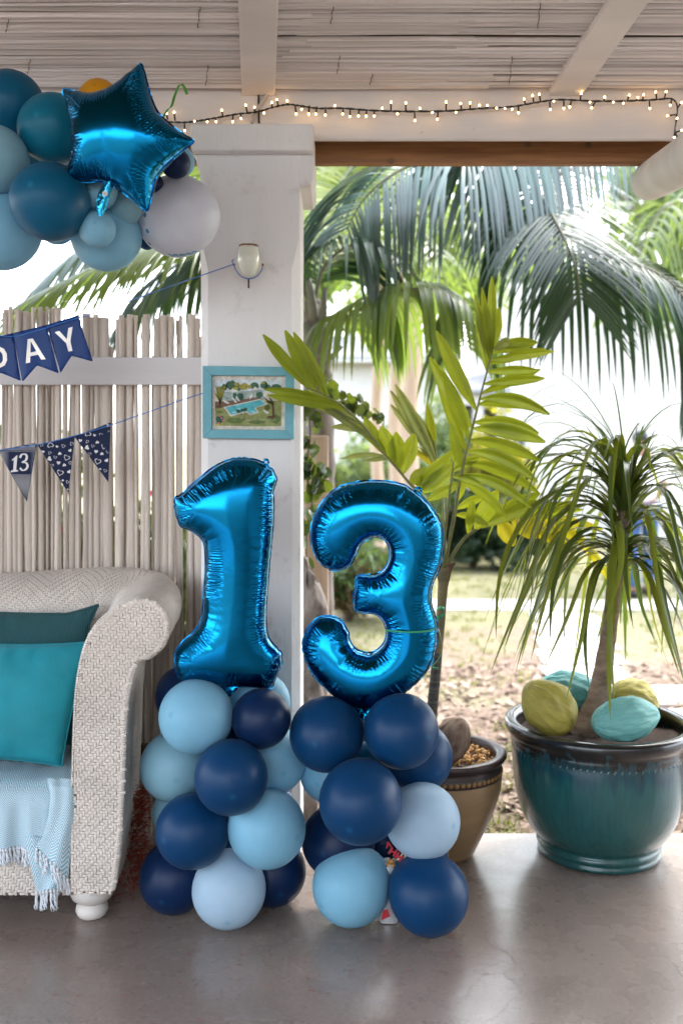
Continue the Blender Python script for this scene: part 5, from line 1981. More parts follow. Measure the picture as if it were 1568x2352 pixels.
def tassel(base, d, L_, rs_, parent):
    mbx = MB()
    mbx.tube([base, base + d * 0.006, base + d * 0.012], [0.003, 0.0055, 0.0035], 6)
    for k_ in range(4):
        pts = []
        a = rs_.uniform(0, 6)
        for q in range(6):
            t = q / 5
            off = 0.0042 * t + 0.0015
            pts.append(base + d * (0.010 + t * L_) + Vector((math.cos(a + t * 5 + k_ * 1.57) * off + rs_.uniform(-.002, .002) * t, math.sin(a + t * 5 + k_ * 1.57) * off * 0.7, 0)))
        mbx.tube(pts, [0.0024, 0.0024, 0.0022, 0.0022, 0.002, 0.0012], 5)
    return mbx.build('tassel', 'fringe', parent)


rs = random.Random(8)
for k_ in range(20):
    u = 0.30 + k_ / 20 * 0.47
    p = Vector(f_main(u, 1.0))
    tassel(p, Vector((rs.uniform(-.18, .18), -0.05, -1)).normalized(), rs.uniform(0.034, 0.05), rs, thr)
# gathered corner hanging beside the arm: an upper fold and a longer layer behind it
zz = lambda X, Y_: (X * .3296, 1693.7 + Y_ * .3296)
lA = [(330, 285), (355, 400), (340, 540), (300, 690), (255, 760)]
rA = [(512, 290), (520, 430), (524, 570), (500, 720), (478, 985)]
lB = [(180, 640), (190, 780), (215, 900), (240, 1000), (255, 1070)]
rB = [(420, 640), (450, 780), (478, 900), (476, 960), (410, 1050)]


def interp(L_, t):
    q = t * (len(L_) - 1)
    i = min(int(q), len(L_) - 2)
    a = q - i
    return (L_[i][0] * (1 - a) + L_[i + 1][0] * a, L_[i][1] * (1 - a) + L_[i + 1][1] * a)


def fold_fn(Lc, Rc, Y0, amp, bulge):
    def fn(u, v):
        a, b = interp(Lc, v), interp(Rc, v)
        X, Y_ = a[0] + (b[0] - a[0]) * u, a[1] + (b[1] - a[1]) * u
        px, py = zz(X, Y_)
        y = Y0 - bulge * math.sin(math.pi * u) * (0.4 + 0.6 * v) - amp * math.sin(u * 9 + v * 2) + (0.03 * max(0, 0.12 - v) / 0.12)
        return P(px, py, y)
    return fn


fA = fold_fn(lA, rA, 3.052, 0.004, 0.018)
mb = cloth(fA, 20, 30, 0.085, 0.30)
mb.build('cloth', 'throw', thr)
fB = fold_fn(lB, rB, 3.062, 0.004, 0.008)
mb = cloth(fB, 20, 24, 0.11, 0.18)
mb.build('cloth', 'throw', thr)
for k_ in range(10):
    p = Vector(fA(k_ / 9.5 + 0.02, 1.0))
    tassel(p, Vector((rs.uniform(-.05, .3), -0.12, -1)).normalized(), rs.uniform(0.036, 0.055), rs, thr)
for k_ in range(7):
    p = Vector(fB(k_ / 6.5 + 0.03, 1.0))
    tassel(p, Vector((rs.uniform(-.1, .12), -0.05, -1)).normalized(), rs.uniform(0.045, 0.06), rs, thr)

# red feathery stuff behind the sofa
mb = MB()
rs = random.Random(12)
base = P(300, 1960, 3.42)
for k_ in range(1700):
    a = rs.uniform(0, 6.28)
    hgt = rs.uniform(0, 0.34)
    rad = (0.085 if hgt < 0.12 else 0.06) * math.sqrt(rs.random())
    p = Vector((base.x + math.cos(a) * rad, base.y - 0.06 + math.sin(a) * rad, hgt + 0.006))
    d = Vector((math.cos(a) + rs.uniform(-.6, .6), math.sin(a) + rs.uniform(-.6, .6), rs.uniform(-.8, .8))).normalized()
    L_ = rs.uniform(0.02, 0.05)
    q = p + d * L_
    q.z = max(0.003, q.z)
    mb.leaf([p, p + d * L_ * .5 + Vector((0, 0, 0.004)), q], Vector((rs.uniform(-1, 1), rs.uniform(-1, 1), rs.uniform(-1, 1))), 0.0032, (0.8, 1, 0.1))
tag(mb.build('feather_boa', 'red_fluff', None, smooth=False, origin=(base.x, base.y, 0)), 'dark red fluffy feather boa piled behind the wicker sofa arm', 'feather boa')

# hairline cracks in the cement, as fine dark seams
def floor_pt(px, py, h=0.0006):
    Y = CAMZ * F / (py - 1020)
    p = P(px, py, Y)
    return Vector((p.x, p.y, h))


rs = random.Random(15)
z8r = lambda X, Y_: (784 + X * .4998, 1722.5 + Y_ * .4997)
z8l = lambda X, Y_: (X * .5002, 1722.5 + Y_ * .4997)
crk = [[z8r(*q) for q in ((655, 860), (690, 900), (770, 940), (800, 1000), (745, 1030), (800, 1070), (822, 1110), (765, 1160), (740, 1200), (640, 1259))],
       [z8r(*q) for q in ((822, 1112), (900, 1108), (990, 1100), (1060, 1095))], [z8r(*q) for q in ((655, 1030), (700, 1030), (745, 1030))], [z8r(*q) for q in ((655, 1030), (600, 1090), (560, 1150))],
       [z8r(*q) for q in ((1400, 870), (1460, 930), (1500, 960), (1568, 1045))],
       [z8l(*q) for q in ((1090, 975), (1150, 972), (1200, 940), (1230, 905), (1310, 890), (1350, 850), (1400, 830), (1480, 800))],
       [z8l(*q) for q in ((1015, 1095), (1018, 1130), (1000, 1165))], [z8l(*q) for q in ((330, 770), (300, 850), (310, 900))]]
mb = MB()
for c_ in crk:
    q = catmull([floor_pt(*p) for p in c_], 6)
    vs, fs = [], []
    for i, p in enumerate(q):
        p = p + Vector((rs.uniform(-.003, .003), rs.uniform(-.004, .004), 0))
        hw = rs.uniform(0.0003, 0.0010)
        vs += [p - Vector((hw, hw * 0.5, 0)), p + Vector((hw, hw * 0.5, 0))]
        if i:
            fs.append((2 * i - 2, 2 * i - 1, 2 * i + 1, 2 * i))
    mb.add(vs, fs)
M['crack'] = pm('crack', (0.15, 0.115, 0.095), 0.8)
o = mb.build('crack', 'crack', floor, smooth=False)
o['kind'] = 'stuff'

# bits of thread and straw swept about the floor
mb = MB()
for k_ in range(46):
    x, y = rs.uniform(-1.1, 0.4), rs.uniform(2.45, 3.05)
    if k_ < 14:
        x, y = rs.uniform(-0.5, 0.0), rs.uniform(2.72, 2.98)
    a = rs.uniform(0, 6.28)
    L_ = rs.uniform(0.004, 0.018)
    pts = [(x + math.cos(a) * L_ * t, y + math.sin(a) * L_ * t + 0.003 * math.sin(t * 3), 0.0012 + 0.0005 * t) for t in (0, .5, 1)]
    mb.tube(pts, 0.0006, 4, mi=0 if k_ % 4 else 1)
kind(mb.build('litter', ['red_thread', 'straw']), 'stuff', 'red thread ends and straw bits scattered on the floor')

# ================================================================== POTS
tp = thing('flower_pot', 'large glazed teal pot with dark rim holding a ponytail palm', 'flower pot', (P(1373, 1947, 3.67).x, 3.67, 0))
TX, TY = tp.location.x, 3.67
mb = MB()
pf_ = [(0.0, 0.003), (0.200, 0.003), (0.214, 0.004), (0.221, 0.012), (0.219, 0.022), (0.214, 0.027), (0.221, 0.033), (0.2255, 0.042), (0.222, 0.052), (0.217, 0.057), (0.224, 0.064), (0.236, 0.078), (0.252, 0.098), (0.269, 0.125), (0.285, 0.160), (0.297, 0.200), (0.306, 0.250), (0.311, 0.300), (0.314, 0.345), (0.316, 0.385), (0.314, 0.398),
       (0.320, 0.406), (0.319, 0.416), (0.318, 0.425), (0.331, 0.440), (0.340, 0.456), (0.343, 0.470), (0.339, 0.482), (0.330, 0.488), (0.316, 0.489), (0.303, 0.484), (0.296, 0.470), (0.292, 0.44), (0.290, 0.39)]
mb.lathe(pf_, 96, (TX, TY, 0))
mb.build('pot_body', 'glaze', tp)
# pressed cord ornament below the rim
orn = MB()
orn.lathe([(0.0005, 0.002), (0.003, 0.0016), (0.005, 0.0)], 8)
orn.v = [(v[0], -v[2], v[1] * 2.2) for v in orn.v]
om = mesh_of(orn, 'pressed_mark', 'glaze')
for k_ in range(84):
    a = 2 * math.pi * k_ / 84
    if math.sin(a) > 0.3:
        continue
    inst('pressed_mark', om, tp, (TX + math.cos(a) * 0.3143, TY + math.sin(a) * 0.3143, 0.386), (0, 0.5, a + math.pi / 2))
mb = MB()
rs = random.Random(3)
n = 26
vs = [(TX, TY, 0.435)]
rings_ = 9
for i in range(1, rings_ + 1):
    for j in range(n):
        a = 2 * math.pi * j / n
        r_ = 0.297 * i / rings_
        vs.append((TX + math.cos(a) * r_, TY + math.sin(a) * r_, 0.430 + rs.uniform(-0.008, 0.010)))
fs = [(0, 1 + j, 1 + (j + 1) % n) for j in range(n)]
for i in range(rings_ - 1):
    for j in range(n):
        fs.append((1 + i * n + j, 1 + (i + 1) * n + j, 1 + (i + 1) * n + (j + 1) % n, 1 + i * n + (j + 1) % n))
mb.add(vs, fs)
mb.build('soil', 'soil', tp)


def coconut(label, c, rx, rz, axis, mat, seed, depth=None):
    mbx = MB()
    rs_ = random.Random(seed)
    n1, n2 = 60, 34
    ph = rs_.uniform(0, 6)
    vs, fs = [], []
    for i in range(n2 + 1):
        t = i / n2
        th = math.pi * t
        for j in range(n1):
            a = 2 * math.pi * j / n1
            r_ = math.sin(th) ** 0.92
            z = math.cos(th)
            tri_ = 1 + 0.055 * math.cos(3 * a + ph)
            wr = 0.040 * noise.noise(Vector((math.cos(a) * 3, math.sin(a) * 3, z * 1.3 + seed))) + 0.045 * noise.noise(Vector((math.cos(a) * 8, math.sin(a) * 8, z * 2.2 + seed))) + 0.028 * noise.noise(Vector((math.cos(a) * 17, math.sin(a) * 17, z * 3.5 + seed)))
            r_ *= tri_ + wr * 2.3
            if z > 0.25:
                r_ *= 1 - 0.20 * ((z - 0.25) / 0.75) ** 1.5
                z *= 1 + 0.10 * ((z - 0.25) / 0.75) ** 2
            z2 = z * (1.08 if z < 0 else 1.0) + 0.015 * noise.noise(Vector((a, z * 3, seed)))
            vs.append((r_ * rz, r_ * rz, z2 * rx) if False else (r_ * rz * math.cos(a), r_ * rz * math.sin(a), z2 * rx))
    for i in range(n2):
        for j in range(n1):
            fs.append((i * n1 + j, (i + 1) * n1 + j, (i + 1) * n1 + (j + 1) % n1, i * n1 + (j + 1) % n1))
    mbx.add(vs, fs)
    me = mesh_of(mbx, 'coconut', mat)
    o_ = bpy.data.objects.new('coconut', me)
    COL.objects.link(o_)
    o_.location = c
    o_.rotation_euler = Vector(axis).normalized().to_track_quat('Z', 'Y').to_euler()
    tag(o_, label, 'coconut', 'dyed coconuts in the teal pot' if 'brown' not in label else None)
    # calyx scar
    k2 = MB()
    k2.lathe([(0.0005, -rx * 1.085), (rz * 0.10, -rx * 1.07), (rz * 0.16, -rx * 1.02), (rz * 0.20, -rx * 0.98)], 9)
    me2 = mesh_of(k2, 'stalk_scar', 'sheath' if mat != 'coco_teal' else mat)
    s_ = bpy.data.objects.new('stalk_scar', me2)
    COL.objects.link(s_)
    s_.parent = o_
    return o_


coconut('mustard yellow dyed coconut at the front edge of the teal pot', P(1258, 1624, 3.55), 0.100, 0.088, (-0.75, 0.25, 0.75), 'coco_yellow', 1)
coconut('turquoise dyed coconut behind the mustard one against the palm trunk', P(1305, 1594, 3.82), 0.110, 0.088, (-0.9, 0.3, 0.15), 'coco_teal_dark', 2)
coconut('pale turquoise dyed coconut lying sideways at the front of the teal pot', P(1436, 1652, 3.50), 0.118, 0.074, (1, 0.25, 0.10), 'coco_teal', 3)
coconut('pale yellow dyed coconut at the back of the teal pot', P(1455, 1610, 3.84), 0.100, 0.080, (0.8, 0.3, -0.3), 'coco_yellow', 4)

# tan pot
UX, UY = P(1020, 1900, 3.65).x, 3.65
tn = thing('flower_pot', 'tan glazed pot with brown rim and gold dotted band behind the balloons', 'flower pot', (UX, UY, 0))
mb = MB()
pf_ = [(0.0, 0.003), (0.095, 0.003), (0.104, 0.006), (0.112, 0.020), (0.138, 0.076), (0.170, 0.142), (0.195, 0.214), (0.205, 0.25), (0.2085, 0.285), (0.2085, 0.30)]
mb.lathe(pf_, 72, (UX, UY, 0))
mb.build('pot_body', 'glaze_tan', tn)
mb = MB()
pf_ = [(0.2085, 0.30), (0.2095, 0.301), (0.209, 0.329), (0.207, 0.331), (0.203, 0.342), (0.206, 0.350), (0.219, 0.358), (0.226, 0.368), (0.226, 0.377), (0.218, 0.383), (0.200, 0.383), (0.190, 0.378), (0.186, 0.366), (0.184, 0.33)]
mb.lathe(pf_, 72, (UX, UY, 0))
mb.build('rim', 'rim_brown', tn)
orn = MB()
orn.lathe([(0.0005, 0.0030), (0.007, 0.0024), (0.0085, 0.0)], 12)
orn.v = [(v[0], -v[2], v[1]) for v in orn.v]
om = mesh_of(orn, 'gold_dot', 'gold_dot')
for k_ in range(60):
    a = 2 * math.pi * k_ / 60
    if math.sin(a) > 0.25:
        continue
    inst('gold_dot', om, tn, (UX + math.cos(a) * 0.209, UY + math.sin(a) * 0.209, 0.3155), (0, 0, a + math.pi / 2))
mb = MB()
mb.add([(UX, UY, 0.342)] + [(UX + math.cos(a * math.pi / 12) * 0.187, UY + math.sin(a * math.pi / 12) * 0.187, 0.340) for a in range(24)], [(0, 1 + a, 1 + (a + 1) % 24) for a in range(24)])
mb.build('soil', 'soil', tn)
peb = []
for k_ in range(5):
    mb = MB()
    bm = bmesh.new()
    bmesh.ops.create_icosphere(bm, subdivisions=1, radius=1)
    for v in bm.verts:
        v.co *= 1 + 0.35 * noise.noise(v.co * 1.7 + Vector((k_ * 5, 0, 0)))
    me = bpy.data.meshes.new('pebble')
    bm.to_mesh(me); bm.free()
    me.materials.append(M['pebble'])
    peb.append(me)
rs = random.Random(21)
for k_ in range(150):
    a = rs.uniform(-1.9, 1.1)
    r_ = 0.18 * math.sqrt(rs.random())
    s = rs.uniform(0.006, 0.012)
    inst('pebble', rs.choice(peb), tn, (UX + math.cos(a) * r_, UY + math.sin(a) * r_, 0.346 + rs.uniform(0, 0.010)), (rs.uniform(0, 6), rs.uniform(0, 6), rs.uniform(0, 6)), (s * 1.3, s, s * 0.8))
coconut('brown dried coconut husk in the tan pot among pebbles', P(1036, 1700, 3.56), 0.082, 0.066, (0.45, -0.15, 0.85), 'coco_brown', 8)

# ================================================================== PLANTS


def ribs(pts, N=None):
    return catmull(pts, 6)


# ---- ponytail palm
pony = thing('ponytail_palm', 'ponytail palm with swollen trunk and long drooping strap leaves', 'palm', (TX, TY, 0.43))
tk = [(1352, 1690, 3.70, 45), (1356, 1670, 3.70, 44), (1362, 1650, 3.70, 37), (1372, 1615, 3.70, 28), (1380, 1570, 3.70, 24), (1387, 1520, 3.70, 20.5), (1396, 1460, 3.70, 18), (1404, 1400, 3.70, 16.5), (1408, 1350, 3.69, 16), (1418, 1300, 3.68, 16.5), (1426, 1260, 3.68, 17), (1430, 1200, 3.68, 13), (1433, 1130, 3.68, 8)]
cpts = catmull([P(x, y, Y) for x, y, Y, r_ in tk], 4)
rad = catmull([Vector((r_ / F * 3.7, 0, 0)) for *_, r_ in tk], 4)
mb = MB()
mb.tube(cpts, [q.x * (1 + 0.04 * math.sin(i * 1.9)) for i, q in enumerate(rad)], 16)
mb.build('trunk', 'trunk_pony', pony)
rs = random.Random(31)
prof_l = (0.75, 1.0, 1.0, 1.0, 0.96, 0.9, 0.82, 0.72, 0.6, 0.45, 0.28, 0.04)


def strap(base, az, el, L_, width, stiff, mat, parent, curl=0.0):
    n = 12
    st = L_ / (n - 1)
    d = Vector((math.cos(az) * math.cos(el), math.sin(az) * math.cos(el), math.sin(el)))
    p = Vector(base)
    pts, wds = [], []
    side = Vector((-math.sin(az), math.cos(az), 0))
    wander = rs.uniform(-2.6, 2.6)
    for i in range(n):
        pts.append(p.copy())
        tw = curl * i / n
        wds.append((side * math.cos(tw) + d.cross(side) * math.sin(tw)))
        p = p + d * st
        d = d + side * st * wander * math.sin(1.5 + i * 0.5) + Vector((0, 0, -1)) * st * stiff * (0.55 + 0.7 * i / n) * (1.0 if d.z > -0.8 else 0.12)
        d.normalize()
    mbx = MB()
    mbx.leaf(pts, wds, width, prof_l, fold=0.32)
    return mbx.build('leaf', mat, parent)


for k_ in range(160):
    t = rs.random() ** 0.85
    if k_ < 12:
        t = 0.97
    base = P(1420 + 14 * t, 1315 - 190 * t, 3.68)
    az = rs.uniform(0, 2 * math.pi)
    if k_ < 10:
        el = rs.uniform(1.15, 1.5); L_ = rs.uniform(0.18, 0.30); stiff = rs.uniform(0.5, 3.0)
    elif t > 0.75:
        el = rs.uniform(0.85, 1.4); L_ = rs.uniform(0.42, 0.78); stiff = rs.uniform(5.0, 12.0)
    elif t > 0.4:
        el = rs.uniform(0.4, 1.2); L_ = rs.uniform(0.6, 1.0); stiff = rs.uniform(7.0, 15.0)
    else:
        el = rs.uniform(0.0, 0.8); L_ = rs.uniform(0.42, 0.74); stiff = rs.uniform(7.0, 16.0)
    if abs(math.sin(az)) > 0.75 and rs.random() < 0.35:
        az += 1.0
    strap(base + Vector((math.cos(az), math.sin(az), 0)) * 0.02, az, el, L_, rs.uniform(0.019, 0.030), stiff, 'leaf_pony' if rs.random() < 0.42 else 'leaf_pony_light', pony, curl=rs.uniform(-0.9, 0.9))
# thin new leaves arching high
for k_ in range(14):
    base = P(1432, 1100, 3.68)
    az = rs.uniform(0, 6.28)
    strap(base, az, rs.uniform(1.0, 1.4), rs.uniform(0.5, 0.8), 0.006, rs.uniform(4.0, 6.5), 'leaf_pony', pony, curl=rs.uniform(-1, 1))

# ---- slim palm in the tan pot
areca = thing('slim_palm', 'slim stemmed potted palm with broad yellow-green fronds in the tan pot', 'palm', P(988, 1700, 3.65))
YPm = 3.62
st = [(985, 1740, 13), (988, 1690, 13), (993, 1620, 12.5), (999, 1560, 12), (1004, 1500, 11.5), (1010, 1440, 11), (1014, 1390, 11), (1017, 1340, 12), (1018, 1315, 13), (1021, 1300, 11)]
mb = MB()
mb.tube(catmull([P(x, y, YPm) for x, y, r_ in st[:5]], 5), [q.x for q in catmull([Vector((r_ / F * YPm, 0, 0)) for *_, r_ in st[:5]], 5)], 12)
lo = mb.build('stem_base', 'stem_ring', areca)
for k_ in range(14):
    y = 1505 + k_ * 15
    x = np.interp(y, [1500, 1740], [1004, 985])
    mb = MB()
    c = P(x, y, YPm)
    rr_ = np.interp(y, [1500, 1740], [11.5, 13]) / F * YPm
    mb.lathe([(rr_ * 0.97, -0.002), (rr_ * 1.06, 0), (rr_ * 0.97, 0.002)], 12, c)
    mb.build('leaf_scar', 'stem_tan', lo)
mb = MB()
mb.tube(catmull([P(x, y, YPm) for x, y, r_ in st[4:]], 5), [q.x for q in catmull([Vector((r_ / F * YPm, 0, 0)) for *_, r_ in st[4:]], 5)], 12)
mb.build('stem', 'stem_tan', areca)
for (dx, dy, az) in ((-8, 0, 2.6), (8, 6, 0.3), (2, 14, -1.5)):
    mb = MB()
    c = P(1018 + dx, 1312 + dy, YPm - 0.012)
    mb.leaf([c + Vector((0, 0, -0.045)), c, c + Vector((math.cos(az) * 0.012, 0, 0.025)), c + Vector((math.cos(az) * 0.03, -0.01, 0.04))], Vector((1, 0, 0)), 0.03, (0.3, 1, .8, .2), fold=0.5)
    mb.build('sheath', 'sheath', areca)

areca_prof = (0.14, 0.52, 0.80, 0.98, 1.0, 0.88, 0.60, 0.14)


def leaf_pts(b, t, sag, n=8):
    """quadratic arc from b to t, bowed by the vector sag"""
    m = (b + t) * 0.5 + Vector(sag)
    return [b * (1 - u) ** 2 + m * 2 * u * (1 - u) + t * u * u for u in [i / (n - 1) for i in range(n)]]


def areca_frond(rach, leaves, mat, rmat='stem_green', r0=0.007, r1=0.0025):
    """rach: [(px,py,Y)], leaves: [(t or (px,py), tip px, py, dY, width m, sag px)]"""
    cp = catmull([P(*q) for q in rach], 6)
    mbx = MB()
    n = len(cp)
    mbx.tube(cp, [r0 + (r1 - r0) * i / (n - 1) for i in range(n)], 7)
    fr = mbx.build('frond', rmat, areca)
    px_ = [((p.x / p.y) * F + 784, 1020 - (p.z - CAMZ) / p.y * F) for p in cp]
    for lf in leaves:
        (bx, by), (tx, ty), dY, wd, sg = lf[:5]
        m_ = lf[5] if len(lf) > 5 else mat
        i = min(range(n), key=lambda k: (px_[k][0] - bx) ** 2 + (px_[k][1] - by) ** 2)
        b = cp[i]
        t = P(tx, ty, b.y + dY)
        d = (t - b)
        up = Vector((0, 0, 1))
        nrm = Vector((rs.uniform(-.25, .25), -1, rs.uniform(0.1, 0.5))).normalized()
        wv = d.normalized().cross(nrm)
        pts = leaf_pts(b, t, up * sg + Vector((0, -0.01, 0)))
        mbx = MB()
        pr_ = list(areca_prof)
        pr_ = [p_ * rs.uniform(0.93, 1.07) for p_ in pr_]
        mbx.leaf5(pts, wv, wd * 1.18, pr_, fold=rs.uniform(0.12, 0.40), rib=rs.uniform(0.08, 0.2))
        mbx.build('leaflet', m_, fr)
    return fr


z4 = lambda X, Y_: (784 + X * .4998, 574 + Y_ * .5)
main = [((690, 480), (890, 432), .05, .030, .01), ((688, 500), (975, 465), -.06, .030, .006), ((680, 530), (935, 452), .08, .034, .01), ((672, 570), (900, 552), -.05, .034, .01), ((660, 620), (932, 590), -.03, .036, .008), ((650, 660), (912, 548), .09, .034, .006),
        ((640, 690), (955, 756), -.08, .044, .05), ((632, 725), (925, 728), .03, .046, .04), ((618, 790), (905, 843), -.02, .046, .035), ((608, 830), (935, 883), -.08, .046, .03), ((598, 880), (912, 968), .03, .044, .04), ((588, 930), (900, 1066), -.06, .042, .06), ((578, 985), (912, 1122), .05, .038, .06), ((566, 1030), (872, 1185), -.05, .036, .06), ((556, 1080), (760, 1235), .02, .034, .05),
        ((612, 750), (436, 372), -.05, .046, -.01), ((600, 820), (405, 492), .06, .046, -.02), ((590, 870), (470, 560), -.09, .040, -.01), ((575, 930), (425, 500), .1, .040, -.03), ((560, 1010), (500, 800), -.06, .034, 0.0),
        ((690, 520), (612, 200), -.02, .026, 0), ((692, 500), (645, 170), .03, .026, 0), ((696, 480), (690, 120), -.05, .030, 0), ((700, 460), (722, 262), .02, .034, .0), ((690, 500), (660, 240), -.08, .030, 0), ((680, 560), (625, 260), .0, .03, 0), ((705, 440), (770, 435), -.08, .044, .02, 'leaf_areca_dry'), ((705, 440), (900, 425), .02, .034, .02)]
main = [((z4(*a)), (z4(*b)), *r_) for a, b, *r_ in main]
areca_frond([(1020, 1305, 3.62), (1032, 1240, 3.60), (1048, 1150, 3.57), (1064, 1064, 3.54), (1084, 984, 3.52), (1104, 904, 3.50), (1120, 845, 3.50), (1132, 800, 3.50)], main, 'leaf_areca')

z3 = lambda X, Y_: (660.3 + X * .2746, 717.7 + Y_ * .2746)   # zoom (1150,1250)-(1900,2350)
left = [((930, 1390), (1060, 1010), .02, .05, 0), ((890, 1340), (905, 1000), -.04, .048, .0), ((860, 1290), (780, 950), -.02, .05, 0), ((800, 1210), (640, 870), .02, .040, .0), ((760, 1160), (540, 865), .02, .030, 0),
        ((700, 1100), (180, 690), -.05, .026, .0, 'leaf_areca_dry'), ((600, 980), (80, 690), .0, .026, .0, 'leaf_areca_dry'), ((470, 870), (-200, 640), -.06, .036, .03), ((430, 840), (-170, 690), -.1, .034, .0), ((340, 720), (120, 240), .0, .034, 0), ((300, 700), (50, 165), -.03, .036, 0), ((220, 660), (-20, 150), -.05, .040, 0), ((180, 650), (-205, 185), -.08, .036, 0),
        ((560, 960), (100, 560), .05, .022, .0, 'leaf_areca_dry'), ((650, 1040), (360, 960), .02, .024, .02, 'leaf_areca_dry'), ((780, 1230), (445, 1225), .02, .018, .02, 'leaf_areca_dry'), ((800, 1250), (640, 1240), .05, .018, .01, 'leaf_areca_dry'),
        ((1000, 1450), (1220, 1290), .06, .06, .0), ((1060, 1480), (1360, 1170), .02, .055, -.02), ((1120, 1500), (1420, 1240), -.02, .055, -.01), ((1180, 1530), (1440, 1420), -.05, .034, .0)]
left = [((z3(*a)), (z3(*b)), *r_) for a, b, *r_ in left]
areca_frond([(1018, 1305, 3.63), (1010, 1240, 3.62), (985, 1160, 3.60), (940, 1110, 3.58), (915, 1080, 3.56), (880, 1040, 3.53), (840, 985, 3.50), (790, 935, 3.46), (740, 905, 3.43), (700, 890, 3.41)], left, 'leaf_areca')

back = [((1240, 1330), (900, 600), .1, .045, .0, 'leaf_areca_dry'), ((1230, 1250), (860, 655), .1, .040, .0, 'leaf_areca_dry'), ((1225, 1200), (860, 770), .1, .034, .0, 'leaf_areca_dry'), ((1240, 1150), (1160, 760), .1, .03, 0), ((1250, 1200), (1000, 760), .12, .04, 0, 'leaf_areca_dry'), ((1260, 1250), (1070, 1180), .05, .034, .05), ((1260, 1230), (1120, 1130), .1, .03, .04),
        ((1290, 1400), (1430, 1180), .1, .04, .03), ((1290, 1350), (1400, 1130), .1, .04, 0), ((1270, 1330), (990, 1090), .1, .03, .03, 'leaf_yellow')]
back = [((z3(*a)), (z3(*b)), *r_) for a, b, *r_ in back]
areca_frond([(1022, 1300, 3.66), (1020, 1230, 3.72), (1014, 1120, 3.82), (1004, 1060, 3.88), (996, 1010, 3.92)], back, 'leaf_areca')

z5 = lambda X, Y_: (976 + X * .3775, 1148 + Y_ * .3775)     # zoom (1700,2000)-(2731,2900)
right = [((300, 190), (440, -60), -.02, .06, .0), ((330, 170), (720, 10), -.02, .05, .02), ((380, 130), (700, -40), .05, .045, .02), ((440, 110), (540, 280), -.03, .055, .0, 'leaf_yellow'), ((520, 100), (690, 230), .0, .050, -.01, 'leaf_yellow'), ((580, 95), (790, 265), .0, .046, 0, 'leaf_yellow'), ((650, 95), (880, 300), .02, .044, 0, 'leaf_yellow'), ((700, 95), (960, 260), .0, .04, 0, 'leaf_yellow'), ((760, 100), (1080, 180), .03, .036, .0, 'leaf_yellow'),
         ((500, 95), (900, 20), .05, .036, .01), ((600, 90), (960, 60), .02, .032, .01), ((820, 110), (1190, 590), .05, .034, .05, 'leaf_yellow'), ((250, 200), (290, 0), -.03, .03, 0)]
right = [((z5(*a)), (z5(*b)), *r_) for a, b, *r_ in right]
areca_frond([(1023, 1305, 3.63), (1045, 1265, 3.64), (1070, 1232, 3.66), (1095, 1215, 3.70), (1130, 1195, 3.76), (1180, 1185, 3.84), (1240, 1182, 3.92), (1300, 1192, 3.98)], right, 'leaf_areca')
for q in ([(1016, 1305, 3.61), (1022, 1220, 3.58), (1034, 1120, 3.56), (1040, 1060, 3.55)], [(1020, 1300, 3.64), (1036, 1225, 3.66), (1052, 1150, 3.70)]):
    tipx, tipy = q[-1][0], q[-1][1]
    areca_frond(q, [((tipx, tipy), (tipx + 12, tipy - 60), .0, .03, 0), ((tipx, tipy + 20), (tipx + 60, tipy - 10), .0, .03, .01), ((tipx, tipy + 40), (tipx + 70, tipy + 60), -.03, .03, .03)], 'leaf_areca')

# ---- creeper on the post behind the pillar
vine = thing('creeper', 'glossy dark creeper with puckered leaves climbing beside the pillar', 'climbing plant', P(715, 1640, 4.1))
vm = []
for k_ in range(4):
    mb = MB()
    rs2 = random.Random(60 + k_)
    n = 12
    vs = [(0, 0, 0)]
    for j in range(n):
        a = 2 * math.pi * j / n
        r_ = (1 + 0.35 * math.cos(a) + rs2.uniform(-.18, .18)) * 0.5
        vs.append((math.cos(a) * r_ + 0.3, math.sin(a) * r_ * 0.95, 0.12 * rs2.uniform(-1, 1)))
    mb.add(vs, [(0, 1 + j, 1 + (j + 1) % n) for j in range(n)])
    vm.append(mesh_of(mb, 'leaf', 'leaf_vine'))
rs = random.Random(77)
for vp in ([(706, 920, 4.05), (712, 1000, 4.08), (704, 1080, 4.1), (716, 1160, 4.12), (700, 1230, 4.1)],
           [(700, 1060, 4.1), (722, 1095, 4.1), (738, 1090, 4.1), (726, 1120, 4.1)],
           [(712, 935, 4.06), (765, 925, 4.1), (800, 925, 4.12), (840, 950, 4.15), (882, 965, 4.18)],
           [(704, 1220, 4.1), (703, 1400, 4.12), (712, 1560, 4.1), (706, 1640, 4.05)],
           [(735, 880, 4.1), (745, 910, 4.1), (770, 925, 4.1)]):
    cv = catmull([P(*q) for q in vp], 6)
    mb = MB()
    mb.tube(cv, 0.0035, 5)
    mb.build('vine_stem', 'vine', vine)
    dens = 0.9 if vp[0][1] < 1000 or vp[0][1] == 1060 else 0.25
    for i, p in enumerate(cv):
        for q in range(2):
            if rs.random() < dens * 0.75:
                s = rs.uniform(0.035, 0.060)
                inst('leaf', rs.choice(vm), vine, p + Vector((rs.uniform(-.03, .03), rs.uniform(-.03, .02), rs.uniform(-.03, .03))), (rs.uniform(0.9, 2.2), rs.uniform(-.7, .7), rs.uniform(-3, 3)), (s, s, s))

# ================================================================== GARDEN PALMS
leaf_prof = (0.30, 0.85, 1.0, 0.95, 0.8, 0.55, 0.03)


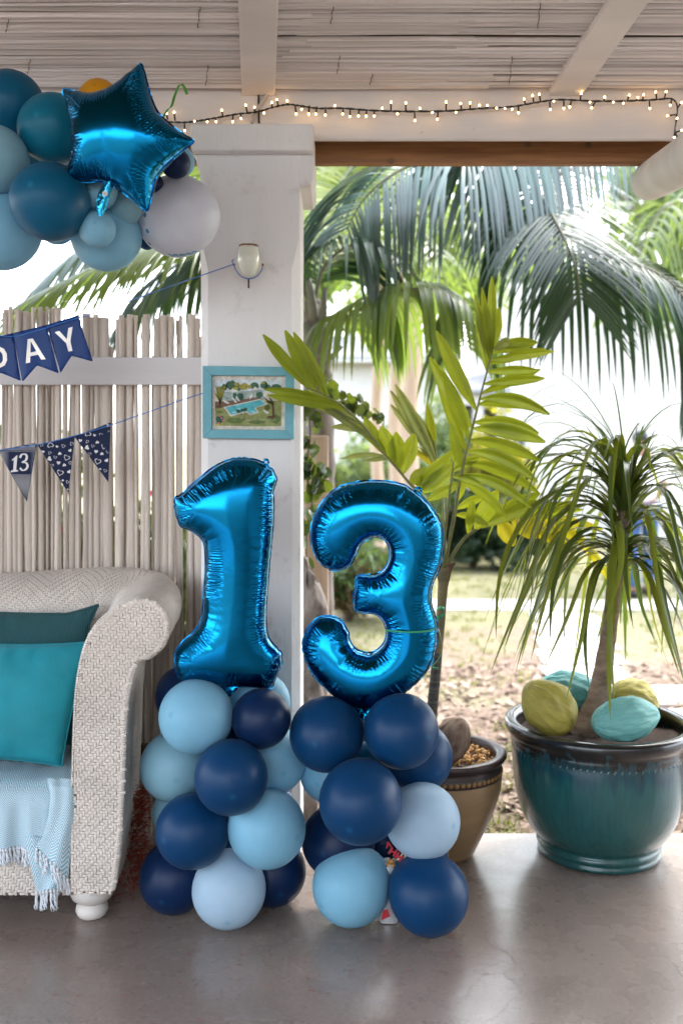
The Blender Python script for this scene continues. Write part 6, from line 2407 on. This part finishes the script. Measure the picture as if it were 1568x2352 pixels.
def palm_frond(parent, ctrl, nl, Lf, width, mat, split=False, t0=0.06, droop=3.0, fwd=0.45, liftv=0.15, sides=(1, -1), r0=0.02, rmat='rachis', seed=1, name='frond', nseg=7, sidev=None, pn=None):
    rs_ = random.Random(seed)
    cp = catmull([Vector(c) for c in ctrl], 10)
    n = len(cp)
    seglen = [0]
    for i in range(1, n):
        seglen.append(seglen[-1] + (cp[i] - cp[i - 1]).length)
    tot = seglen[-1]
    mbx = MB()
    mbx.tube(cp, [max(0.0025, r0 * (1 - 0.9 * i / (n - 1))) for i in range(n)], 7)
    fr = mbx.build(name, rmat, parent)
    allmb = MB()
    for k in range(nl):
        for sd_ in sides:
            t = t0 + (1 - t0) * (k + rs_.uniform(-.25, .25) + 0.5) / nl
            t = min(0.999, max(0, t))
            s_ = t * tot
            i = max(0, min(n - 2, next(q for q in range(1, n) if seglen[q] >= s_ - 1e-9) - 1))
            a = (s_ - seglen[i]) / max(1e-9, seglen[i + 1] - seglen[i])
            p = cp[i].lerp(cp[i + 1], a)
            tg = (cp[i + 1] - cp[i]).normalized()
            lat = tg.cross(Vector(pn) if pn else Vector((0, 0, 1)))
            if lat.length < 0.2:
                lat = Vector(sidev) if sidev else Vector((1, 0, 0))
            lat.normalize()
            if sidev and abs(tg.z) > 0.75:
                lat = (lat + Vector(sidev)).normalized()
            L_ = Lf(t) * rs_.uniform(0.9, 1.08)
            d = (lat * sd_ * (1 - 0.25 * t) + tg * (fwd + 0.9 * max(0, t - 0.6)) + Vector((0, 0, liftv))).normalized()
            st_ = L_ / (nseg - 1)
            pts, wds = [], []
            g_ = droop * rs_.uniform(0.8, 1.2)
            for q in range(nseg):
                pts.append(p.copy())
                wd_ = tg - d * tg.dot(d)
                wds.append(wd_ if wd_.length > 0.05 else lat.copy())
                p = p + d * st_
                d = (d + Vector((0, 0, -1)) * st_ * g_).normalized()
            tgt = MB() if split else allmb
            tgt.leaf(pts, wds, width * rs_.uniform(0.85, 1.1) * (0.75 + 0.25 * math.sin(math.pi * min(1, t + 0.15))), leaf_prof, fold=rs_.uniform(0.12, 0.4))
            if split:
                tgt.build('leaflet', mat, fr)
    if not split:
        o_ = allmb.build('leaflets', mat, fr)
        o_['kind'] = 'stuff'
    return fr


big = thing('palm_tree', 'dark green palm growing behind the pillar with fronds drooping under the timber beam', 'palm tree', (-0.40, 5.7, -0.1))
crown_at = Vector((-0.38, 5.7, 3.75))
mb = MB()
mb.tube(catmull([Vector((-0.42, 5.72, -0.15)), Vector((-0.42, 5.7, 1.2)), Vector((-0.40, 5.7, 2.6)), crown_at], 6), [0.085 - 0.0012 * i for i in range(19)], 14)
mb.build('trunk', 'bark_grey', big)
LF = lambda a, b: (lambda t: a + b * math.sin(math.pi * min(1, 0.12 + t * 0.80)) ** 0.7)
fA_ = [crown_at, Vector((0.1, 5.6, 3.75)), Vector((0.6, 5.5, 3.45)), P(1187, 382, 5.35), P(1239, 449, 5.15), P(1274, 507, 5.0), P(1303, 565, 4.9), P(1323, 623, 4.85), P(1332, 690, 4.85)]
palm_frond(big, fA_, 76, LF(0.2, 0.55), 0.028, 'leaf_palm', split=True, t0=0.30, droop=1.3, fwd=0.45, liftv=0.0, seed=5, pn=(0.1, -1, 0.35))
fF_ = [crown_at, Vector((-0.1, 6.0, 4.1)), Vector((0.35, 6.4, 3.8)), P(960, 500, 6.6), P(1010, 600, 6.5), P(1030, 700, 6.5)]
palm_frond(big, fF_, 34, LF(0.2, 0.55), 0.036, 'leaf_palm_mid', t0=0.3, droop=4.0, fwd=0.3, seed=9)
for k_, az in enumerate((1.2, 2.0, 2.9, 3.7, 4.4)):
    d = Vector((math.cos(az), math.sin(az), 0))
    palm_frond(big, [crown_at, crown_at + d * 0.7 + Vector((0, 0, 0.55)), crown_at + d * 1.5 + Vector((0, 0, 0.5)), crown_at + d * 2.1 + Vector((0, 0, 0.1))], 34, LF(0.2, 0.5), 0.036, 'leaf_palm_mid', t0=0.2, droop=2.5, seed=20 + k_)

big2 = thing('palm_tree', 'blue-green palm leaning in from beyond the white pole, pale sheen on its leaflets', 'palm tree', (3.5, 6.4, -0.1))
crown2 = Vector((3.3, 6.4, 4.1))
mb = MB()
mb.tube(catmull([Vector((3.5, 6.4, -0.15)), Vector((3.5, 6.4, 1.5)), Vector((3.4, 6.4, 3.0)), crown2], 6), [0.12 - 0.002 * i for i in range(19)], 14)
mb.build('trunk', 'bark_grey', big2)
fB_ = [crown2, Vector((2.6, 6.0, 4.5)), Vector((1.6, 5.5, 3.8)), P(1120, 340, 5.1), P(1030, 350, 5.0), P(940, 380, 4.95), P(880, 415, 4.9), P(830, 465, 4.9), P(795, 530, 4.9)]
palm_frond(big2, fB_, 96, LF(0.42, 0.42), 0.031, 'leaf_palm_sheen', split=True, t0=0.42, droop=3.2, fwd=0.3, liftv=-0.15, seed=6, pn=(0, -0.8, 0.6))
fC_ = [crown2, Vector((2.8, 6.0, 4.3)), Vector((2.0, 5.7, 3.6)), P(1345, 470, 5.5), P(1330, 560, 5.5), P(1400, 590, 5.35), P(1470, 610, 5.25), P(1540, 650, 5.2), P(1600, 730, 5.15), P(1630, 820, 5.1)]
fC_ = [Vector((-0.30, 5.6, 3.8)), Vector((0.4, 5.5, 3.7)), Vector((0.95, 5.4, 3.2)), P(1250, 490, 5.35), P(1330, 560, 5.3), P(1400, 590, 5.25), P(1470, 610, 5.2), P(1540, 650, 5.2), P(1600, 730, 5.15), P(1630, 820, 5.1)]
palm_frond(big, fC_, 62, LF(0.32, 0.60), 0.031, 'leaf_palm', split=True, t0=0.40, droop=4.0, fwd=0.45, liftv=-0.05, seed=7, pn=(0, -0.55, 0.83))
fE_ = [crown2, Vector((2.9, 6.5, 4.3)), P(1590, 420, 6.6), P(1520, 480, 6.5), P(1470, 570, 6.4), P(1450, 670, 6.4)]
palm_frond(big2, fE_, 36, LF(0.2, 0.55), 0.036, 'leaf_palm_mid', t0=0.25, droop=4.0, fwd=0.3, seed=8)
for k_, az in enumerate((0.3, 1.2, 2.3, 5.3)):
    d = Vector((math.cos(az), math.sin(az), 0))
    palm_frond(big2, [crown2, crown2 + d * 0.7 + Vector((0, 0, 0.55)), crown2 + d * 1.5 + Vector((0, 0, 0.5)), crown2 + d * 2.2 + Vector((0, 0, -0.1))], 34, LF(0.2, 0.5), 0.036, 'leaf_palm_mid', t0=0.2, droop=2.5, seed=40 + k_)

lp_ = thing('palm_tree', 'palm with fibrous boot trunk and arching frond next to the pillar', 'palm tree', (-0.18, 5.3, -0.1))
mb = MB()
t_ = [(738, 1500, 5.5, 26), (740, 1300, 5.5, 26), (742, 1100, 5.45, 27), (738, 950, 5.4, 28), (732, 850, 5.35, 30), (728, 790, 5.3, 33), (722, 740, 5.3, 26), (718, 690, 5.3, 20)]
mb.tube(catmull([P(x, y, Y) for x, y, Y, r_ in t_], 5), [q.x * (1 + 0.10 * math.sin(i * 2.4)) for i, q in enumerate(catmull([Vector((r_ / F * Y, 0, 0)) for x, y, Y, r_ in t_], 5))], 12)
base0 = P(740, 1640, 5.5)
mb.tube([Vector((base0.x, 5.5, -0.12)), P(738, 1500, 5.5)], [0.075, 0.062], 12)
mb.build('trunk', 'bark_grey', lp_)
for (x0_, y0_, x1_, y1_, r_) in ((712, 800, 700, 740, .03), (748, 830, 785, 795, .018), (735, 820, 752, 752, .03), (722, 760, 708, 640, .03), (735, 770, 745, 660, .025)):
    mb = MB()
    mb.tube([P(x0_, y0_, 5.26), P((x0_ + x1_) / 2 + 3, (y0_ + y1_) / 2, 5.24), P(x1_, y1_, 5.22)], [r_, r_ * 0.8, r_ * 0.5], 8, flat=0.5)
    mb.build('leaf_base', 'rachis_grey', lp_)
z2 = lambda X, Y_: (660.3 + X * .5789, 315.8 + Y_ * .5789)
D_ = [P(*z2(125, 810), 5.25), P(*z2(200, 740), 5.15), P(*z2(300, 675), 5.05), P(*z2(400, 625), 5.0), P(*z2(490, 600), 4.95), P(*z2(580, 605), 4.95), P(*z2(650, 640), 4.95), P(*z2(690, 720), 5.0), P(*z2(700, 830), 5.0)]
palm_frond(lp_, D_, 46, lambda t: 0.18 + 0.42 * math.sin(math.pi * min(1, 0.15 + t * 0.75)) ** 0.7, 0.034, 'leaf_palm_mid', t0=0.12, droop=7.0, fwd=0.2, seed=30, r0=0.016, rmat='rachis_grey')
E_ = [P(715, 700, 5.3), P(722, 560, 5.7), P(770, 440, 6.2), P(840, 350, 6.6), P(940, 290, 7)]
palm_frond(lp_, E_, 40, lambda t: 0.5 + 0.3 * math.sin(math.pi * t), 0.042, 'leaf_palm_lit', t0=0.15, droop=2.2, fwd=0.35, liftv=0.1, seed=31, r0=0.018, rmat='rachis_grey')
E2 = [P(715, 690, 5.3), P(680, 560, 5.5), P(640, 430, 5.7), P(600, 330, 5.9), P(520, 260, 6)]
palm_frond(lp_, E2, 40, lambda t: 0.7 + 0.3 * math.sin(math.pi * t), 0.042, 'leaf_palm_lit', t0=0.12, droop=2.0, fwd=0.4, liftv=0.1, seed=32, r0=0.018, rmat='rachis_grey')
G_ = [P(718, 700, 5.3), P(680, 600, 5.25), P(600, 555, 5.1), P(500, 540, 4.9), P(380, 560, 4.75), P(250, 600, 4.6), P(120, 660, 4.5)]
palm_frond(lp_, G_, 54, lambda t: 0.3 + 0.42 * math.sin(math.pi * min(1, 0.15 + t * 0.75)), 0.024, 'leaf_palm_mid', t0=0.12, droop=1.6, fwd=0.95, liftv=0.05, seed=33, r0=0.016)
G2_ = [P(715, 690, 5.3), P(650, 560, 5.4), P(540, 480, 5.4), P(420, 470, 5.3), P(280, 520, 5.2), P(150, 600, 5.1), P(60, 690, 5.0)]
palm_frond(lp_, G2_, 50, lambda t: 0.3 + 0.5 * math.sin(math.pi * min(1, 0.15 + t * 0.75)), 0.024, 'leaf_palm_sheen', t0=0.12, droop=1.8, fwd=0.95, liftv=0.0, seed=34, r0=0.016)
G3_ = [P(718, 700, 5.3), P(660, 620, 5.35), P(580, 580, 5.4), P(480, 590, 5.45), P(380, 640, 5.5), P(300, 720, 5.5)]
palm_frond(lp_, G3_, 46, lambda t: 0.25 + 0.4 * math.sin(math.pi * min(1, 0.15 + t * 0.75)), 0.026, 'leaf_palm', t0=0.12, droop=3.0, fwd=0.6, liftv=0.0, seed=36, r0=0.016)
H_ = [P(722, 700, 5.3), P(740, 620, 5.2), P(790, 570, 5.1), P(850, 560, 5.05), P(900, 590, 5.0)]
palm_frond(lp_, H_, 24, lambda t: 0.25 + 0.35 * math.sin(math.pi * t), 0.03, 'leaf_palm', t0=0.15, droop=4, fwd=0.4, seed=35, r0=0.014, rmat='rachis_grey')

# old leaning trunk at the terrace edge, just behind the pillar
mb = MB()
t_ = [(690, 1900, 3.98, 40), (700, 1780, 4.0, 36), (706, 1640, 4.05, 34), (708, 1520, 4.1, 30), (712, 1430, 4.1, 30), (708, 1370, 4.1, 32), (698, 1320, 4.1, 24), (690, 1280, 4.1, 14)]
cv = catmull([P(x, y, Y) for x, y, Y, r_ in t_], 9)
cv.insert(0, Vector((cv[0].x, cv[0].y, -0.12)))
rv = [q.x for q in catmull([Vector((r_ / F * Y, 0, 0)) for x, y, Y, r_ in t_], 9)]
rv.insert(0, rv[0] * 1.2)
n0 = len(mb.v)
mb.tube(cv, rv, 32)
mb.v = [tuple(Vector(v) + Vector((noise.noise(Vector(v) * 14), noise.noise(Vector(v) * 14 + Vector((9, 0, 0))), 0)) * 0.035 + Vector((noise.noise(Vector((v[0] * 60, v[1] * 60, v[2] * 9))), noise.noise(Vector((v[0] * 60, v[1] * 60, v[2] * 9 + 7))), 0)) * 0.016) for v in mb.v]
tag(mb.build('tree_stump', 'bark_grey', None, origin=(cv[0].x, cv[0].y, -0.1)), 'gnarled brown dead tree stump just behind the white pillar', 'tree stump')
mb = MB()
p = P(727, 1300, 4.6)
mb.box((p.x - 0.055, 4.55, -0.12), (p.x + 0.055, 4.66, P(727, 1000, 4.6).z))
o = mb.build('garden_post', 'post_tan', None, smooth=False, origin=(p.x, 4.6, -0.1))
b = o.modifiers.new('edge', 'BEVEL'); b.width = 0.01; b.segments = 2
tag(o, 'square tan timber post overgrown by the creeper', 'post')

# ================================================================== GARDEN


def leaf_cloud(c, rad, n, size, seed, clumps=9, flat=0.0):
    rs_ = np.random.RandomState(seed)
    cl = rs_.normal(size=(clumps, 3))
    cl /= np.linalg.norm(cl, axis=1)[:, None]
    cl *= rs_.uniform(0.25, 0.78, (clumps, 1))
    cr = rs_.uniform(0.28, 0.5, clumps)
    pick = rs_.randint(0, clumps, n)
    d = rs_.normal(size=(n, 3))
    d /= np.linalg.norm(d, axis=1)[:, None]
    p = cl[pick] + d * (cr[pick] * rs_.uniform(0.45, 1.0, n) ** 0.5)[:, None]
    pos = np.array(c) + p * np.array(rad)
    a = rs_.normal(size=(n, 3)); a /= np.linalg.norm(a, axis=1)[:, None]
    b = np.cross(a, rs_.normal(size=(n, 3))); b /= np.linalg.norm(b, axis=1)[:, None]
    sz = size * rs_.uniform(0.6, 1.3, (n, 1))
    mbx = MB()
    v = np.stack([pos - a * sz, pos + b * sz * 0.45, pos + a * sz, pos - b * sz * 0.45], 1).reshape(-1, 3)
    mbx.v = [tuple(x) for x in v]
    mbx.f = [(4 * i, 4 * i + 1, 4 * i + 2, 4 * i + 3) for i in range(n)]
    mbx.m = [0] * n
    return mbx


def bush(label, px, Y, w_, h_, mat, seed, n=2600, size=0.07, flowers=None, dz=0.0, depth=None, name='bush', cat='bush'):
    x = (px - 784) / F * Y
    root = thing(name, label, cat, (x, Y, -0.1), None)
    mbx = MB()
    rs_ = random.Random(seed)
    for k in range(7):
        a = rs_.uniform(0, 6.28)
        mbx.tube([(x, Y, -0.12), (x + math.cos(a) * w_ * 0.12, Y + math.sin(a) * w_ * 0.1, h_ * 0.35), (x + math.cos(a) * w_ * 0.3, Y + math.sin(a) * w_ * 0.25, h_ * 0.75)], [0.03, 0.02, 0.008], 5)
    mbx.build('stem', 'vine', root)
    mbx = leaf_cloud((x, Y, h_ * 0.5 - 0.1 + dz), (w_ * 0.5, depth or w_ * 0.42, h_ * 0.52), n, size, seed, clumps=16)
    mbx.v = [(a, b, max(c, -0.09)) for a, b, c in mbx.v]
    mbx.build('foliage', mat, root, smooth=False)
    if flowers:
        fm_ = leaf_cloud((x, Y - w_ * 0.1, h_ * 0.5), (w_ * 0.5, w_ * 0.45, h_ * 0.5), flowers[1], size * 0.8, seed + 50, clumps=8)
        fm_.build('blossom', flowers[0], root, smooth=False)
    return root


def tree(label, px, Y, h_, cw, ch, mat, seed, n=6000, size=0.13, tr=0.12, lean=0.0, bark='bark_grey', name='tree'):
    x = (px - 784) / F * Y
    root = thing(name, label, 'tree', (x, Y, -0.1))
    mbx = MB()
    rs_ = random.Random(seed)
    top = Vector((x + lean, Y, h_ - ch * 0.45))
    mbx.tube(catmull([Vector((x, Y, -0.15)), Vector((x + lean * 0.3, Y, h_ * 0.35)), top], 6), [tr * (1 - 0.05 * i) for i in range(13)], 12)
    for k in range(7):
        a = rs_.uniform(0, 6.28)
        s_ = top - Vector((0, 0, rs_.uniform(0, ch * 0.3)))
        mbx.tube([s_, s_ + Vector((math.cos(a) * cw * 0.18, math.sin(a) * cw * 0.18, ch * 0.14)), s_ + Vector((math.cos(a) * cw * 0.36, math.sin(a) * cw * 0.36, ch * 0.3))], [tr * 0.45, tr * 0.3, tr * 0.1], 7)
    mbx.build('trunk', bark, root)
    mbx = leaf_cloud((x + lean, Y, h_ - ch * 0.4), (cw * 0.5, cw * 0.5, ch * 0.5), n, size, seed, clumps=22)
    mbx.build('crown', mat, root, smooth=False)
    return root


bush('pale green shrub in front of the low white house', 810, 11.6, 1.7, 1.75, 'bush_pale', 101, n=3200)
bush('feathery green shrub beside the pale one at the lawn edge', 900, 12.6, 1.8, 1.7, 'bush_green', 102, n=3000, flowers=('flower_pink', 14))
bush('dark green shrub under the slim palm at the lawn edge', 1085, 12.9, 1.6, 1.05, 'bush_dark', 103, n=3000)
bush('dark shrub with coral blossoms behind the ponytail palm', 1200, 12.7, 1.3, 0.95, 'bush_dark', 104, n=2600, flowers=('flower_red', 24))
bush('tangled dry brown shrub seen through the loops of the figure 3', 800, 9.0, 1.25, 0.75, 'bush_dry', 105, n=2600, size=0.06, flowers=('bush_green', 900))
bush('tall pale shrub between the slim palm trunks and the porch', 1010, 14.8, 1.5, 2.5, 'bush_pale', 110, n=2600)
bush('broad green shrub before the porch of the white bungalow', 1090, 15.4, 2.0, 1.7, 'bush_green', 111, n=2800)
bush('yellow-green shrub below the house opening', 1130, 14.6, 1.4, 2.3, 'bush_yellow', 106, n=2600)
bush('low yellow-green shrub at the far end of the lawn', 985, 13.6, 1.5, 1.2, 'bush_green', 107, n=2400, flowers=('bush_yellow', 500))
bush('green hedge with pink blossoms directly behind the reed fence', 140, 4.9, 2.3, 1.55, 'bush_green', 108, n=4200, size=0.055, flowers=('flower_pink', 90), depth=0.4, name='hedge', cat='hedge')
tree('airy yellow-green tree at the garden edge by the white pole', 1600, 12.5, 5.6, 3.6, 3.4, 'bush_pale', 201, n=2600)
tree('leafy green tree standing behind the low white house', 700, 20.0, 8.0, 5.5, 4.6, 'bush_green', 202, n=6500, size=0.16, tr=0.2)
tree('pale green tree rising behind the white house with window', 1130, 21.5, 6.6, 4.6, 3.2, 'bush_pale', 203, n=5500, size=0.16, tr=0.18)
# slim trunks before the house
for px, Y, h_, r_, lab in ((868, 10.6, 3.4, 0.060, 'slim pale palm trunk standing near the pale green shrub'), (912, 10.2, 3.5, 0.068, 'slim grey palm trunk between shrub and the house columns'), (945, 9.6, 3.2, 0.085, 'pinkish grey palm trunk behind the slim palm frond')):
    x = (px - 784) / F * Y
    t_ = thing('garden_palm', lab, 'palm tree', (x, Y, -0.1))
    mb = MB()
    pts = [Vector((x + 0.03 * math.sin(k * 0.9), Y, -0.12 + h_ * k / 10)) for k in range(11)]
    mb.tube(pts, [r_ * (1.15 - 0.03 * k + 0.05 * (k % 2)) for k in range(11)], 12)
    mb.build('trunk', 'post_tan', t_)
    top = pts[-1]
    for k in range(7):
        az = k * 0.9 + px
        d = Vector((math.cos(az), math.sin(az), 0))
        palm_frond(t_, [top, top + d * 0.45 + Vector((0, 0, 0.45)), top + d * 0.95 + Vector((0, 0, 0.35)), top + d * 1.35 + Vector((0, 0, -0.15))], 20, lambda t: 0.15 + 0.42 * math.sin(math.pi * min(1, .15 + t * .8)), 0.04, 'leaf_palm_mid', t0=0.15, droop=3, seed=300 + k)

# ---- white house
house = thing('house', 'long white bungalow with pale grey roof across the garden', 'house', (3.0, 17.5, -0.1))
YH = 17.0


def hx(px, Y=YH):
    return (px - 784) / F * Y


def hz(py, Y=YH):
    return CAMZ - (py - 1020) / F * Y


mb = MB()
# low wing
mb.box((hx(735), YH + 0.2, -0.12), (hx(1035), YH + 5, hz(828)))
# porch back wall, set back
mb.box((hx(1035), YH + 2.0, -0.12), (hx(1165), YH + 5, hz(880)))
# main block with a window opening
zt_ = hz(650)
mb.box((hx(1165), YH, -0.12), (hx(1176), YH + 5, zt_))
mb.box((hx(1206), YH, -0.12), (hx(1800), YH + 5, zt_))
mb.box((hx(1176), YH + 0.002, -0.12), (hx(1206), YH + 5, hz(1090)))
mb.box((hx(1176), YH + 0.002, hz(975)), (hx(1206), YH + 5, zt_))
mb.build('wall', 'house_white', house, smooth=False)
mb = MB()
mb.box((hx(1176), YH + 0.12, hz(1090)), (hx(1206), YH + 0.16, hz(975)))
w_ = mb.build('window', 'window_dark', house, smooth=False)
mb = MB()
mb.box((hx(1190), YH + 0.09, hz(1090)), (hx(1192), YH + 0.118, hz(975)))
mb.box((hx(1176), YH + 0.09, hz(1034)), (hx(1206), YH + 0.1175, hz(1031)))
mb.build('frame', 'house_white', w_, smooth=False)
for px in (1040, 1100, 1155):
    mb = MB()
    mb.box((hx(px) - 0.09, YH + 0.1, -0.12), (hx(px) + 0.09, YH + 0.3, hz(930)))
    mb.build('porch_post', 'house_white', house, smooth=False)
mb = MB()
mb.box((hx(1035), YH + 0.05, hz(930)), (hx(1165), YH + 0.35, hz(905)))
mb.build('porch_beam', 'house_white', house, smooth=False)
mb = MB()
za_, zb_ = hz(832), hz(745)
mb.prism([(hx(720), YH - 0.2, za_), (hx(1050), YH - 0.2, za_), (hx(1050), YH + 2.6, zb_), (hx(720), YH + 2.6, zb_)], (0, 0, 0.1))
mb.build('roof', 'house_roof', house, smooth=False)
mb = MB()
mb.prism([(hx(1030), YH - 0.1, hz(905) + 0.02), (hx(1168), YH - 0.1, hz(905) + 0.02), (hx(1168), YH + 2.6, hz(850)), (hx(1030), YH + 2.6, hz(850))], (0, 0, 0.08))
mb.build('porch_roof', 'house_roof', house, smooth=False)

# ---- path and stepping stones
mb = MB()
mb.box((-1.6, 9.55, -0.14), (6.0, 10.15, -0.085))
kind(mb.build('path', 'paving', smooth=False), 'structure')
rs = random.Random(6)
for k_, Y in enumerate((9.1, 8.53, 7.97, 7.43, 6.87, 6.30, 5.72)):
    cx = 1.77 + (Y - 7.4) * 0.165 + (0.38 if k_ > 4 else 0)
    mb = MB()
    j = lambda: rs.uniform(-0.02, 0.02)
    x0_, x1_ = cx - 0.30, cx + 0.30
    mb.prism([(x0_ + j(), Y - 0.24 + j(), -0.13), (x1_ + j(), Y - 0.24 + j(), -0.13), (x1_ + j(), Y + 0.24 + j(), -0.13), (x0_ + j(), Y + 0.24 + j(), -0.13)], (0, 0, 0.05))
    o = mb.build('stepping_stone', 'paving', None, smooth=False, origin=(cx, Y, -0.1))
    b = o.modifiers.new('edge', 'BEVEL'); b.width = 0.012; b.segments = 2
    tag(o, ('first', 'second', 'third', 'fourth', 'fifth', 'sixth', 'seventh')[k_] + ' pale stepping stone counted from the cross path towards the terrace', 'stepping stone', 'stepping stones across the lawn')

# ---- mulch chips and grass
npr = np.random.RandomState(5)
n = 9000
mb = MB()
xs = npr.uniform(-1.2, 3.2, n); yv = 3.86 + npr.uniform(0, 1, n) ** 1.4 * 3.4
L_ = npr.uniform(0.008, 0.030, n); W_ = L_ * npr.uniform(0.25, 0.7, n)
an = npr.uniform(0, 6.28, n); tl_ = npr.uniform(-0.5, 0.5, n)
ca, sa_ = np.cos(an), np.sin(an)
z = -0.096 + npr.uniform(0, 0.012, n)
V = []
for (u, v) in ((-1, -1), (1, -1), (1, 1), (-1, 1)):
    V.append(np.stack([xs + ca * L_ * u - sa_ * W_ * v, yv + sa_ * L_ * u + ca * W_ * v, z + tl_ * L_ * u + 0.004 * v], 1))
V = np.stack(V, 1).reshape(-1, 3)
mb.v = [tuple(a) for a in V]
mb.f = [(4 * i, 4 * i + 1, 4 * i + 2, 4 * i + 3) for i in range(n)]
mb.m = list((npr.uniform(0, 1, n) < 0.4).astype(int))
M['mulch_b'] = pm('mulch_b', (0.13, 0.085, 0.055), 0.9, col2=(0.30, 0.22, 0.16), vscale=4)
kind(mb.build('mulch', ['mulch', 'mulch_b'], smooth=False), 'stuff', 'dry leaf mulch along the terrace edge')
mb = MB()
rs = random.Random(44)
tufts = []
for k_ in range(260):
    tufts.append((rs.uniform(-1.5, 3.5), rs.uniform(4.2, 9.3), rs.uniform(0.02, 0.05)))
for k_ in range(26):
    tufts.append((P(1120, 0, 3.95).x + rs.uniform(-0.16, 0.16), rs.uniform(3.88, 4.15), rs.uniform(0.03, 0.07)))
for k_ in range(40):
    tufts.append((P(1090, 0, 5.0).x + rs.uniform(-0.3, 0.4), rs.uniform(4.6, 5.6), rs.uniform(0.03, 0.06)))
for k_ in range(1500):
    tufts.append((rs.uniform(-4, 6.5), rs.uniform(6.5, 14.0), rs.uniform(0.03, 0.06)))
for (x, y, h) in tufts:
    if 1.4 < x < 2.5 and 5.5 < y < 9.4 and rs.random() < 0.9:
        continue
    for q in range(9):
        a = rs.uniform(0, 6.28)
        d = Vector((math.cos(a), math.sin(a), 0))
        p = Vector((x + rs.uniform(-.04, .04), y + rs.uniform(-.04, .04), -0.1))
        wv = Vector((-d.y, d.x, 0)) * 0.004
        hh = h * rs.uniform(0.6, 1.3)
        m_ = p + d * hh * 0.35 + Vector((0, 0, hh * 0.7))
        e = p + d * hh * rs.uniform(0.8, 1.3) + Vector((0, 0, hh * 0.75))
        mb.add([p - wv, p + wv, m_ + wv * 0.8, m_ - wv * 0.8, e], [(0, 1, 2, 3), (3, 2, 4)])
kind(mb.build('grass', 'grass', smooth=False), 'stuff', 'patchy dry grass tufts on the lawn')

# ---- person walking away past the house
Yp = 10.4
pb = P(1474, 1370, Yp)
per = thing('person', 'person in white shirt and blue jeans walking away across the lawn', 'person', (pb.x, Yp, -0.1))
pz = -0.1


def skin(name, verts, edges, radii, mat, parent, sub=2):
    me = bpy.data.meshes.new(name)
    me.from_pydata([tuple(Vector(v) - ORG[parent.name]) for v in verts], edges, [])
    o_ = bpy.data.objects.new(name, me)
    COL.objects.link(o_)
    o_.parent = parent
    md = o_.modifiers.new('skin', 'SKIN')
    for i, r_ in enumerate(radii):
        me.skin_vertices[0].data[i].radius = r_ if isinstance(r_, tuple) else (r_, r_)
    me.skin_vertices[0].data[0].use_root = True
    sb_ = o_.modifiers.new('sub', 'SUBSURF'); sb_.levels = sub; sb_.render_levels = sub
    me.materials.append(M[mat])
    return o_


def pp(x, y, z):
    return Vector((pb.x + x, Yp + y, pz + z))


# body: pelvis, spine, neck, head, arms bent forward, legs in mid-stride
V_ = [pp(0, 0, .95), pp(0, 0, 1.15), pp(0, 0, 1.38), pp(0, .02, 1.50), pp(-.01, .03, 1.60), pp(-.02, .035, 1.70),
      pp(-.17, 0, 1.40), pp(-.22, .02, 1.14), pp(-.30, .20, 1.04), pp(-.33, .28, 1.03), pp(.17, 0, 1.40), pp(.23, .0, 1.14), pp(.20, .22, 1.03), pp(.17, .30, 1.02),
      pp(-.09, 0, .90), pp(-.10, .04, .50), pp(-.10, -.10, .10), pp(-.11, .02, .04), pp(.09, 0, .90), pp(.10, .10, .50), pp(.10, .10, .09), pp(.11, .22, .04)]
E_ = [(0, 1), (1, 2), (2, 3), (3, 4), (4, 5), (2, 6), (6, 7), (7, 8), (8, 9), (2, 10), (10, 11), (11, 12), (12, 13), (0, 14), (14, 15), (15, 16), (16, 17), (0, 18), (18, 19), (19, 20), (20, 21)]
Rr = [(.13, .10), (.12, .09), (.14, .10), (.055, .055), (.075, .085), (.07, .08), .055, .042, .032, .03, .055, .042, .032, .03, .085, .058, .042, .04, .085, .058, .042, .04]
skin('body', V_, E_, Rr, 'skin', per)
skin('shirt', [V_[0] + Vector((0, 0, .0)), V_[1], V_[2], V_[3] - Vector((0, 0, .05)), V_[6], V_[6].lerp(V_[7], .8), V_[10], V_[10].lerp(V_[11], .8)], [(0, 1), (1, 2), (2, 3), (2, 4), (4, 5), (2, 6), (6, 7)], [(.165, .13), (.15, .115), (.165, .12), (.07, .07), .075, .065, .075, .065], 'shirt', per)
skin('jeans', [V_[0] - Vector((0, 0, .02)), V_[14], V_[15], V_[16] + Vector((0, 0, .0)), V_[18], V_[19], V_[20]], [(0, 1), (1, 2), (2, 3), (0, 4), (4, 5), (5, 6)], [(.15, .12), .105, .075, .065, .105, .075, .065], 'jeans', per)
skin('hair', [pp(-.01, .0, 1.60), pp(-.02, .02, 1.69), pp(-.02, .04, 1.735)], [(0, 1), (1, 2)], [(.078, .075), (.088, .098), (.06, .07)], 'hair', per)
for s_ in (17, 21):
    mb = MB()
    c = V_[s_]
    mb.tube([c + Vector((0, -0.14, 0)), c + Vector((0, -0.05, 0.01)), c + Vector((0, 0.08, -0.005)), c + Vector((0, 0.12, -0.01))], [0.035, 0.048, 0.045, 0.025], 10)
    mb.v = [(a, b, max(d, -0.099)) for a, b, d in mb.v]
    mb.build('shoe', 'hair', per)
